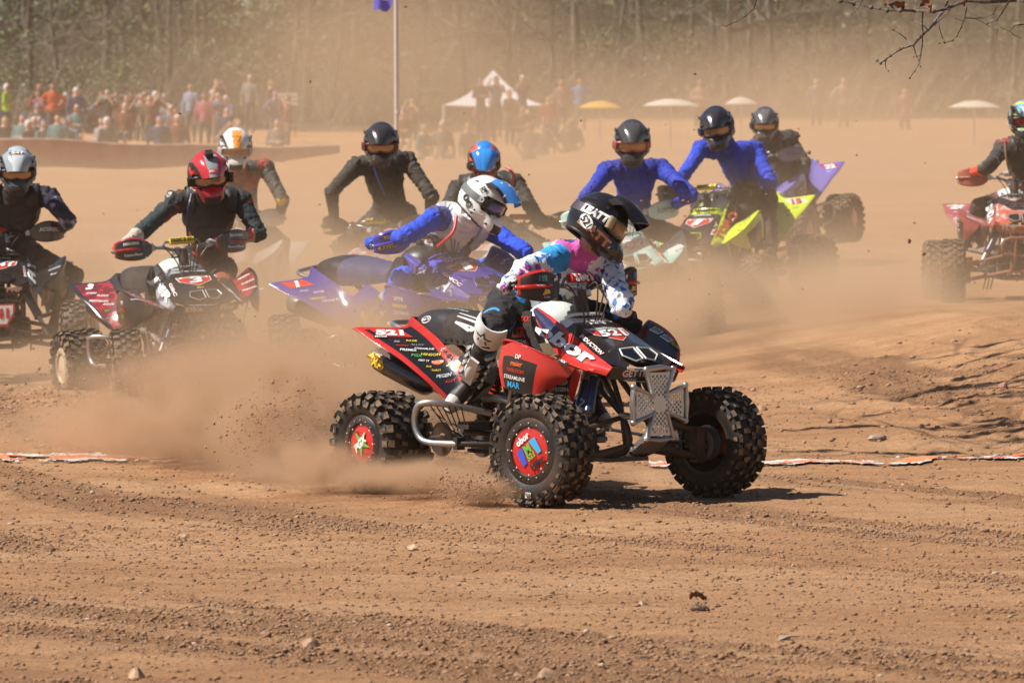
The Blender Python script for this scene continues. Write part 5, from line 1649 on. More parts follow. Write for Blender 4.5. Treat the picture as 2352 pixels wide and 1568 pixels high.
# muddy quad at the right edge
SE = style(plastic=mat('maroon_muddy', (.26, .03, .04), .5, dust=.45), fendgraphic=mat('maroon_panel', (.32, .03, .06), .4, c2=(.45, .40, .40), scale=5, dust=.35), hood=mat('muddy_hood', (.45, .06, .04), .5, c2=(.45, .40, .36), scale=9, dust=.45), hoodlip=cm((.35, .33, .33), .5, .4), shroud=cm((.32, .04, .04), .5, .4), shroud2=cm((.05, .04, .04), .5, .3),
           frame=cm((.20, .08, .05), .6, .6), bump=mat('rusty_bumper', (.22, .075, .05), .55, dust=.5), guard=mat('muddy_guard', (.30, .05, .04), .4, dust=.5, coat=.3), guardedge=cm((.28, .05, .05), .4, .4), rubber=RUBD, knob=KNOBD, pad=cm((.5, .5, .5)), engine=cm((.12, .07, .05), .7, .6), cap=cm((.2, .1, .06), .8, .6), rim=cm((.05, .04, .03), .6, .5))
QE = build_quad('mud covered maroon quad bike with a tube front bumper, cut off by the right edge', (4.13, 42.45, .40), (.03, -1), roll=0, steer=0, wsteer=-8, S=SE)
hood_marks(QE, '22', 'RACING', 'GNCCRACING.COM', 'HONDA', 'FLY', low='FLY'); side_marks(QE, '22', [('FLY', WHT), ('GBC', WHT), ('DWT', WHT)])
st = rstyle(h=(.70, .62, .05), h1=(.10, .35, .60), h2=(.60, .12, .04), v=(.05, .35, .50), v1=gloss((.70, .62, .06)), h3=gloss((.02, .02, .02)), jersey=cloth((.30, .03, .02), (.03, .03, .04), 6, .1, .5, .54), sleeve=cloth((.025, .025, .03), (.2, .2, .2), 12, .1, .62, .64), fore=cloth((.65, .06, .02), (.03, .04, .08), 6, .1, .5, .54), pants=cloth((.05, .03, .03)), glove=cm((.30, .04, .03), .6, .2),
            gog=cm((.04, .03, .03), .5), lens=mat('dark_lens', (.20, .02, .02), .1, .5))
for k_ in ('h0', 'v0'):
    st[k_] = mat('painted_helmet', (.70, .60, .05), .3, c2=(.08, .35, .55), scale=14, c3=(.03, .03, .03), coat=.5)
RE = build_rider('person in a yellow and turquoise helmet with red gloves, cut off by the right edge', QE, P(2352, 272, 41.8), (.10, -.94, -.30), (P(2305, 340, 42.1), P(2415, 340, 42.1)), P(2362, 450, 42.5), st, elb=(P(2272, 382, 41.85), P(2450, 400, 41.9)), seed=12, hscale=1.02, prot=[('chest_protector', tvest, .014, cm((.03, .03, .03), .6))])
b = MB(); b.tube([P(2308, 330, 41.9) - RE['base'], P(2311, 365, 41.85) - RE['base'], P(2320, 400, 41.9) - RE['base']], .008, 6, smooth=3); link('drink_hose', b.mesh('drink_hose'), [cm((.2, .13, .06), .5)], RE['body'])

# ------------------------------------------------------------------ ground
def ground_material():
    m = bpy.data.materials.new('red_clay'); m.use_nodes = True
    t = m.node_tree; n = t.nodes; l = t.links; b = n['Principled BSDF']; b.inputs['Roughness'].default_value = .92; b.inputs['Specular IOR Level'].default_value = .2
    tc = n.new('ShaderNodeTexCoord')

    def nz(sc, de=5, st=None, ro=.6):
        t_ = n.new('ShaderNodeTexNoise'); t_.inputs['Scale'].default_value = sc; t_.inputs['Detail'].default_value = de; t_.inputs['Roughness'].default_value = ro
        s = tc.outputs['Object']
        if st:
            mp = n.new('ShaderNodeMapping'); mp.inputs['Scale'].default_value = st; mp.inputs['Rotation'].default_value = (0, 0, R(9)); l.new(s, mp.inputs[0]); s = mp.outputs[0]
        l.new(s, t_.inputs[0]); return t_.outputs[0]

    def ramp(src, stops):
        r = n.new('ShaderNodeValToRGB'); l.new(src, r.inputs[0]); e = r.color_ramp.elements
        e[0].position, e[0].color = stops[0][0], _c(stops[0][1]); e[1].position, e[1].color = stops[-1][0], _c(stops[-1][1])
        for p, c in stops[1:-1]: q = e.new(p); q.color = _c(c)
        return r.outputs[0]

    def mix(a, b_, f, mode='MIX'):
        x = n.new('ShaderNodeMix'); x.data_type = 'RGBA'; x.blend_type = mode
        l.new(a, x.inputs[6]); l.new(b_, x.inputs[7])
        if isinstance(f, float): x.inputs[0].default_value = f
        else: l.new(f, x.inputs[0])
        return x.outputs[2]
    big = ramp(nz(1.0, 4, (.25, .9, 1)), [(.30, (.42, .215, .104)), (.48, (.52, .280, .140)), (.62, (.58, .335, .178))])
    at = n.new('ShaderNodeAttribute'); at.attribute_name = 'loose'; lo_ = n.new('ShaderNodeRGB'); lo_.outputs[0].default_value = (.29, .150, .076, 1)
    mf = n.new('ShaderNodeMath'); mf.operation = 'MULTIPLY'; mf.inputs[1].default_value = .75; l.new(at.outputs['Fac'], mf.inputs[0]); big = mix(big, lo_.outputs[0], mf.outputs[0])
    fine = ramp(nz(45, 8, None, .85), [(.30, (.35, .32, .30)), (.5, (1, 1, 1)), (.70, (1.35, 1.32, 1.28))])
    c = mix(big, fine, .9, 'MULTIPLY')
    c = mix(c, ramp(nz(170, 4, None, .8), [(.36, (.45, .42, .40)), (.5, (1, 1, 1)), (.66, (1.3, 1.28, 1.25))]), .7, 'MULTIPLY')
    c = mix(c, ramp(nz(5, 7, (.25, 1.6, 1), .7), [(.32, (.72, .70, .68)), (.5, (1, 1, 1)), (.68, (1.18, 1.17, 1.15))]), .8, 'MULTIPLY')
    grit = ramp(nz(190, 2), [(.62, (0, 0, 0)), (.70, (1, 1, 1))]); pale = n.new('ShaderNodeRGB'); pale.outputs[0].default_value = (.42, .30, .21, 1)
    c = mix(c, pale.outputs[0], grit)
    # beyond the track: leaf litter and scrub floor
    sep = n.new('ShaderNodeSeparateXYZ'); l.new(tc.outputs['Object'], sep.inputs[0])
    mr = n.new('ShaderNodeMapRange'); mr.inputs[1].default_value = 165; mr.inputs[2].default_value = 190; l.new(sep.outputs[1], mr.inputs[0])
    lit = ramp(nz(.8, 8, None, .7), [(.3, (.018, .018, .010)), (.5, (.045, .036, .020)), (.7, (.09, .07, .04))])
    c = mix(c, lit, mr.outputs[0])
    l.new(c, b.inputs['Base Color'])
    bp = n.new('ShaderNodeBump'); bp.inputs['Strength'].default_value = 1.0; bp.inputs['Distance'].default_value = .022
    l.new(nz(70, 6, None, .8), bp.inputs['Height']); l.new(bp.outputs[0], b.inputs['Normal'])
    return m


GM = ground_material()


def axis(segs):
    out = [segs[0][0]]
    for a, b, s0, s1 in segs:
        x = a
        while x < b - 1e-6:
            f = (x - a) / (b - a); x += s0 * (s1 / s0) ** f; out.append(min(x, b))
    return np.unique(np.round(out, 5))


xs = axis([(-400, -40, 60, 12), (-40, -4, 3, .12), (-4, -2.7, .10, .02), (-2.7, 2.9, .0135, .0135), (2.9, 4.6, .02, .08), (4.6, 40, .12, 3), (40, 400, 12, 60)])
ys = axis([(-30, 13, 6, .5), (13, 15.6, .2, .02), (15.6, 20, .016, .022), (20, 30, .022, .05), (30, 46, .05, .25), (46, 400, .4, 12)])
X, Y = np.meshgrid(xs, ys)
Z = gz(X, Y) + detail(X, Y) * (1 - sm((Y - 30) / 14)) * sm((Y - 13) / 2) * (1 - sm((np.abs(X) - 3.5) / 3))
# ruts pressed flat under the leading quad's tyres
for w, kind, s in Q1[3]:
    p = Q1[1] @ w.matrix_local.translation
    k = np.exp(-(((X - p.x) / .28) ** 2 + ((Y - p.y) / .30) ** 2)); Z = Z * (1 - k) + (gz(X, Y) - .004) * k
nx, ny = len(xs), len(ys)
co = np.stack([X, Y, Z], -1).reshape(-1, 3).astype('f')
idx = np.arange(nx * ny).reshape(ny, nx)
q = np.stack([idx[:-1, :-1], idx[:-1, 1:], idx[1:, 1:], idx[1:, :-1]], -1).reshape(-1, 4)
me = bpy.data.meshes.new('ground'); me.vertices.add(len(co)); me.vertices.foreach_set('co', co.ravel())
me.loops.add(q.size); me.loops.foreach_set('vertex_index', q.ravel().astype('i')); me.polygons.add(len(q))
me.polygons.foreach_set('loop_start', np.arange(0, q.size, 4, dtype='i')); me.polygons.foreach_set('use_smooth', np.ones(len(q), bool)); me.update(calc_edges=True)
att = me.attributes.new('loose', 'FLOAT', 'POINT'); att.data.foreach_set('value', (loose(X, Y) * (1 - sm((Y - 34) / 10))).ravel().astype('f'))
ground = link('ground', me, [GM]); tag(ground, kind='structure')


def gtop(x, y):
    x = np.atleast_1d(x); y = np.atleast_1d(y)
    return gz(x, y) + detail(x, y) * (1 - sm((y - 30) / 14))


# lime and orange line sprayed across the track
def spray(name, u0, u1, v0, v1, d, label):
    b = MB(); n = 420
    xa, xb = (u0 - 1176) / F * d, (u1 - 1176) / F * d
    nj = 13
    for i in range(n):
        x0 = xa + (xb - xa) * i / n; x1 = xa + (xb - xa) * (i + 1) / n

        def cy_(x):
            f = (x - xa) / (xb - xa); return (v0 + (v1 - v0) * f) + .16 * float(fbm(np.array(x * 1.3 + 4), np.array(3.), 3)) * 1.5
        for j in range(nj):
            w0, w1 = (j / nj - .5) * .62, ((j + 1) / nj - .5) * .62
            m_ = (w0 + w1) / 2
            e = abs(m_) + .16 * float(fbm(np.array(x0 * 9), np.array(m_ * 12 + 7), 3))
            if e > .235 and not (j in (1, 2, 10, 11) and float(fbm(np.array(x0 * 30), np.array(m_ * 40.), 2)) > -.06): continue
            if float(fbm(np.array(x0 * 5 + 40), np.array(m_ * 5.), 3)) > .20: continue
            pts = [(x0, cy_(x0) + w0), (x1, cy_(x1) + w0), (x1, cy_(x1) + w1), (x0, cy_(x0) + w1)]
            k = 0 if (abs(m_) < .115 + .10 * float(fbm(np.array(x0 * 7), np.array(2. + m_ * 6), 2))) else 1
            zz = gtop([p[0] for p in pts], [p[1] for p in pts])
            o = len(b.v); b.v += [(p[0], p[1], float(z) + .014) for p, z in zip(pts, zz)]; b.f.append((o, o + 1, o + 2, o + 3)); b.m.append(k)
    if b.f:
        o = link(name, b.mesh(name, 0), [mat('orange_spray', (.72, .16, .05), .9, c2=(.36, .19, .10), scale=26, lo=.48, hi=.62, dust=.25), mat('white_lime', (.72, .68, .68), .9, c2=(.36, .22, .14), scale=30, lo=.46, hi=.60, dust=.2)])
        tag(o, kind='structure'); o['label'] = label


spray('course_line', -60, 640, 27.75, 27.55, 27.7, 'orange and white marking line sprayed on the soil at the left')
spray('course_line', 1480, 2460, 27.1, 28.35, 28.2, 'orange and white marking line sprayed on the soil at the right')


# crumbs, clods and pebbles of the loose soil
def rocklet(rr, rough=.25, n=1):
    """one small irregular stone, about twenty faces"""
    t = (1 + 5 ** .5) / 2
    vs = [(-1, t, 0), (1, t, 0), (-1, -t, 0), (1, -t, 0), (0, -1, t), (0, 1, t), (0, -1, -t), (0, 1, -t), (t, 0, -1), (t, 0, 1), (-t, 0, -1), (-t, 0, 1)]
    fs = [(0, 11, 5), (0, 5, 1), (0, 1, 7), (0, 7, 10), (0, 10, 11), (1, 5, 9), (5, 11, 4), (11, 10, 2), (10, 7, 6), (7, 1, 8), (3, 9, 4), (3, 4, 2), (3, 2, 6), (3, 6, 8), (3, 8, 9), (4, 9, 5), (2, 4, 11), (6, 2, 10), (8, 6, 7), (9, 8, 1)]
    return np.array([np.array(v) / 1.9 * (1 + rr.uniform(-rough, rough)) for v in vs]), fs


def scatter(name, n, region, size, mats, label, weight=None, cat=None, flat=.6, seed=3):
    rr = random.Random(seed); ng = np.random.default_rng(seed)
    x0, x1, y0, y1 = region
    y = y0 + (y1 - y0) * ng.random(n * 3) ** 1.0; x = ng.uniform(x0, x1, n * 3)
    k = np.abs(x) < y * .108
    if weight is not None: k &= ng.random(n * 3) < weight(x, y)
    x, y = x[k][:n], y[k][:n]
    z = gtop(x, y)
    protos = [rocklet(rr, .30) for _ in range(8)]
    A = np.concatenate([protos[i % 8][0] for i in range(len(x))]).reshape(len(x), 12, 3)
    sz = size[0] * (size[1] / size[0]) ** (ng.random(len(x)) ** 3.2)
    sc = np.stack([sz * ng.uniform(.7, 1.3, len(x)), sz * ng.uniform(.7, 1.3, len(x)), sz * ng.uniform(.45, .9, len(x)) * flat / .6], -1)
    A = A * sc[:, None, :]
    th = ng.uniform(0, 6.28, len(x)); c, s = np.cos(th)[:, None], np.sin(th)[:, None]
    A = np.stack([A[:, :, 0] * c - A[:, :, 1] * s, A[:, :, 0] * s + A[:, :, 1] * c, A[:, :, 2]], -1) + np.stack([x, y, z + sc[:, 2] * .25], -1)[:, None, :]
    Fc = np.array(protos[0][1]); FF_ = (Fc[None] + (np.arange(len(x)) * 12)[:, None, None]).reshape(-1, 3)
    me = bpy.data.meshes.new(name); me.vertices.add(A.shape[0] * 12); me.vertices.foreach_set('co', A.reshape(-1).astype('f'))
    me.loops.add(FF_.size); me.loops.foreach_set('vertex_index', FF_.ravel().astype('i')); me.polygons.add(len(FF_))
    me.polygons.foreach_set('loop_start', np.arange(0, FF_.size, 3, dtype='i'))
    mi = np.repeat(ng.integers(0, len(mats), len(x)), 20).astype('i')
    me.update(calc_edges=True)
    o = link(name, me, mats); me.polygons.foreach_set('material_index', mi)
    return tag(o, label, cat, kind='stuff')


def strips(x, y):
    return np.clip(.16 + .9 * loose(x, y), 0, 1)


SOILS = [mat('clod_dark', (.24, .125, .064), .95, c2=(.32, .175, .092), scale=40, bump=.5), mat('clod_light', (.30, .17, .092), .95, c2=(.23, .125, .065), scale=50, bump=.5), mat('clod_mid', (.25, .135, .07), .95, bump=.5)]
scatter('soil_crumbs', 60000, (-2.3, 2.3, 15.6, 23), (.0020, .012), SOILS, 'loose crumbs of red soil across the near track', strips, seed=4)
scatter('soil_crumbs', 16000, (-3.4, 3.4, 22, 34), (.004, .015), SOILS, 'loose crumbs of red soil further along the track', strips, seed=5)
scatter('pebbles', 420, (-3.2, 3.4, 15.6, 33), (.004, .020), [mat('pebble_pale', (.42, .31, .22), .8, bump=.3), mat('pebble_tan', (.36, .24, .15), .85, bump=.3)], 'small pale pebbles dotted over the soil', seed=6)
scatter('pebbles', 300, (1.4, 4.0, 28, 36), (.006, .028), [mat('pebble_bank', (.34, .22, .14), .85, bump=.3), SOILS[1]], 'stones and lumps on the bank at the right', seed=8)
scatter('pebbles', 350, (-4.0, -2.0, 28, 36), (.008, .030), [mat('pebble_left', (.34, .22, .14), .85, bump=.3), SOILS[0]], 'stones and lumps in the soil at the left', seed=9)


def stone(u, v, size, label, col=(.45, .33, .22), flat=.6, seed=1, name='stone', cat='stone'):
    d = F * EYE / (v - HORIZON); x = (u - 1176) / F * d; z = float(gtop(x, d)[0])
    d = F * (EYE - z) / (v - HORIZON); x = (u - 1176) / F * d; z = float(gtop(x, d)[0])
    b = MB(); b.ell((0, 0, 0), (1, 1, 1), None, 14, 9); r = random.Random(seed); off = V((r.random() * 40, r.random() * 40, 0))
    q = []
    for p in b.v:
        p = V(p); k = 1 + .35 * noise.noise(p * 1.1 + off) + .15 * noise.noise(p * 2.7 + off)
        p = p * k
        for ax in (V((.6, .2, .75)), V((-.7, .3, .5)), V((.1, -.85, .4))):
            dd = p.dot(ax.normalized()) - .72
            if dd > 0: p -= ax.normalized() * dd * .85
        q.append((p.x * size * .5, p.y * size * .42, p.z * size * .5 * flat))
    b.v = q
    o = link(name, b.mesh(name, 28), [mat('stone_face', col, .85, c2=(col[0] * .7, col[1] * .62, col[2] * .6), scale=18, dust=.3, bump=.6, bscale=50)], None, Matrix.Translation((x, d, z + size * .04)))
    o.rotation_euler = (r.uniform(-.2, .2), r.uniform(-.2, .2), r.uniform(0, 6))
    return tag(o, label, cat)


ST = [(948, 1262, .060, 'pale angular stone standing alone on the soil left of centre', (.50, .37, .22), .8), (712, 1482, .085, 'largest brown rounded stone near the bottom left', (.34, .21, .13), .6), (313, 1555, .06, 'upright tan stone cut by the bottom edge at left', (.46, .30, .18), 1.2), (445, 1481, .030, 'small white stone above the bottom left corner', (.58, .46, .38), .6),
      (893, 1437, .040, 'flat pale stone right of the largest rounded stone', (.44, .32, .21), .4), (610, 1461, .05, 'brown stone beside the largest rounded stone', (.30, .19, .12), .7), (1255, 1545, .07, 'pair of joined brown stones at the bottom edge, the right one', (.40, .27, .18), .8), (1190, 1548, .055, 'brown stone at the bottom edge, left of the joined pair', (.42, .28, .18), .7),
      (1475, 1386, .045, 'smooth tan stone left of the dead leaf', (.42, .28, .18), .6), (1312, 1345, .020, 'tiny white round stone above the small stick', (.62, .55, .48), .8), (1412, 1252, .030, 'dark pointed stone in the middle of the track', (.26, .16, .10), 1.0), (1455, 1252, .020, 'small pointed stone right of the dark pointed one', (.38, .25, .16), .8),
      (1800, 1192, .028, 'small dark leaning stone right of the front tyre shadow', (.30, .19, .12), 1.0), (1835, 1130, .026, 'grey stone near the shadow tips', (.36, .28, .22), .7), (2075, 1113, .030, 'white stone below the marking line', (.50, .42, .36), .7), (2063, 1056, .040, 'grey rounded stone sitting on the marking line', (.50, .44, .42), .6),
      (1968, 1062, .040, 'white stone on the near edge of the marking line', (.62, .58, .55), .6), (1750, 932, .085, 'red brown rock behind the far front tyre', (.42, .27, .17), .8), (2015, 1008, .13, 'half buried grey boulder in the branch shadow', (.34, .27, .20), .5), (2305, 810, .07, 'upright red brown rock near the right edge', (.36, .19, .12), 1.2),
      (1325, 1262, .024, 'small brown stone right of the middle', (.34, .22, .14), .7), (2035, 1262, .030, 'low tan stone on the smooth soil at right', (.38, .26, .17), .5), (115, 1265, .05, 'dark clod at the left side', (.24, .13, .07), .8), (335, 1257, .032, 'flat brown clod at the left', (.26, .14, .08), .4), (425, 1232, .045, 'smooth tan stone left of the pale angular one', (.40, .27, .18), .6),
      (520, 1062, .04, 'stone lying just past the left marking line', (.40, .26, .16), .7), (430, 1435, .03, 'small clod on loose soil at the bottom left', (.27, .15, .08), .8), (75, 1380, .045, 'brown stone near the left edge of the foreground', (.33, .21, .13), .7), (1800, 1470, .05, 'grey brown stone in the loose foreground soil at right', (.32, .21, .13), .6)]
for k, (u, v, sz, lb, c, fl) in enumerate(ST): stone(u, v, sz, lb, c, fl, seed=20 + k)


def ground_pt(u, v, lift=0):
    d = F * EYE / (v - HORIZON); x = (u - 1176) / F * d
    for _ in range(3): z = float(gtop(x, d)[0]); d = F * (EYE - z) / (v - HORIZON); x = (u - 1176) / F * d
    return V((x, d, z + lift))


def stick(u0, v0, u1, v1, r, label, col=(.42, .30, .18)):
    a, b_ = ground_pt(u0, v0, r), ground_pt(u1, v1, r * 1.5); c = a
    m = MB(); mid = (a + b_) / 2 + V((0, .005, .006)); m.tube([V(), mid - c, b_ - c], [r, r * .8, r * .5], 6, smooth=3)
    o = link('stick', m.mesh('stick'), [mat('dry_wood', col, .8, bump=.4)], None, Matrix.Translation(c)); tag(o, label, 'stick')


stick(1238, 1376, 1300, 1366, .0035, 'pale broken stick lying on the soil below centre')
stick(1788, 1474, 1835, 1466, .006, 'curled pale piece of bark in the foreground at right', (.5, .42, .33))
stick(2125, 1108, 2150, 1092, .003, 'thin dark twig below the marking line at right', (.12, .08, .05))
stick(2060, 1100, 2098, 1106, .003, 'thin brown twig beside the white stone', (.15, .09, .06))
stick(1450, 1520, 1500, 1512, .003, 'short dark twig at the bottom right of centre', (.14, .09, .06))
stick(540, 1320, 620, 1323, .0025, 'long thin dry stem on the soil at left', (.36, .22, .13))
# dead leaf and seed husk
c = ground_pt(1602, 1376, -.012); b = MB(); g = []
for i in range(9):
    t = i / 8; row = []
    for j in range(7):
        s_ = -1 + j / 3; w = .028 * math.sin(math.pi * min(1, t * .95 + .05)) * (1 + .3 * math.sin(t * 14))
        row.append(V((-.030 + .065 * t, s_ * w * .5, .012 + .020 * abs(s_) + .012 * math.sin(t * 4) + .004 * math.sin(t * 20 + j))))
    g.append(row)
b.sheet(g, .0008); lf = link('dead_leaf', b.mesh('dead_leaf'), [mat('dry_leaf', (.11, .045, .022), .7, bump=.3)], None, Matrix.Translation(c)); tag(lf, 'dark brown curled dead leaf lying above the seed husk', 'leaf')
c = ground_pt(1608, 1402, -.010); b = MB(); b.ell((0, 0, .016), (.035, .018, .016), None, 12, 8, 0); rr = random.Random(3)
for k in range(46):
    a = rr.uniform(0, 6.28); e = rr.uniform(0, 1.3); n_ = V((math.cos(a) * math.cos(e), math.sin(a) * math.cos(e), math.sin(e))); p = V((n_.x * .032, n_.y * .017, .015 + n_.z * .014))
    b.tube([p, p + n_ * .012 + V((-.006, 0, 0))], [.0035, .0008], 4, 1)
ck = link('pine_cone', b.mesh('pine_cone'), [mat('cone_dark', (.12, .08, .05), .8), mat('cone_scale', (.34, .26, .17), .8)], None, Matrix.Translation(c)); tag(ck, 'small broken pine cone on the soil in the right foreground', 'pine cone')


# ------------------------------------------------------------------ flying clods and dust
def flying(name, n, cen, rad, size, label, seed, flt=None):
    rr = random.Random(seed); b = MB(); pr = [rocklet(rr, .35) for _ in range(5)]
    for k in range(n):
        while True:
            p = V((rr.gauss(0, 1) * rad[0], rr.gauss(0, 1) * rad[1], rr.gauss(0, 1) * rad[2])) + V(cen)
            if p.z > float(gz(p.x, p.y)) + .01: break
        sz = size[0] * (size[1] / size[0]) ** (rr.random() ** 3.5); vs, fs = pr[k % 5]
        sx, sy, sz_ = sz * rr.uniform(.6, 1.4), sz * rr.uniform(.6, 1.4), sz * rr.uniform(.6, 1.2)
        b.add([(v[0] * sx + p.x, v[1] * sy + p.y, v[2] * sz_ + p.z) for v in vs], fs)
    o = link(name, b.mesh(name, 0), [SOILS[0]]); return tag(o, label, kind='stuff')


flying('flying_soil', 1500, P(420, 930, 32.6), (.45, .6, .20), (.003, .016), 'crumbs of soil flying up beside the number 3 quad bike', 31)
flying('flying_soil', 900, P(560, 930, 29), (.55, .8, .22), (.002, .010), 'fine soil spray behind the leading quad bike', 32)
flying('flying_soil', 3600, P(648, 1000, 26.1), (.13, .2, .10), (.002, .009), 'soil thrown up by the leading rear tyre', 33)
flying('flying_soil', 1600, P(1095, 1120, 24.1), (.11, .15, .030), (.002, .009), 'soil spray behind the near front tyre', 34)
flying('flying_soil', 180, P(1100, 500, 34), (2.4, 4, .7), (.003, .012), 'specks of soil hanging in the air over the whole field', 35)
CL = [(478, 862, 30.5, .07, 'long brown clod flying above the others'), (427, 909, 30, .045, 'upper one of two brown clods tumbling together'), (425, 924, 30, .05, 'lower one of two brown clods tumbling together'), (403, 840, 31, .03, 'small clod flying left of the long one'), (559, 858, 30, .025, 'round dark clod flying at right of the long one'),
      (697, 998, 27, .05, 'elongated clod flying above the marking line'), (2089, 553, 30, .030, 'single dark clod high in the air at the right'), (1858, 350, 40, .05, 'small brown clod in the air beside the furthest rider'), (334, 955, 31, .03, 'pale square clod falling by the number 3 front tyre')]
for k, (u, v, d, sz, lb) in enumerate(CL):
    b = MB(); vs, fs = rocklet(random.Random(60 + k), .45); b.add([(p[0] * sz * .55, p[1] * sz * .4, p[2] * sz * .35) for p in vs], fs)
    o = link('dirt_clod', b.mesh('dirt_clod', 20), [SOILS[k % 2] if k != 8 else mat('pale_clod', (.5, .38, .27), .9)], None, Matrix.Translation(P(u, v, d)) @ Matrix.Rotation(k * 1.3, 4, 'Y')); tag(o, lb, 'clod')


def dust_volume(name, lo, hi, res, plumes, slabs, nscale, nlo, nhi, color, label, dens=1.0, off=0.0, aniso=0.0, nz2=None):
    ng = bpy.data.node_groups.new(name, 'GeometryNodeTree'); ng.interface.new_socket('Geometry', in_out='OUTPUT', socket_type='NodeSocketGeometry')
    n = ng.nodes; l = ng.links; out = n.new('NodeGroupOutput')

    def M(op, a, b_=None, c=None):
        x = n.new('ShaderNodeMath'); x.operation = op
        for i, v in enumerate((a, b_, c)):
            if v is None: continue
            if isinstance(v, (int, float)): x.inputs[i].default_value = v
            else: l.new(v, x.inputs[i])
        return x.outputs[0]
    pos = n.new('GeometryNodeInputPosition').outputs[0]
    sep = n.new('ShaderNodeSeparateXYZ'); l.new(pos, sep.inputs[0]); x_, y_, z_ = sep.outputs[:3]
    tot = None

    def vm(op, a, b_):
        v = n.new('ShaderNodeVectorMath'); v.operation = op; l.new(a, v.inputs[0])
        if isinstance(b_, tuple): v.inputs[1].default_value = b_
        else: l.new(b_, v.inputs[1])
        return v
    for c, r, amp in plumes:
        d = vm('MULTIPLY', vm('SUBTRACT', pos, tuple(c)).outputs[0], tuple(1 / q for q in r)).outputs[0]
        g = M('MULTIPLY', M('EXPONENT', M('MULTIPLY', vm('DOT_PRODUCT', d, d).outputs['Value'], -1.0)), amp)
        tot = g if tot is None else M('ADD', tot, g)
    for (ya, yb, soft, z0, h, amp, xk) in slabs:      # layer over the ground between two distances, thinning upwards
        f = M('MULTIPLY', M('SMOOTH_MIN', M('DIVIDE', M('SUBTRACT', y_, ya), soft), 1.0, .3), 1.0); f = M('MAXIMUM', f, 0.0)
        f2 = M('MINIMUM', M('MAXIMUM', M('DIVIDE', M('SUBTRACT', yb, y_), soft), 0.0), 1.0); f = M('MINIMUM', f, 1.0)
        zz = M('MAXIMUM', M('SUBTRACT', z_, M('ADD', z0, M('MULTIPLY', x_, xk))), 0.0)
        e = M('EXPONENT', M('MULTIPLY', M('POWER', M('DIVIDE', zz, h), 1.6), -1.0))
        g = M('MULTIPLY', M('MULTIPLY', M('MULTIPLY', f, f2), e), amp); tot = g if tot is None else M('ADD', tot, g)
    t_ = n.new('ShaderNodeTexNoise'); t_.inputs['Scale'].default_value = nscale; t_.inputs['Detail'].default_value = 4; t_.inputs['Roughness'].default_value = .55; t_.inputs['Distortion'].default_value = .6
    l.new(vm('MULTIPLY', vm('ADD', pos, (off, off, off)).outputs[0], nz2 or (1, 1, 1)).outputs[0], t_.inputs['Vector'])
    mr = n.new('ShaderNodeMapRange'); mr.inputs[1].default_value = nlo; mr.inputs[2].default_value = nhi; l.new(t_.outputs[0], mr.inputs[0])
    # fade at every face of the box
    fade = None
    for a, o0, o1 in ((x_, lo[0], hi[0]), (y_, lo[1], hi[1]), (z_, None, hi[2])):
        s = (o1 - (o0 if o0 is not None else lo[2])) * .12
        k = M('DIVIDE', M('SUBTRACT', o1, a), s)
        if o0 is not None: k = M('MINIMUM', k, M('DIVIDE', M('SUBTRACT', a, o0), s))
        k = M('MINIMUM', M('MAXIMUM', k, 0.0), 1.0); fade = k if fade is None else M('MULTIPLY', fade, k)
    dn = M('MULTIPLY', M('MULTIPLY', M('MULTIPLY', tot, mr.outputs[0]), fade), dens)
    vc = n.new('GeometryNodeVolumeCube'); l.new(dn, vc.inputs['Density'])
    vc.inputs['Min'].default_value = lo; vc.inputs['Max'].default_value = hi
    for k, a in zip(('Resolution X', 'Resolution Y', 'Resolution Z'), res): vc.inputs[k].default_value = a
    m = bpy.data.materials.new(name); m.use_nodes = True; t = m.node_tree; t.nodes.remove(t.nodes['Principled BSDF'])
    pv = t.nodes.new('ShaderNodeVolumePrincipled'); pv.inputs['Color'].default_value = _c(color); pv.inputs['Density'].default_value = 1.0; pv.inputs['Anisotropy'].default_value = aniso
    t.links.new(pv.outputs[0], t.nodes['Material Output'].inputs['Volume'])
    sm_ = n.new('GeometryNodeSetMaterial'); sm_.inputs['Material'].default_value = m; l.new(vc.outputs[0], sm_.inputs[0]); l.new(sm_.outputs[0], out.inputs[0])
    me = bpy.data.meshes.new(name); o = bpy.data.objects.new(name, me); COL.objects.link(o)
    md = o.modifiers.new('dust', 'NODES'); md.node_group = ng
    return tag(o, label, kind='stuff')


DC = (.80, .585, .385)
SWIRL = [
    (P(560, 700, 37), (.8, 2.2, .45), 2.03), (P(860, 700, 38.5), (1.4, 2.0, .36), 1.59), (P(1250, 700, 38), (1.6, 2.0, .40), 1.45), (P(1540, 770, 38.4), (1.5, 1.6, .42), 2.32), (P(1740, 740, 40.4), (.9, 1.0, .34), 1.59), (P(1900, 710, 40.5), (.8, 1.2, .32), 1.74), (P(2000, 640, 46), (.7, 1.2, .4), 1.01), (P(700, 740, 36.5), (.5, .9, .32), 1.89),
    (P(900, 770, 30.4), (1.1, 1.0, .26), 1.45), (P(780, 760, 29.5), (.7, 1.0, .25), 1.16), (P(700, 880, 30.6), (.7, 1.2, .32), 2.17), (P(1090, 720, 31.2), (.6, .5, .28), 1.16), (P(1020, 560, 32.0), (.25, .35, .18), 0.58), (P(580, 740, 33.2), (.30, .5, .25), 2.61), (P(520, 880, 33.0), (.4, .5, .12), 2.17),
    (P(150, 850, 34.5), (.5, 1.2, .15), 1.74), (P(1600, 640, 38.2), (.8, .7, .2), 0.72), (P(870, 600, 40.0), (.6, .5, .25), 0.58), (P(1450, 470, 39.3), (.3, .3, .25), 0.51), (P(1690, 480, 42.5), (.45, .5, .25), 0.51)]
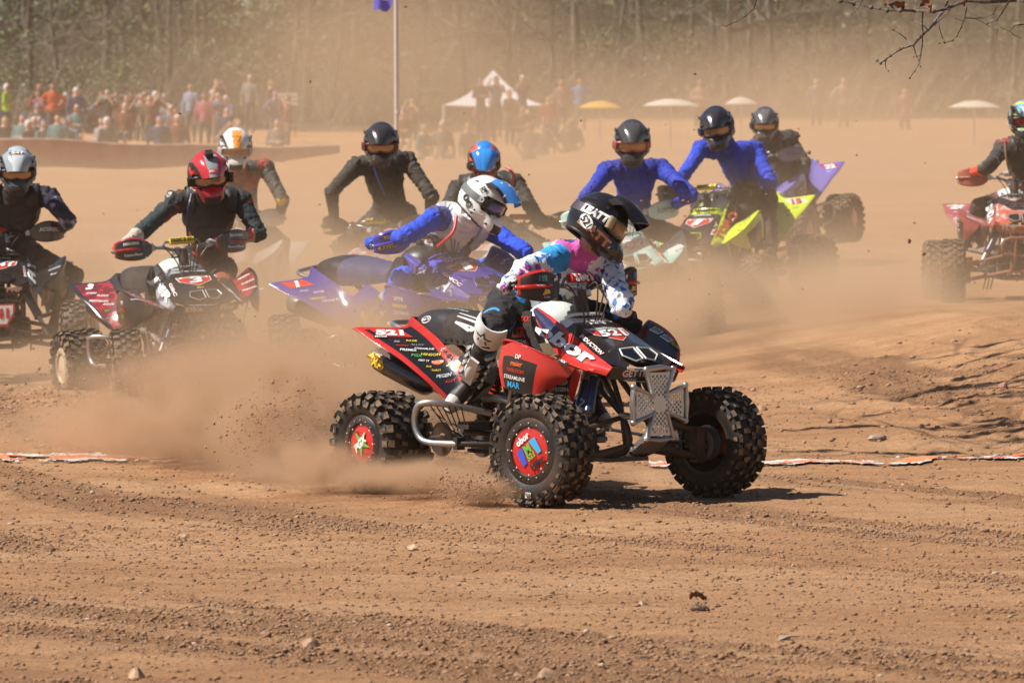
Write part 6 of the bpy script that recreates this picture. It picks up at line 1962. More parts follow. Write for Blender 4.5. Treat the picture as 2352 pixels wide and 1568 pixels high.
dust_volume('dust_cloud', (-6.0, 27.5, -.15), (6.5, 47, 3.2), (84, 130, 46), SWIRL, [(36, 47, 4, .1, .72, .42, .05), (41, 60, 3, .1, 1.25, .16, .0)], 0.95, .42, .66, DC, 'swirling tan dust around the chasing riders', dens=1.0)
dust_volume('dust_cloud', (-16, 46, -.5), (16, 150, 9), (64, 130, 44),
            [(P(760, 150, 85), (2.6, 14, 1.3), .055), (P(900, 60, 95), (2.8, 12, 1.2), .028), (P(1200, 240, 80), (6, 14, .8), .03), (P(2100, 230, 80), (5, 14, 1.1), .05)],
            [(46, 110, 8, .45, 1.02, .13, .05), (60, 120, 15, 1.0, 2.4, .0010, .06)], .20, .38, .62, DC, 'deep bank of dust hanging in front of the crowd', dens=1.0)
dust_volume('dust_cloud', (-3.6, 23.2, -.1), (.9, 29.5, 1.15), (150, 120, 62),
            [(P(655, 1005, 26.4), (.20, .4, .17), 26), (P(625, 955, 26.9), (.11, .3, .22), 18), (P(700, 970, 26.5), (.10, .25, .18), 14), (P(560, 985, 27.2), (.40, .5, .15), 9), (P(430, 985, 27.8), (.5, .6, .13), 6), (P(280, 985, 28.2), (.5, .5, .08), 4), (P(520, 885, 28), (.5, .6, .17), 4.0),
             (P(860, 1085, 24.9), (.42, .22, .055), 9), (P(960, 1095, 24.5), (.20, .18, .045), 14), (P(1100, 1125, 24.1), (.13, .12, .040), 22), (P(760, 1060, 25.2), (.25, .25, .07), 8), (P(690, 1070, 25.6), (.15, .2, .08), 7), (P(900, 1010, 25.3), (.35, .2, .13), 1.6), (P(720, 880, 26.8), (.5, .5, .2), 1.0)],
            [], 5.5, .38, .64, (.74, .50, .32), 'dark plume of soil and dust thrown up by the leading rear tyre', dens=2.2, aniso=.1, nz2=(1, .8, 1.1))
dust_volume('dust_cloud', (.2, 24.6, -.1), (2.4, 28.5, .5), (60, 70, 22), [(P(1480, 1120, 25.8), (.5, .5, .07), 2.5)], [], 4, .38, .7, (.85, .62, .42), 'thin dust under the leading quad bike', dens=1.0)
# air over the whole place
b = MB(); b.box((0, 130, 15), (520, 330, 34)); hz = link('haze', b.mesh('haze', 0), [])
m = bpy.data.materials.new('haze'); m.use_nodes = True; t = m.node_tree; t.nodes.remove(t.nodes['Principled BSDF']); pv = t.nodes.new('ShaderNodeVolumePrincipled')
pv.inputs['Color'].default_value = (.80, .62, .42, 1); pv.inputs['Density'].default_value = .00025; t.links.new(pv.outputs[0], t.nodes['Material Output'].inputs['Volume']); hz.data.materials.append(m); tag(hz, kind='stuff')

# ------------------------------------------------------------------ woods behind the crowd
BARK = mat('bark', (.085, .068, .050), .9, c2=(.20, .165, .125), scale=2.5, stretch=(3, 3, .4), dust=0, bump=.6, bscale=12)
BARKL = mat('twig_bark', (.145, .110, .075), .9, c2=(.22, .18, .13), scale=2, dust=0)
LEAVES = [mat('leaf_dark', (.028, .058, .014), .6, c2=(.060, .105, .026), scale=1.2, dust=0), mat('leaf_mid', (.055, .095, .022), .6, c2=(.10, .13, .035), scale=1.2, dust=0), mat('leaf_olive', (.13, .125, .035), .6, c2=(.20, .18, .05), scale=1.2, dust=0)]


def branches(b, p, d, L, r, depth, rr, mi0=0, up=.12, tips=None, n0=5):
    pts = [V(p)]; rs = [r]; q = V(p); dd = V(d).normalized(); n = 4 if depth > 1 else 3
    for i in range(n):
        dd = (dd + V((rr.gauss(0, .16), rr.gauss(0, .16), rr.gauss(0, .12) + up * .3))).normalized(); q = q + dd * L / n; pts.append(q); rs.append(max(r * (1 - .62 * (i + 1) / n), .006))
        if depth > 0 and i > 0:
            for _ in range(2 if depth > 1 else 3):
                a = rr.uniform(0, 6.28); o = dd.orthogonal().normalized(); w = dd.cross(o)
                nd = (dd * rr.uniform(.35, .9) + (o * math.cos(a) + w * math.sin(a)) * rr.uniform(.6, 1.0) + V((0, 0, up)))
                branches(b, q, nd, L * rr.uniform(.42, .66), rs[-1] * .55, depth - 1, rr, 1, up, tips, 3)
    b.tube(pts, rs, n0 if depth > 1 else 3, mi0 if depth > 1 else 1, cap=False)
    if tips is not None: tips.append(pts[-1])


def bare_tree(seed, h, r):
    rr = random.Random(seed); t = MB(); lim = MB(); pts = [V((0, 0, -.3))]; rs = [r * 1.25]; q = V((0, 0, 0)); lean = V((rr.gauss(0, .06), rr.gauss(0, .06), 0))
    N = 9
    for i in range(N):
        q = q + V((rr.gauss(0, .05), rr.gauss(0, .05), h / N)) + lean; pts.append(q); rs.append(r * (1 - .72 * (i + 1) / N))
        if i >= 1:
            for _ in range(3):
                a = rr.uniform(0, 6.28); branches(lim, q, V((math.cos(a), math.sin(a), rr.uniform(-.1, .7))), h * rr.uniform(.20, .36), rs[-1] * .45, 2, rr, 0)
    t.tube(pts, rs, 9, 0, cap=False); return t.mesh('trunk', 180), lim.mesh('crown', 0)


def leafy(b, c, r, n, size, rr, mats):
    for _ in range(n):
        a = rr.uniform(0, 6.28); e = math.asin(rr.uniform(-1, 1)); k = rr.random() ** .45
        p = V(c) + V((math.cos(a) * math.cos(e) * r[0], math.sin(a) * math.cos(e) * r[1], math.sin(e) * r[2])) * k
        u = V((rr.gauss(0, 1), rr.gauss(0, 1), rr.gauss(0, 1))).normalized(); w = u.orthogonal().normalized(); s = size * rr.uniform(.5, 1.4)
        b.add([p - u * s, p + w * s * .5, p + u * s, p - w * s * .5], [(0, 1, 2, 3)], rr.choice(mats))


def green_tree(seed, h, r, spread):
    rr = random.Random(seed); t = MB(); c = MB(); t.tube([V((0, 0, -.3)), V((rr.gauss(0, .1), 0, h * .45)), V((rr.gauss(0, .2), rr.gauss(0, .2), h))], [r, r * .7, r * .15], 8, 0, cap=False)
    for i in range(9):
        a = rr.uniform(0, 6.28); z = h * rr.uniform(.35, .9); t.tube([V((0, 0, z)), V((math.cos(a) * spread * .7, math.sin(a) * spread * .7, z + h * .05))], [r * .3, r * .08], 5, 0, cap=False)
    for i in range(26):
        a = rr.uniform(0, 6.28); z = h * rr.uniform(.28, 1.0); k = spread * (1.08 - .55 * (z / h)) * rr.uniform(.2, 1); q = rr.uniform(.45, 1.0) * spread * .42
        leafy(c, (math.cos(a) * k, math.sin(a) * k, z), (q, q, q * .62), 130, .11, rr, [0, 0, 1] if rr.random() < .7 else [1, 1, 0])
    return t.mesh('trunk', 180), c.mesh('crown', 0)


rr = random.Random(11)
BT = [bare_tree(s, h, r) for s, h, r in ((1, 15, .16), (2, 13, .13), (3, 17, .20), (4, 11, .10), (5, 14, .14))]
GT = [green_tree(s, h, r, w) for s, h, r, w in ((1, 10, .16, 2.6), (2, 12, .18, 3.0), (3, 8, .12, 2.2))]


def put_tree(kind, x, y, k, label, group, sc=1.0):
    tm, cm_ = (BT if kind == 'b' else GT)[k]; name = 'bare_tree' if kind == 'b' else 'evergreen_tree'
    o = bpy.data.objects.new(name, None); COL.objects.link(o); o.location = (x, y, gzs(x, y)); o.rotation_euler = (0, 0, rr.uniform(0, 6.28)); o.scale = (sc,) * 3
    tag(o, label, 'tree', group); link('trunk', tm, [BARK], o); link('crown', cm_, [BARK, BARKL] if kind == 'b' else [LEAVES[0], LEAVES[1]], o)


for i in range(46):
    y = rr.uniform(186, 222); x = (-1.12 + 2.24 * ((i + rr.random()) / 46)) * y * .108
    uu = 1176 + x / y * F
    if 535 < uu < 650: x -= 2.4
    put_tree('b', x, y, i % 5, 'leafless grey brown tree in the hazy wood behind the crowd', 'leafless trees of the wood', rr.uniform(.8, 1.15))
for u, y, k, sc, lb in ((715, 224, 1, 1.1, 'dark evergreen tree beside the gap of blue sky'), (470, 226, 0, 1.05, 'dark evergreen tree left of the gap of blue sky'), (600, 214, 2, .60, 'small dark evergreen below the gap of blue sky'), (800, 228, 1, 1.0, 'dark evergreen tree left of the flag pole'), (330, 230, 0, 1.0, 'evergreen tree behind the bare trees at left'),
                        (1640, 204, 0, .95, 'dark green tree above the blue jersey riders'), (1760, 200, 1, .9, 'broad dark green tree right of centre'), (1850, 206, 2, 1.1, 'green tree below the small sky gap at right'), (1690, 232, 2, 1.3, 'green tree deep in the wood right of centre'), (2280, 210, 0, .9, 'green tree behind the overhanging twigs'), (1180, 212, 1, .8, 'evergreen tree behind the middle of the crowd'), (60, 228, 1, 1.05, 'evergreen tree at the far left'),
                        (1450, 232, 0, 1.0, 'evergreen tree left of the broad dark green one')):
    put_tree('g', (u - 1176) / F * y, y, k, lb, 'green trees of the wood', sc)
# undergrowth, one tangle nobody could count
b = MB(); r2 = random.Random(5)
for i in range(520):
    y = r2.uniform(180, 215); x = r2.uniform(-1.15, 1.15) * y * .108; z = gzs(x, y)
    for _ in range(5):
        a = r2.uniform(0, 6.28); p = V((x + r2.gauss(0, .3), y, z)); d = V((math.cos(a) * .8, math.sin(a) * .5, r2.uniform(.4, 1.2))); L = r2.uniform(1.2, 3.0)
        q = p + d * L * .5 + V((r2.gauss(0, .1), 0, 0)); e = q + (d + V((r2.gauss(0, .5), 0, r2.gauss(-.2, .3)))) * L * .5
        b.tube([p, q, e], [.022, .014, .006], 3, 0, cap=False); b.tube([q, q + V((r2.gauss(0, .6), r2.gauss(0, .3), r2.uniform(.2, .9)))], [.012, .005], 3, 0, cap=False)
for i in range(150):
    y = r2.uniform(180, 212); x = r2.uniform(-1.15, 1.15) * y * .108; z = gzs(x, y)
    leafy(b, (x, y, z + r2.uniform(.4, 3.4)), (1.0, .8, .6), 90, .075, r2, [1, 2, 3] if r2.random() < .5 else [3, 2])
u = link('undergrowth', b.mesh('undergrowth', 0), [BARKL, LEAVES[0], LEAVES[1], LEAVES[2]]); tag(u, 'tangled brown undergrowth at the foot of the wood', kind='stuff')
b = MB(); r2 = random.Random(6)
for i in range(900):
    y = r2.uniform(225, 262); x = r2.uniform(-1.25, 1.25) * y * .108; z = gzs(x, y)
    uu = 1176 + x / y * F
    if 560 < uu < 640 and r2.random() < .7: continue
    leafy(b, (x, y, z + r2.uniform(.5, 6.5) * (.35 if 520 < uu < 670 else 1)), (2.2, 2, 1.3), 70, .15, r2, [0, 1] if r2.random() < .62 else [2, 1])
u = link('far_woods', b.mesh('far_woods', 0), [LEAVES[0], LEAVES[1], LEAVES[2]]); tag(u, 'far mass of woods closing off the view', kind='stuff')

# ------------------------------------------------------------------ crowd
HAIRS = [(.05, .03, .02), (.25, .15, .07), (.5, .45, .4), (.02, .02, .03), (.6, .6, .6), (.1, .1, .3)]
OBJC = mat('shirt', (.5, .5, .5), .9, dust=.05, objcol=True, bump=.2, bscale=20)


def crowd_mesh(seed, seated, arms):
    r = random.Random(seed); H = 0 if not seated else -.42
    pr = [('e', (0, 0, 1.30 + H), (.12, .20, .27)), ('c', (0, 0, 1.12 + H), (0, 0, .95 + H), .14, .15), ('c', (0, 0, 1.48 + H), (0, 0, 1.56 + H), .055, .055), ('e', (0, 0, 1.66 + H), (.105, .085, .125))]
    for s in (-1, 1):
        sh = V((0, .19 * s, 1.45 + H))
        el, wr = {'down': (V((0, .27 * s, 1.17 + H)), V((.05, .27 * s, .92 + H))), 'cross': (V((.02, .27 * s, 1.18 + H)), V((.20, -.02 * s, 1.20 + H))), 'up': (V((.12, .33 * s, 1.30 + H)), V((.20, .10 * s, 1.62 + H))), 'hip': (V((-.04, .38 * s, 1.20 + H)), V((.05, .19 * s, 1.02 + H)))}[arms]
        pr += [('c', sh, el, .062, .05), ('c', el, wr, .045, .034), ('c', wr, wr + (wr - el).normalized() * .09, .035, .03)]
        if seated: pr += [('c', (0, .09 * s, .50), (.42, .12 * s, .50), .085, .065), ('c', (.42, .12 * s, .50), (.44, .12 * s, .08), .06, .04), ('c', (.42, .12 * s, .05), (.56, .12 * s, .04), .04, .035)]
        else: pr += [('c', (0, .09 * s, .90), (.02, .11 * s, .48), .085, .062), ('c', (.02, .11 * s, .48), (0, .12 * s, .08), .058, .04), ('c', (0, .12 * s, .05), (.14, .13 * s, .04), .04, .035)]
    vs, fs, _ = blob(pr, .030, 2)
    me = bpy.data.meshes.new('person'); me.from_pydata([tuple(v) for v in vs], [], fs); mi = []
    for f in fs:
        c = vs[list(f)].mean(0); z = c[2] - H
        hand = (arms != 'down' and c[0] > .16 and .8 < z < 1.8 and z < 1.6) or (z < .97 and z > .80 and abs(c[1]) > .22)
        if z > 1.62 and (c[0] < .02 or z > 1.72): k = 3
        elif z > 1.52: k = 2
        elif hand: k = 2
        elif (c[2] < .95 if not seated else c[2] < .60): k = 1
        else: k = 0
        mi.append(k)
    me.polygons.foreach_set('material_index', mi); me.polygons.foreach_set('use_smooth', [True] * len(fs)); return me


CRM = {(a, s): crowd_mesh(i + 2, s, a) for i, (a, s) in enumerate((('down', False), ('cross', False), ('up', False), ('hip', False), ('cross', True), ('down', True)))}
SKIN = [mat('skin', c, .6, dust=0) for c in ((.48, .28, .19), (.36, .19, .12), (.55, .34, .24))]
TRS = [mat('trousers', c, .9, dust=.05) for c in ((.03, .04, .08), (.02, .02, .02), (.22, .18, .12), (.10, .10, .11))]
HRM = [mat('hair', c, .8, dust=0) for c in HAIRS]


def spectator(u, vh, d, col, pose, label, group='spectators beyond the track', hair=None):
    x = (u - 1176) / F * d; top = EYE - (vh - HORIZON) / F * d; seated = pose[1]
    hgt = 1.36 if seated else 1.78
    o = link('person', CRM[pose], [OBJC, rr.choice(TRS), rr.choice(SKIN), HRM[hair] if hair is not None else rr.choice(HRM)])
    o.location = (x, d, top - hgt); o.rotation_euler = (0, 0, -R(90) + rr.gauss(0, .5)); o.color = _c([q * .62 for q in col]); o.scale = (rr.uniform(.92, 1.06),) * 2 + (1,)
    tag(o, label, 'person', group)
    return top - hgt


dn, cr, up_, hp, sc_, sd = ('down', False), ('cross', False), ('up', False), ('hip', False), ('cross', True), ('down', True)
NAMED = [(15, 192, 150, (.45, .80, .03), cr, 'spectator in a fluorescent yellow green jacket at the far left edge', 4), (122, 190, 150, (.85, .13, .02), hp, 'spectator in a bright orange shirt left in the crowd', 3), (90, 192, 152, (.08, .08, .10), cr, 'spectator in dark clothes beside the orange shirt', 1), (175, 200, 146, (.10, .13, .25), dn, 'spectator in navy with a white cap in front of the parked car', 4),
         (574, 172, 155, (.32, .32, .33), dn, 'spectator in grey with a white cap standing highest at left of centre', 4), (497, 182, 155, (.30, .16, .14), up_, 'spectator in a brown top with raised arms', 1), (438, 192, 152, (.35, .45, .62), dn, 'spectator in a pale blue shirt standing left of centre', 1), (470, 212, 148, (.60, .16, .25), dn, 'spectator in a pink top left of centre', 0),
         (622, 184, 155, (.14, .10, .09), dn, 'spectator in brown right of the white cap', 1), (1104, 176, 150, (.03, .04, .09), cr, 'spectator in navy in front of the white canopy, leftmost of three', 3), (1140, 174, 150, (.05, .06, .18), up_, 'middle spectator of the three before the white canopy', 0), (1200, 172, 150, (.05, .06, .16), up_, 'spectator with a white cap in front of the right side of the canopy', 4),
         (1290, 182, 152, (.38, .22, .22), dn, 'spectator in a dusty pink shirt right of the canopy', 1), (1333, 178, 152, (.04, .28, .60), hp, 'spectator in a bright blue shirt right of the canopy', 0), (1260, 218, 148, (.55, .07, .05), sd, 'spectator in red sitting right of the canopy', 0), (1937, 178, 150, (.50, .48, .40), hp, 'spectator in a cream shirt with hands on hips at right', 1),
         (1875, 180, 156, (.20, .20, .28), dn, 'spectator in grey left of the cream shirt', 1), (2078, 200, 152, (.45, .20, .18), dn, 'spectator in dusty red at far right', 3), (1608, 182, 152, (.50, .30, .22), cr, 'spectator with a blue cap above the blue jersey riders', 5), (1170, 205, 148, (.30, .24, .18), dn, 'spectator in tan in front of the canopy', 1)]
for u, v, d, c, ps, lb, hh in NAMED: spectator(u, v, d, c, ps, lb, hair=hh)
pal = {'maroon': (.25, .05, .05), 'grey': (.28, .26, .25), 'black': (.03, .03, .03), 'pale blue': (.20, .26, .36), 'pink': (.42, .14, .15), 'teal': (.12, .30, .32), 'white': (.45, .43, .41), 'brown': (.20, .12, .07), 'dark blue': (.05, .07, .18), 'rust': (.22, .07, .04)}
for i in range(62):
    nm = list(pal)[i % 10]; left = i < 46
    u = rr.uniform(-5, 700) if left else rr.uniform(920, 1330)
    row = rr.choice((0, 1, 2)); v = (212 if row == 0 else 240 if row == 1 else 268) + rr.uniform(-8, 8) + (8 if u > 700 else 0); d = 152 - row * 14 + rr.uniform(-3, 3)
    seated = row > 0 and rr.random() < .7
    spectator(u, v, d, pal[nm], rr.choice((sc_, sd)) if seated else rr.choice((dn, cr, hp, up_)), ('seated' if seated else 'standing') + ' spectator in %s in the hazy crowd %s' % (nm, 'left of the flag pole' if left else 'right of the flag pole'))

# canopy, pole, flag, car, board, barrier
def at_px(u, v, d): return P(u, v, d)


can = bpy.data.objects.new('canopy', None); COL.objects.link(can); cc = P(1133, 262, 160); gzc = gzs(cc.x, 160); can.location = (cc.x, 160, gzc); tag(can, 'white pitched canopy tent standing behind the crowd', 'tent')
ap = P(1130, 172, 160) - can.location; wl = 1.55; he_ = (P(1015, 242, 160) - can.location).z
b = MB(); cor = [V((-wl, -1.4, he_)), V((wl, -1.4, he_)), V((wl, 1.4, he_)), V((-wl, 1.4, he_))]; top_ = V((.0, 0, ap.z + .15))
for k in range(4):
    a_, c_ = cor[k], cor[(k + 1) % 4]; g = []
    for i in range(7):
        t = i / 6; row = []
        for j in range(7):
            p = a_.lerp(c_, t).lerp(top_, j / 6); p.z -= .25 * math.sin(math.pi * j / 6) * .8 + .05 * math.sin(t * math.pi) * (1 - j / 6); row.append(p)
        g.append(row)
    b.sheet(g, .01, mf=lambda i, j, k=k: 1 if (k == 3 and .2 < j < .4) else 0)
link('canopy_roof', b.mesh('canopy_roof', 50), [cm((.74, .72, .76), .6, .1), cm((.70, .50, .12), .6, .1)], can)
for q in cor:
    b = MB(); b.tube([V((q.x, q.y, -.1)), V((q.x, q.y, he_))], .03, 6); link('tent_leg', b.mesh('tent_leg'), [cm((.6, .6, .6), .4)], can)
po = bpy.data.objects.new('flag_pole', None); COL.objects.link(po); x = P(912, 300, 62).x; po.location = (x, 62, gzs(x, 62)); tag(po, 'tall thin pale pole with a small violet flag, rising left of centre', 'flag pole')
b = MB(); b.tube([V((0, 0, -.2)), V((-.012, 0, 3.4))], .026, 8); b.lathe([(.001, -.03), (.035, -.02), (.035, .02), (.001, .03)], (0, 0, 1.85), (0, 0, 1), 8); link('pole', b.mesh('pole'), [cm((.55, .50, .47), .5, .2)], po)
b = MB(); zf = P(0, 0, 62).z - gzs(x, 62); g = [[V((-.06 - .22 * i / 6, .03 * math.sin(i * 1.2), zf - .06 + .14 * j - .05 * math.sin(i * .9) - .02 * i)) for j in (0, .5, 1)] for i in range(7)]
b.sheet(g, .004); link('flag', b.mesh('flag', 60), [cm((.10, .09, .55), .7)], po)


def car_like(name, u, v, d, L, H, col, label, cat):
    c = P(u, v, d); z0 = gzs(c.x, d); root = bpy.data.objects.new(name, None); COL.objects.link(root); root.location = (c.x, d, z0); tag(root, label, cat)
    prof = [(-.50, .28), (-.50, .55), (-.46, .62), (-.34, .66), (-.22, .98), (.02, 1.0), (.24, .98), (.36, .66), (.48, .60), (.50, .40), (.50, .25)]
    b = MB(); secs = [[V((x_ * L, w, z_ * H if z_ > .3 else z_ * H)) for x_, z_ in prof] for w in (-.92, -.90, .90, .92)]
    secs[0] = [V((p.x * .98, p.y, p.z * (.98))) for p in secs[0]]; b.sheet(secs, .02); b.prism([(p.x, -.9, p.z) for p in secs[0]], (0, .02, 0)); link('car_body', b.mesh('car_body', 40), [cm(col, .45, .25)], root)
    b = MB(); b.prism([(-.30 * L, -.935, .68 * H), (-.215 * L, -.935, .93 * H), (.225 * L, -.935, .93 * H), (.32 * L, -.935, .68 * H)], (0, .012, 0)); link('window', b.mesh('window', 0), [cm((.03, .04, .05), .1)], root)
    for s in (-.31, .31):
        b = MB(); b.lathe([(.10, -.06), (.32, -.08), (.34, 0), (.32, .08), (.001, .08)], (s * L, -.88, .34), (0, 1, 0), 18); link('wheel', b.mesh('wheel'), [RUB], root)


car_like('parked_car', 300, 300, 166, 3.7, 1.30, (.10, .13, .19), 'blue grey car parked behind the crowd at left', 'car')
bd = bpy.data.objects.new('sign_board', None); COL.objects.link(bd); c = P(656, 228, 158); bd.location = (c.x, 158, gzs(c.x, 158)); tag(bd, 'white board with dark bands on two posts behind the crowd', 'sign')
zc = c.z - bd.location.z
for k in range(3):
    b = MB(); b.box((0, 0, zc + .14 - .14 * k), (.74, .02, .11)); link('plank', b.mesh('plank', 0), [cm((.66, .63, .60), .7)], bd)
for s in (-.3, .3):
    b = MB(); b.box((s, .03, zc / 2), (.05, .04, zc + .5)); link('post', b.mesh('post', 0), [cm((.2, .15, .1), .8)], bd)


def dome(u, v, w, col, label):
    d = 118; c = P(u, v, d); W = w / F * d; o = bpy.data.objects.new('shade_umbrella', None); COL.objects.link(o); o.location = (c.x, d, gzs(c.x, d)); tag(o, label, 'umbrella')
    z = c.z - o.location.z; b = MB(); n = 8; rings = []
    for i in range(7):
        r_ = W / 2 * i / 6; rings.append((max(r_, .001), z + .10 - .16 * (i / 6) ** 2))
    b.lathe(rings, (0, 0, 0), (0, 0, 1), 16); b.lathe([(q[0], q[1] - .012) for q in rings][::-1], (0, 0, 0), (0, 0, 1), 16); link('umbrella_canopy', b.mesh('umbrella_canopy', 50), [cm(col, .7, .1)], o)
    b = MB(); b.tube([V((0, 0, -.1)), V((0, 0, z + .08))], .02, 6); link('pole', b.mesh('pole'), [cm((.5, .5, .5), .5)], o)


dome(1378, 242, 100, (.72, .42, .04), 'low yellow sunshade right of the canopy'); dome(1540, 237, 130, (.70, .67, .60), 'wide low white sunshade above the rider on the mint quad bike'); dome(1702, 233, 75, (.66, .62, .56), 'small low white sunshade left of the furthest rider'); dome(2238, 241, 120, (.62, .58, .50), 'faint white sunshade at far right')
# red barrier cloth
bar = bpy.data.objects.new('barrier', None); COL.objects.link(bar); bar.location = (0, 100, gzs(-5, 100)); tag(bar, 'long sagging red cloth barrier in the dust at left', 'barrier')
b = MB(); g = []
for i in range(60):
    t = i / 59; u = -120 + 900 * t; vt = 318 + 20 * sm(np.array(t * 1.3)) + 2.5 * math.sin(t * 17); vb = vt + 66 * (1 - .75 * t * t); pt = P(u, float(vt), 100 + 2 * t) - bar.location; pb = P(u, float(vb), 100 + 2 * t) - bar.location
    g.append([pt.lerp(pb, k / 4) + V((0, .03 * math.sin(i * 1.9 + k), 0)) for k in range(5)])
b.sheet(g, .01); link('barrier_cloth', b.mesh('barrier_cloth', 60), [mat('barrier_red', (.24, .05, .045), .8, dust=.5)], bar)
b = MB(); b.tube([r_[0] + V((0, 0, .012)) for r_ in g], .02, 5); link('barrier_rope', b.mesh('barrier_rope'), [cm((.55, .45, .42), .8, .2)], bar)
for i in ():
    b = MB(); p = g[i][0]; b.tube([V((p.x, p.y + .05, p.z - 1.6)), V((p.x, p.y + .05, p.z + .1))], .03, 6); link('post', b.mesh('post'), [cm((.3, .2, .13), .8, .2)], bar)

# ------------------------------------------------------------------ oak at the right, its limbs over the track
OX, OY = 5.0, 27.0
oak = bpy.data.objects.new('oak_tree', None); COL.objects.link(oak); oak.location = (OX, OY, gzs(OX, OY)); tag(oak, 'leafless oak whose thin branches hang into the top right corner', 'tree')
OL = V(oak.location); OB = mat('oak_bark', (.075, .058, .045), .85, c2=(.15, .12, .095), scale=20, dust=0, bump=.4)
b = MB(); b.tube([V((0, 0, -.3)), V((.05, 0, 1.5)), V((-.05, .1, 3.0)), V((.1, .2, 5.5)), V((.0, .2, 8.5))], [.24, .19, .16, .12, .05], 12, smooth=3); link('trunk', b.mesh('trunk', 60), [OB], oak)
ro = random.Random(8)
for k, (ex_, ey_, ez_, z0) in enumerate(((-.6, 29.5, 3.9, 2.9), (-.3, 31.5, 4.1, 3.2), (-.9, 27.8, 4.0, 3.3), (.2, 33.5, 4.2, 3.4), (-.4, 30.5, 4.4, 3.6), (.6, 29.0, 3.8, 3.1), (.9, 32.3, 4.0, 3.0), (8.2, 28.5, 5.5, 3.4), (6.0, 31.5, 6.5, 4.5), (4.0, 24.5, 6.5, 4.2), (7.0, 24.5, 6.8, 5.0))):
    b = MB(); a = V((0, .1, z0)); e = V((ex_, ey_, ez_)) - OL; pts = [a.lerp(e, t) + V((ro.gauss(0, .10), ro.gauss(0, .12), .35 * math.sin(math.pi * t) + ro.gauss(0, .05))) for t in (0, .12, .25, .38, .5, .62, .74, .87, 1)]
    b.tube(pts, [.060, .050, .042, .035, .029, .023, .018, .012, .006], 7)
    for q in range(3, 9):
        for _ in range(3):
            branches(b, pts[q], V((ro.uniform(-1, .5), ro.uniform(-1, 1), ro.uniform(0, .35))), ro.uniform(.7, 1.3), .012, 1, ro, 0, .18)
    for q in range(3, 9):
        for _ in range(3): leafy(b, pts[q] + V((ro.uniform(-.5, .5), ro.uniform(-.6, .6), ro.uniform(.0, .25))), (.42, .07, .03), 46, .05, ro, [2])
    link('limb', b.mesh('limb', 0), [OB, OB, mat('dead_leaves', (.20, .10, .05), .8, dust=0)], oak)


def twig(pts, r0, r1, d0=23.6, mb=None, seed=0):
    r = random.Random(seed)
    w = [P(u, v, d0 + .10 * r.uniform(-1, 1)) - OL for u, v in pts]
    r0 *= 1.5; r1 *= 1.5; mb.tube(w, list(np.linspace(r0, r1, len(w))), 6, 0)
    for i in range(1, len(w)):
        p = w[i]; mb.ell(p, (r0 * .9 + .001,) * 3, None, 6, 4, 0)
    return w


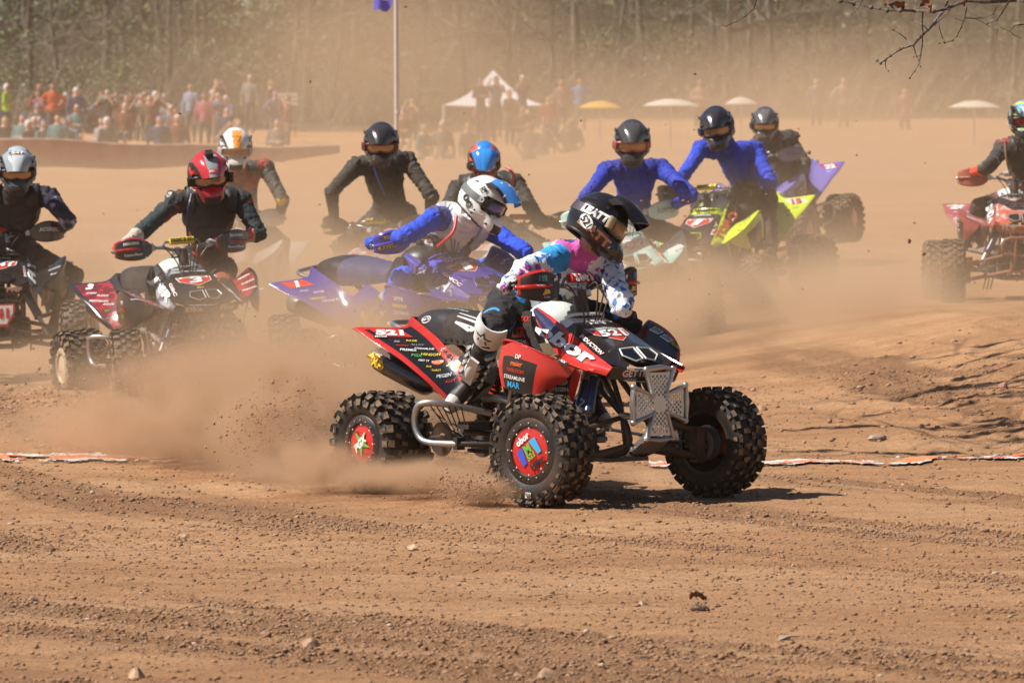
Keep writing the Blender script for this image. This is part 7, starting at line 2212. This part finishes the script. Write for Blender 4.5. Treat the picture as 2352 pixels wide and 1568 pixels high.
b = MB()
K = lambda pts: [(2000 * .784 + x / 2.352 * .784, y / 2.352 * .784) for x, y in pts]
tw = [([(2352, -8), (2240, 5), (2080, 14), (1950, 5), (1830, 55), (1730, 80), (1600, 76), (1500, 74), (1410, 74), (1300, 52), (1180, 28), (1090, 8)], .0065, .0018),
      ([(1830, 55), (1785, 70), (1740, 150), (1690, 205), (1640, 255), (1590, 310), (1500, 340), (1430, 385), (1395, 415), (1365, 436), (1340, 418)], .0050, .0014), ([(1395, 415), (1400, 470), (1418, 490)], .0018, .0008),
      ([(1575, 315), (1540, 270), (1500, 235), (1452, 208)], .0020, .0008), ([(1690, 205), (1650, 170), (1582, 138)], .0018, .0008), ([(1655, 76), (1650, 150), (1655, 230), (1650, 320), (1640, 380), (1630, 440), (1600, 490), (1565, 540)], .0025, .0008),
      ([(1590, 315), (1605, 370), (1632, 430), (1638, 460)], .0020, .0008), ([(1640, 385), (1590, 395)], .0012, .0006), ([(1830, 0), (1800, 70), (1790, 90)], .003, .003), ([(1790, 90), (1760, 130), (1770, 200), (1790, 260), (1800, 290), (1770, 300)], .0020, .0008),
      ([(1950, 5), (1955, 60), (1940, 130), (1920, 190), (1890, 250), (1860, 280), (1805, 296)], .0026, .0009), ([(1940, 125), (2010, 128), (2070, 125), (2140, 100), (2180, 20)], .0016, .0010), ([(2010, 128), (2070, 155), (2115, 185)], .0012, .0006), ([(1940, 148), (1880, 130)], .0010, .0006),
      ([(2255, 0), (2200, 90), (2165, 140), (2100, 165)], .0028, .0010), ([(2170, 140), (2170, 200), (2165, 245)], .0012, .0007), ([(2352, 170), (2290, 175), (2255, 215), (2215, 205), (2190, 190)], .0018, .0008), ([(2255, 215), (2280, 240), (2332, 265)], .0012, .0006),
      ([(2352, 12), (2290, 5), (2190, -5)], .003, .002), ([(1240, 0), (1220, 40), (1190, 80), (1165, 105)], .0014, .0007), ([(1440, -5), (1450, 60)], .0012, .0010), ([(1510, 20), (1512, 70)], .0012, .0010), ([(1870, 10), (1830, 90), (1740, 170), (1670, 230)], .0020, .0012), ([(1140, 0), (1120, 30)], .001, .0006),
      ([(512, -5), (490, 60), (430, 115), (370, 150), (300, 180), (255, 180)], .0020, .0008), ([(430, 115), (400, 95)], .001, .0006), ([(450, -5), (380, 20), (290, 22)], .0014, .0007), ([(160, -8), (110, 15), (70, 45), (30, 72)], .0014, .0007), ([(390, 20), (330, 60)], .001, .0005), ([(625, -5), (650, 15), (690, 18)], .0012, .0007), ([(90, -8), (20, 15)], .0012, .0007)]
# where the branches leave the picture they run on to the limbs above
ext = [([(2352, -8), (2700, -60), (3200, -160), (4200, -260)], .012, .0065), ([(2352, 170), (2600, 130), (2900, -40)], .004, .0018), ([(2255, 0), (2420, -160), (2900, -420)], .006, .0028), ([(512, -5), (560, -120), (900, -330), (1700, -520), (2600, -620)], .006, .002), ([(160, -8), (300, -120), (560, -120)], .003, .0014), ([(1240, 0), (1500, -240), (1800, -500)], .003, .0014)]
for k, (pt, r0, r1) in enumerate(tw + ext): twig(K(pt), r0 if k >= len(tw) else r0 * 1.15, r1, mb=b, seed=k)
link('branch', b.mesh('branch', 60), [OB], oak)
for k, (x_, y_, s_) in enumerate(((1415, 12, 1.0), (1500, 28, 1.2), (1680, 25, 1.3), (1710, 50, .9), (1940, 20, .6), (1460, 40, .7))):
    b = MB(); g = []; r = random.Random(k); u_, v_ = K([(x_, y_)])[0]; c = P(u_, v_, 23.5) - OL
    for i in range(8):
        t = i / 7; row = []
        for j in range(5):
            q = -1 + j / 2; w = .020 * s_ * math.sin(math.pi * min(1, .08 + t * .92)) * (1 + .35 * math.sin(t * 15)); row.append(V((q * w + .006 * math.sin(t * 6 + k), .012 * abs(q) + .008 * math.sin(t * 5 + k), .022 * s_ - .048 * s_ * t)))
        g.append(row)
    b.sheet(g, .0006); o = link('leaf', b.mesh('leaf', 60), [mat('dead_oak_leaf', (.24, .10, .05), .7, c2=(.14, .06, .03), scale=60, dust=0)], oak, Matrix.Translation(c) @ Matrix.Rotation(r.uniform(-1, 1), 4, 'Y') @ Matrix.Rotation(r.uniform(0, 3), 4, 'Z'))
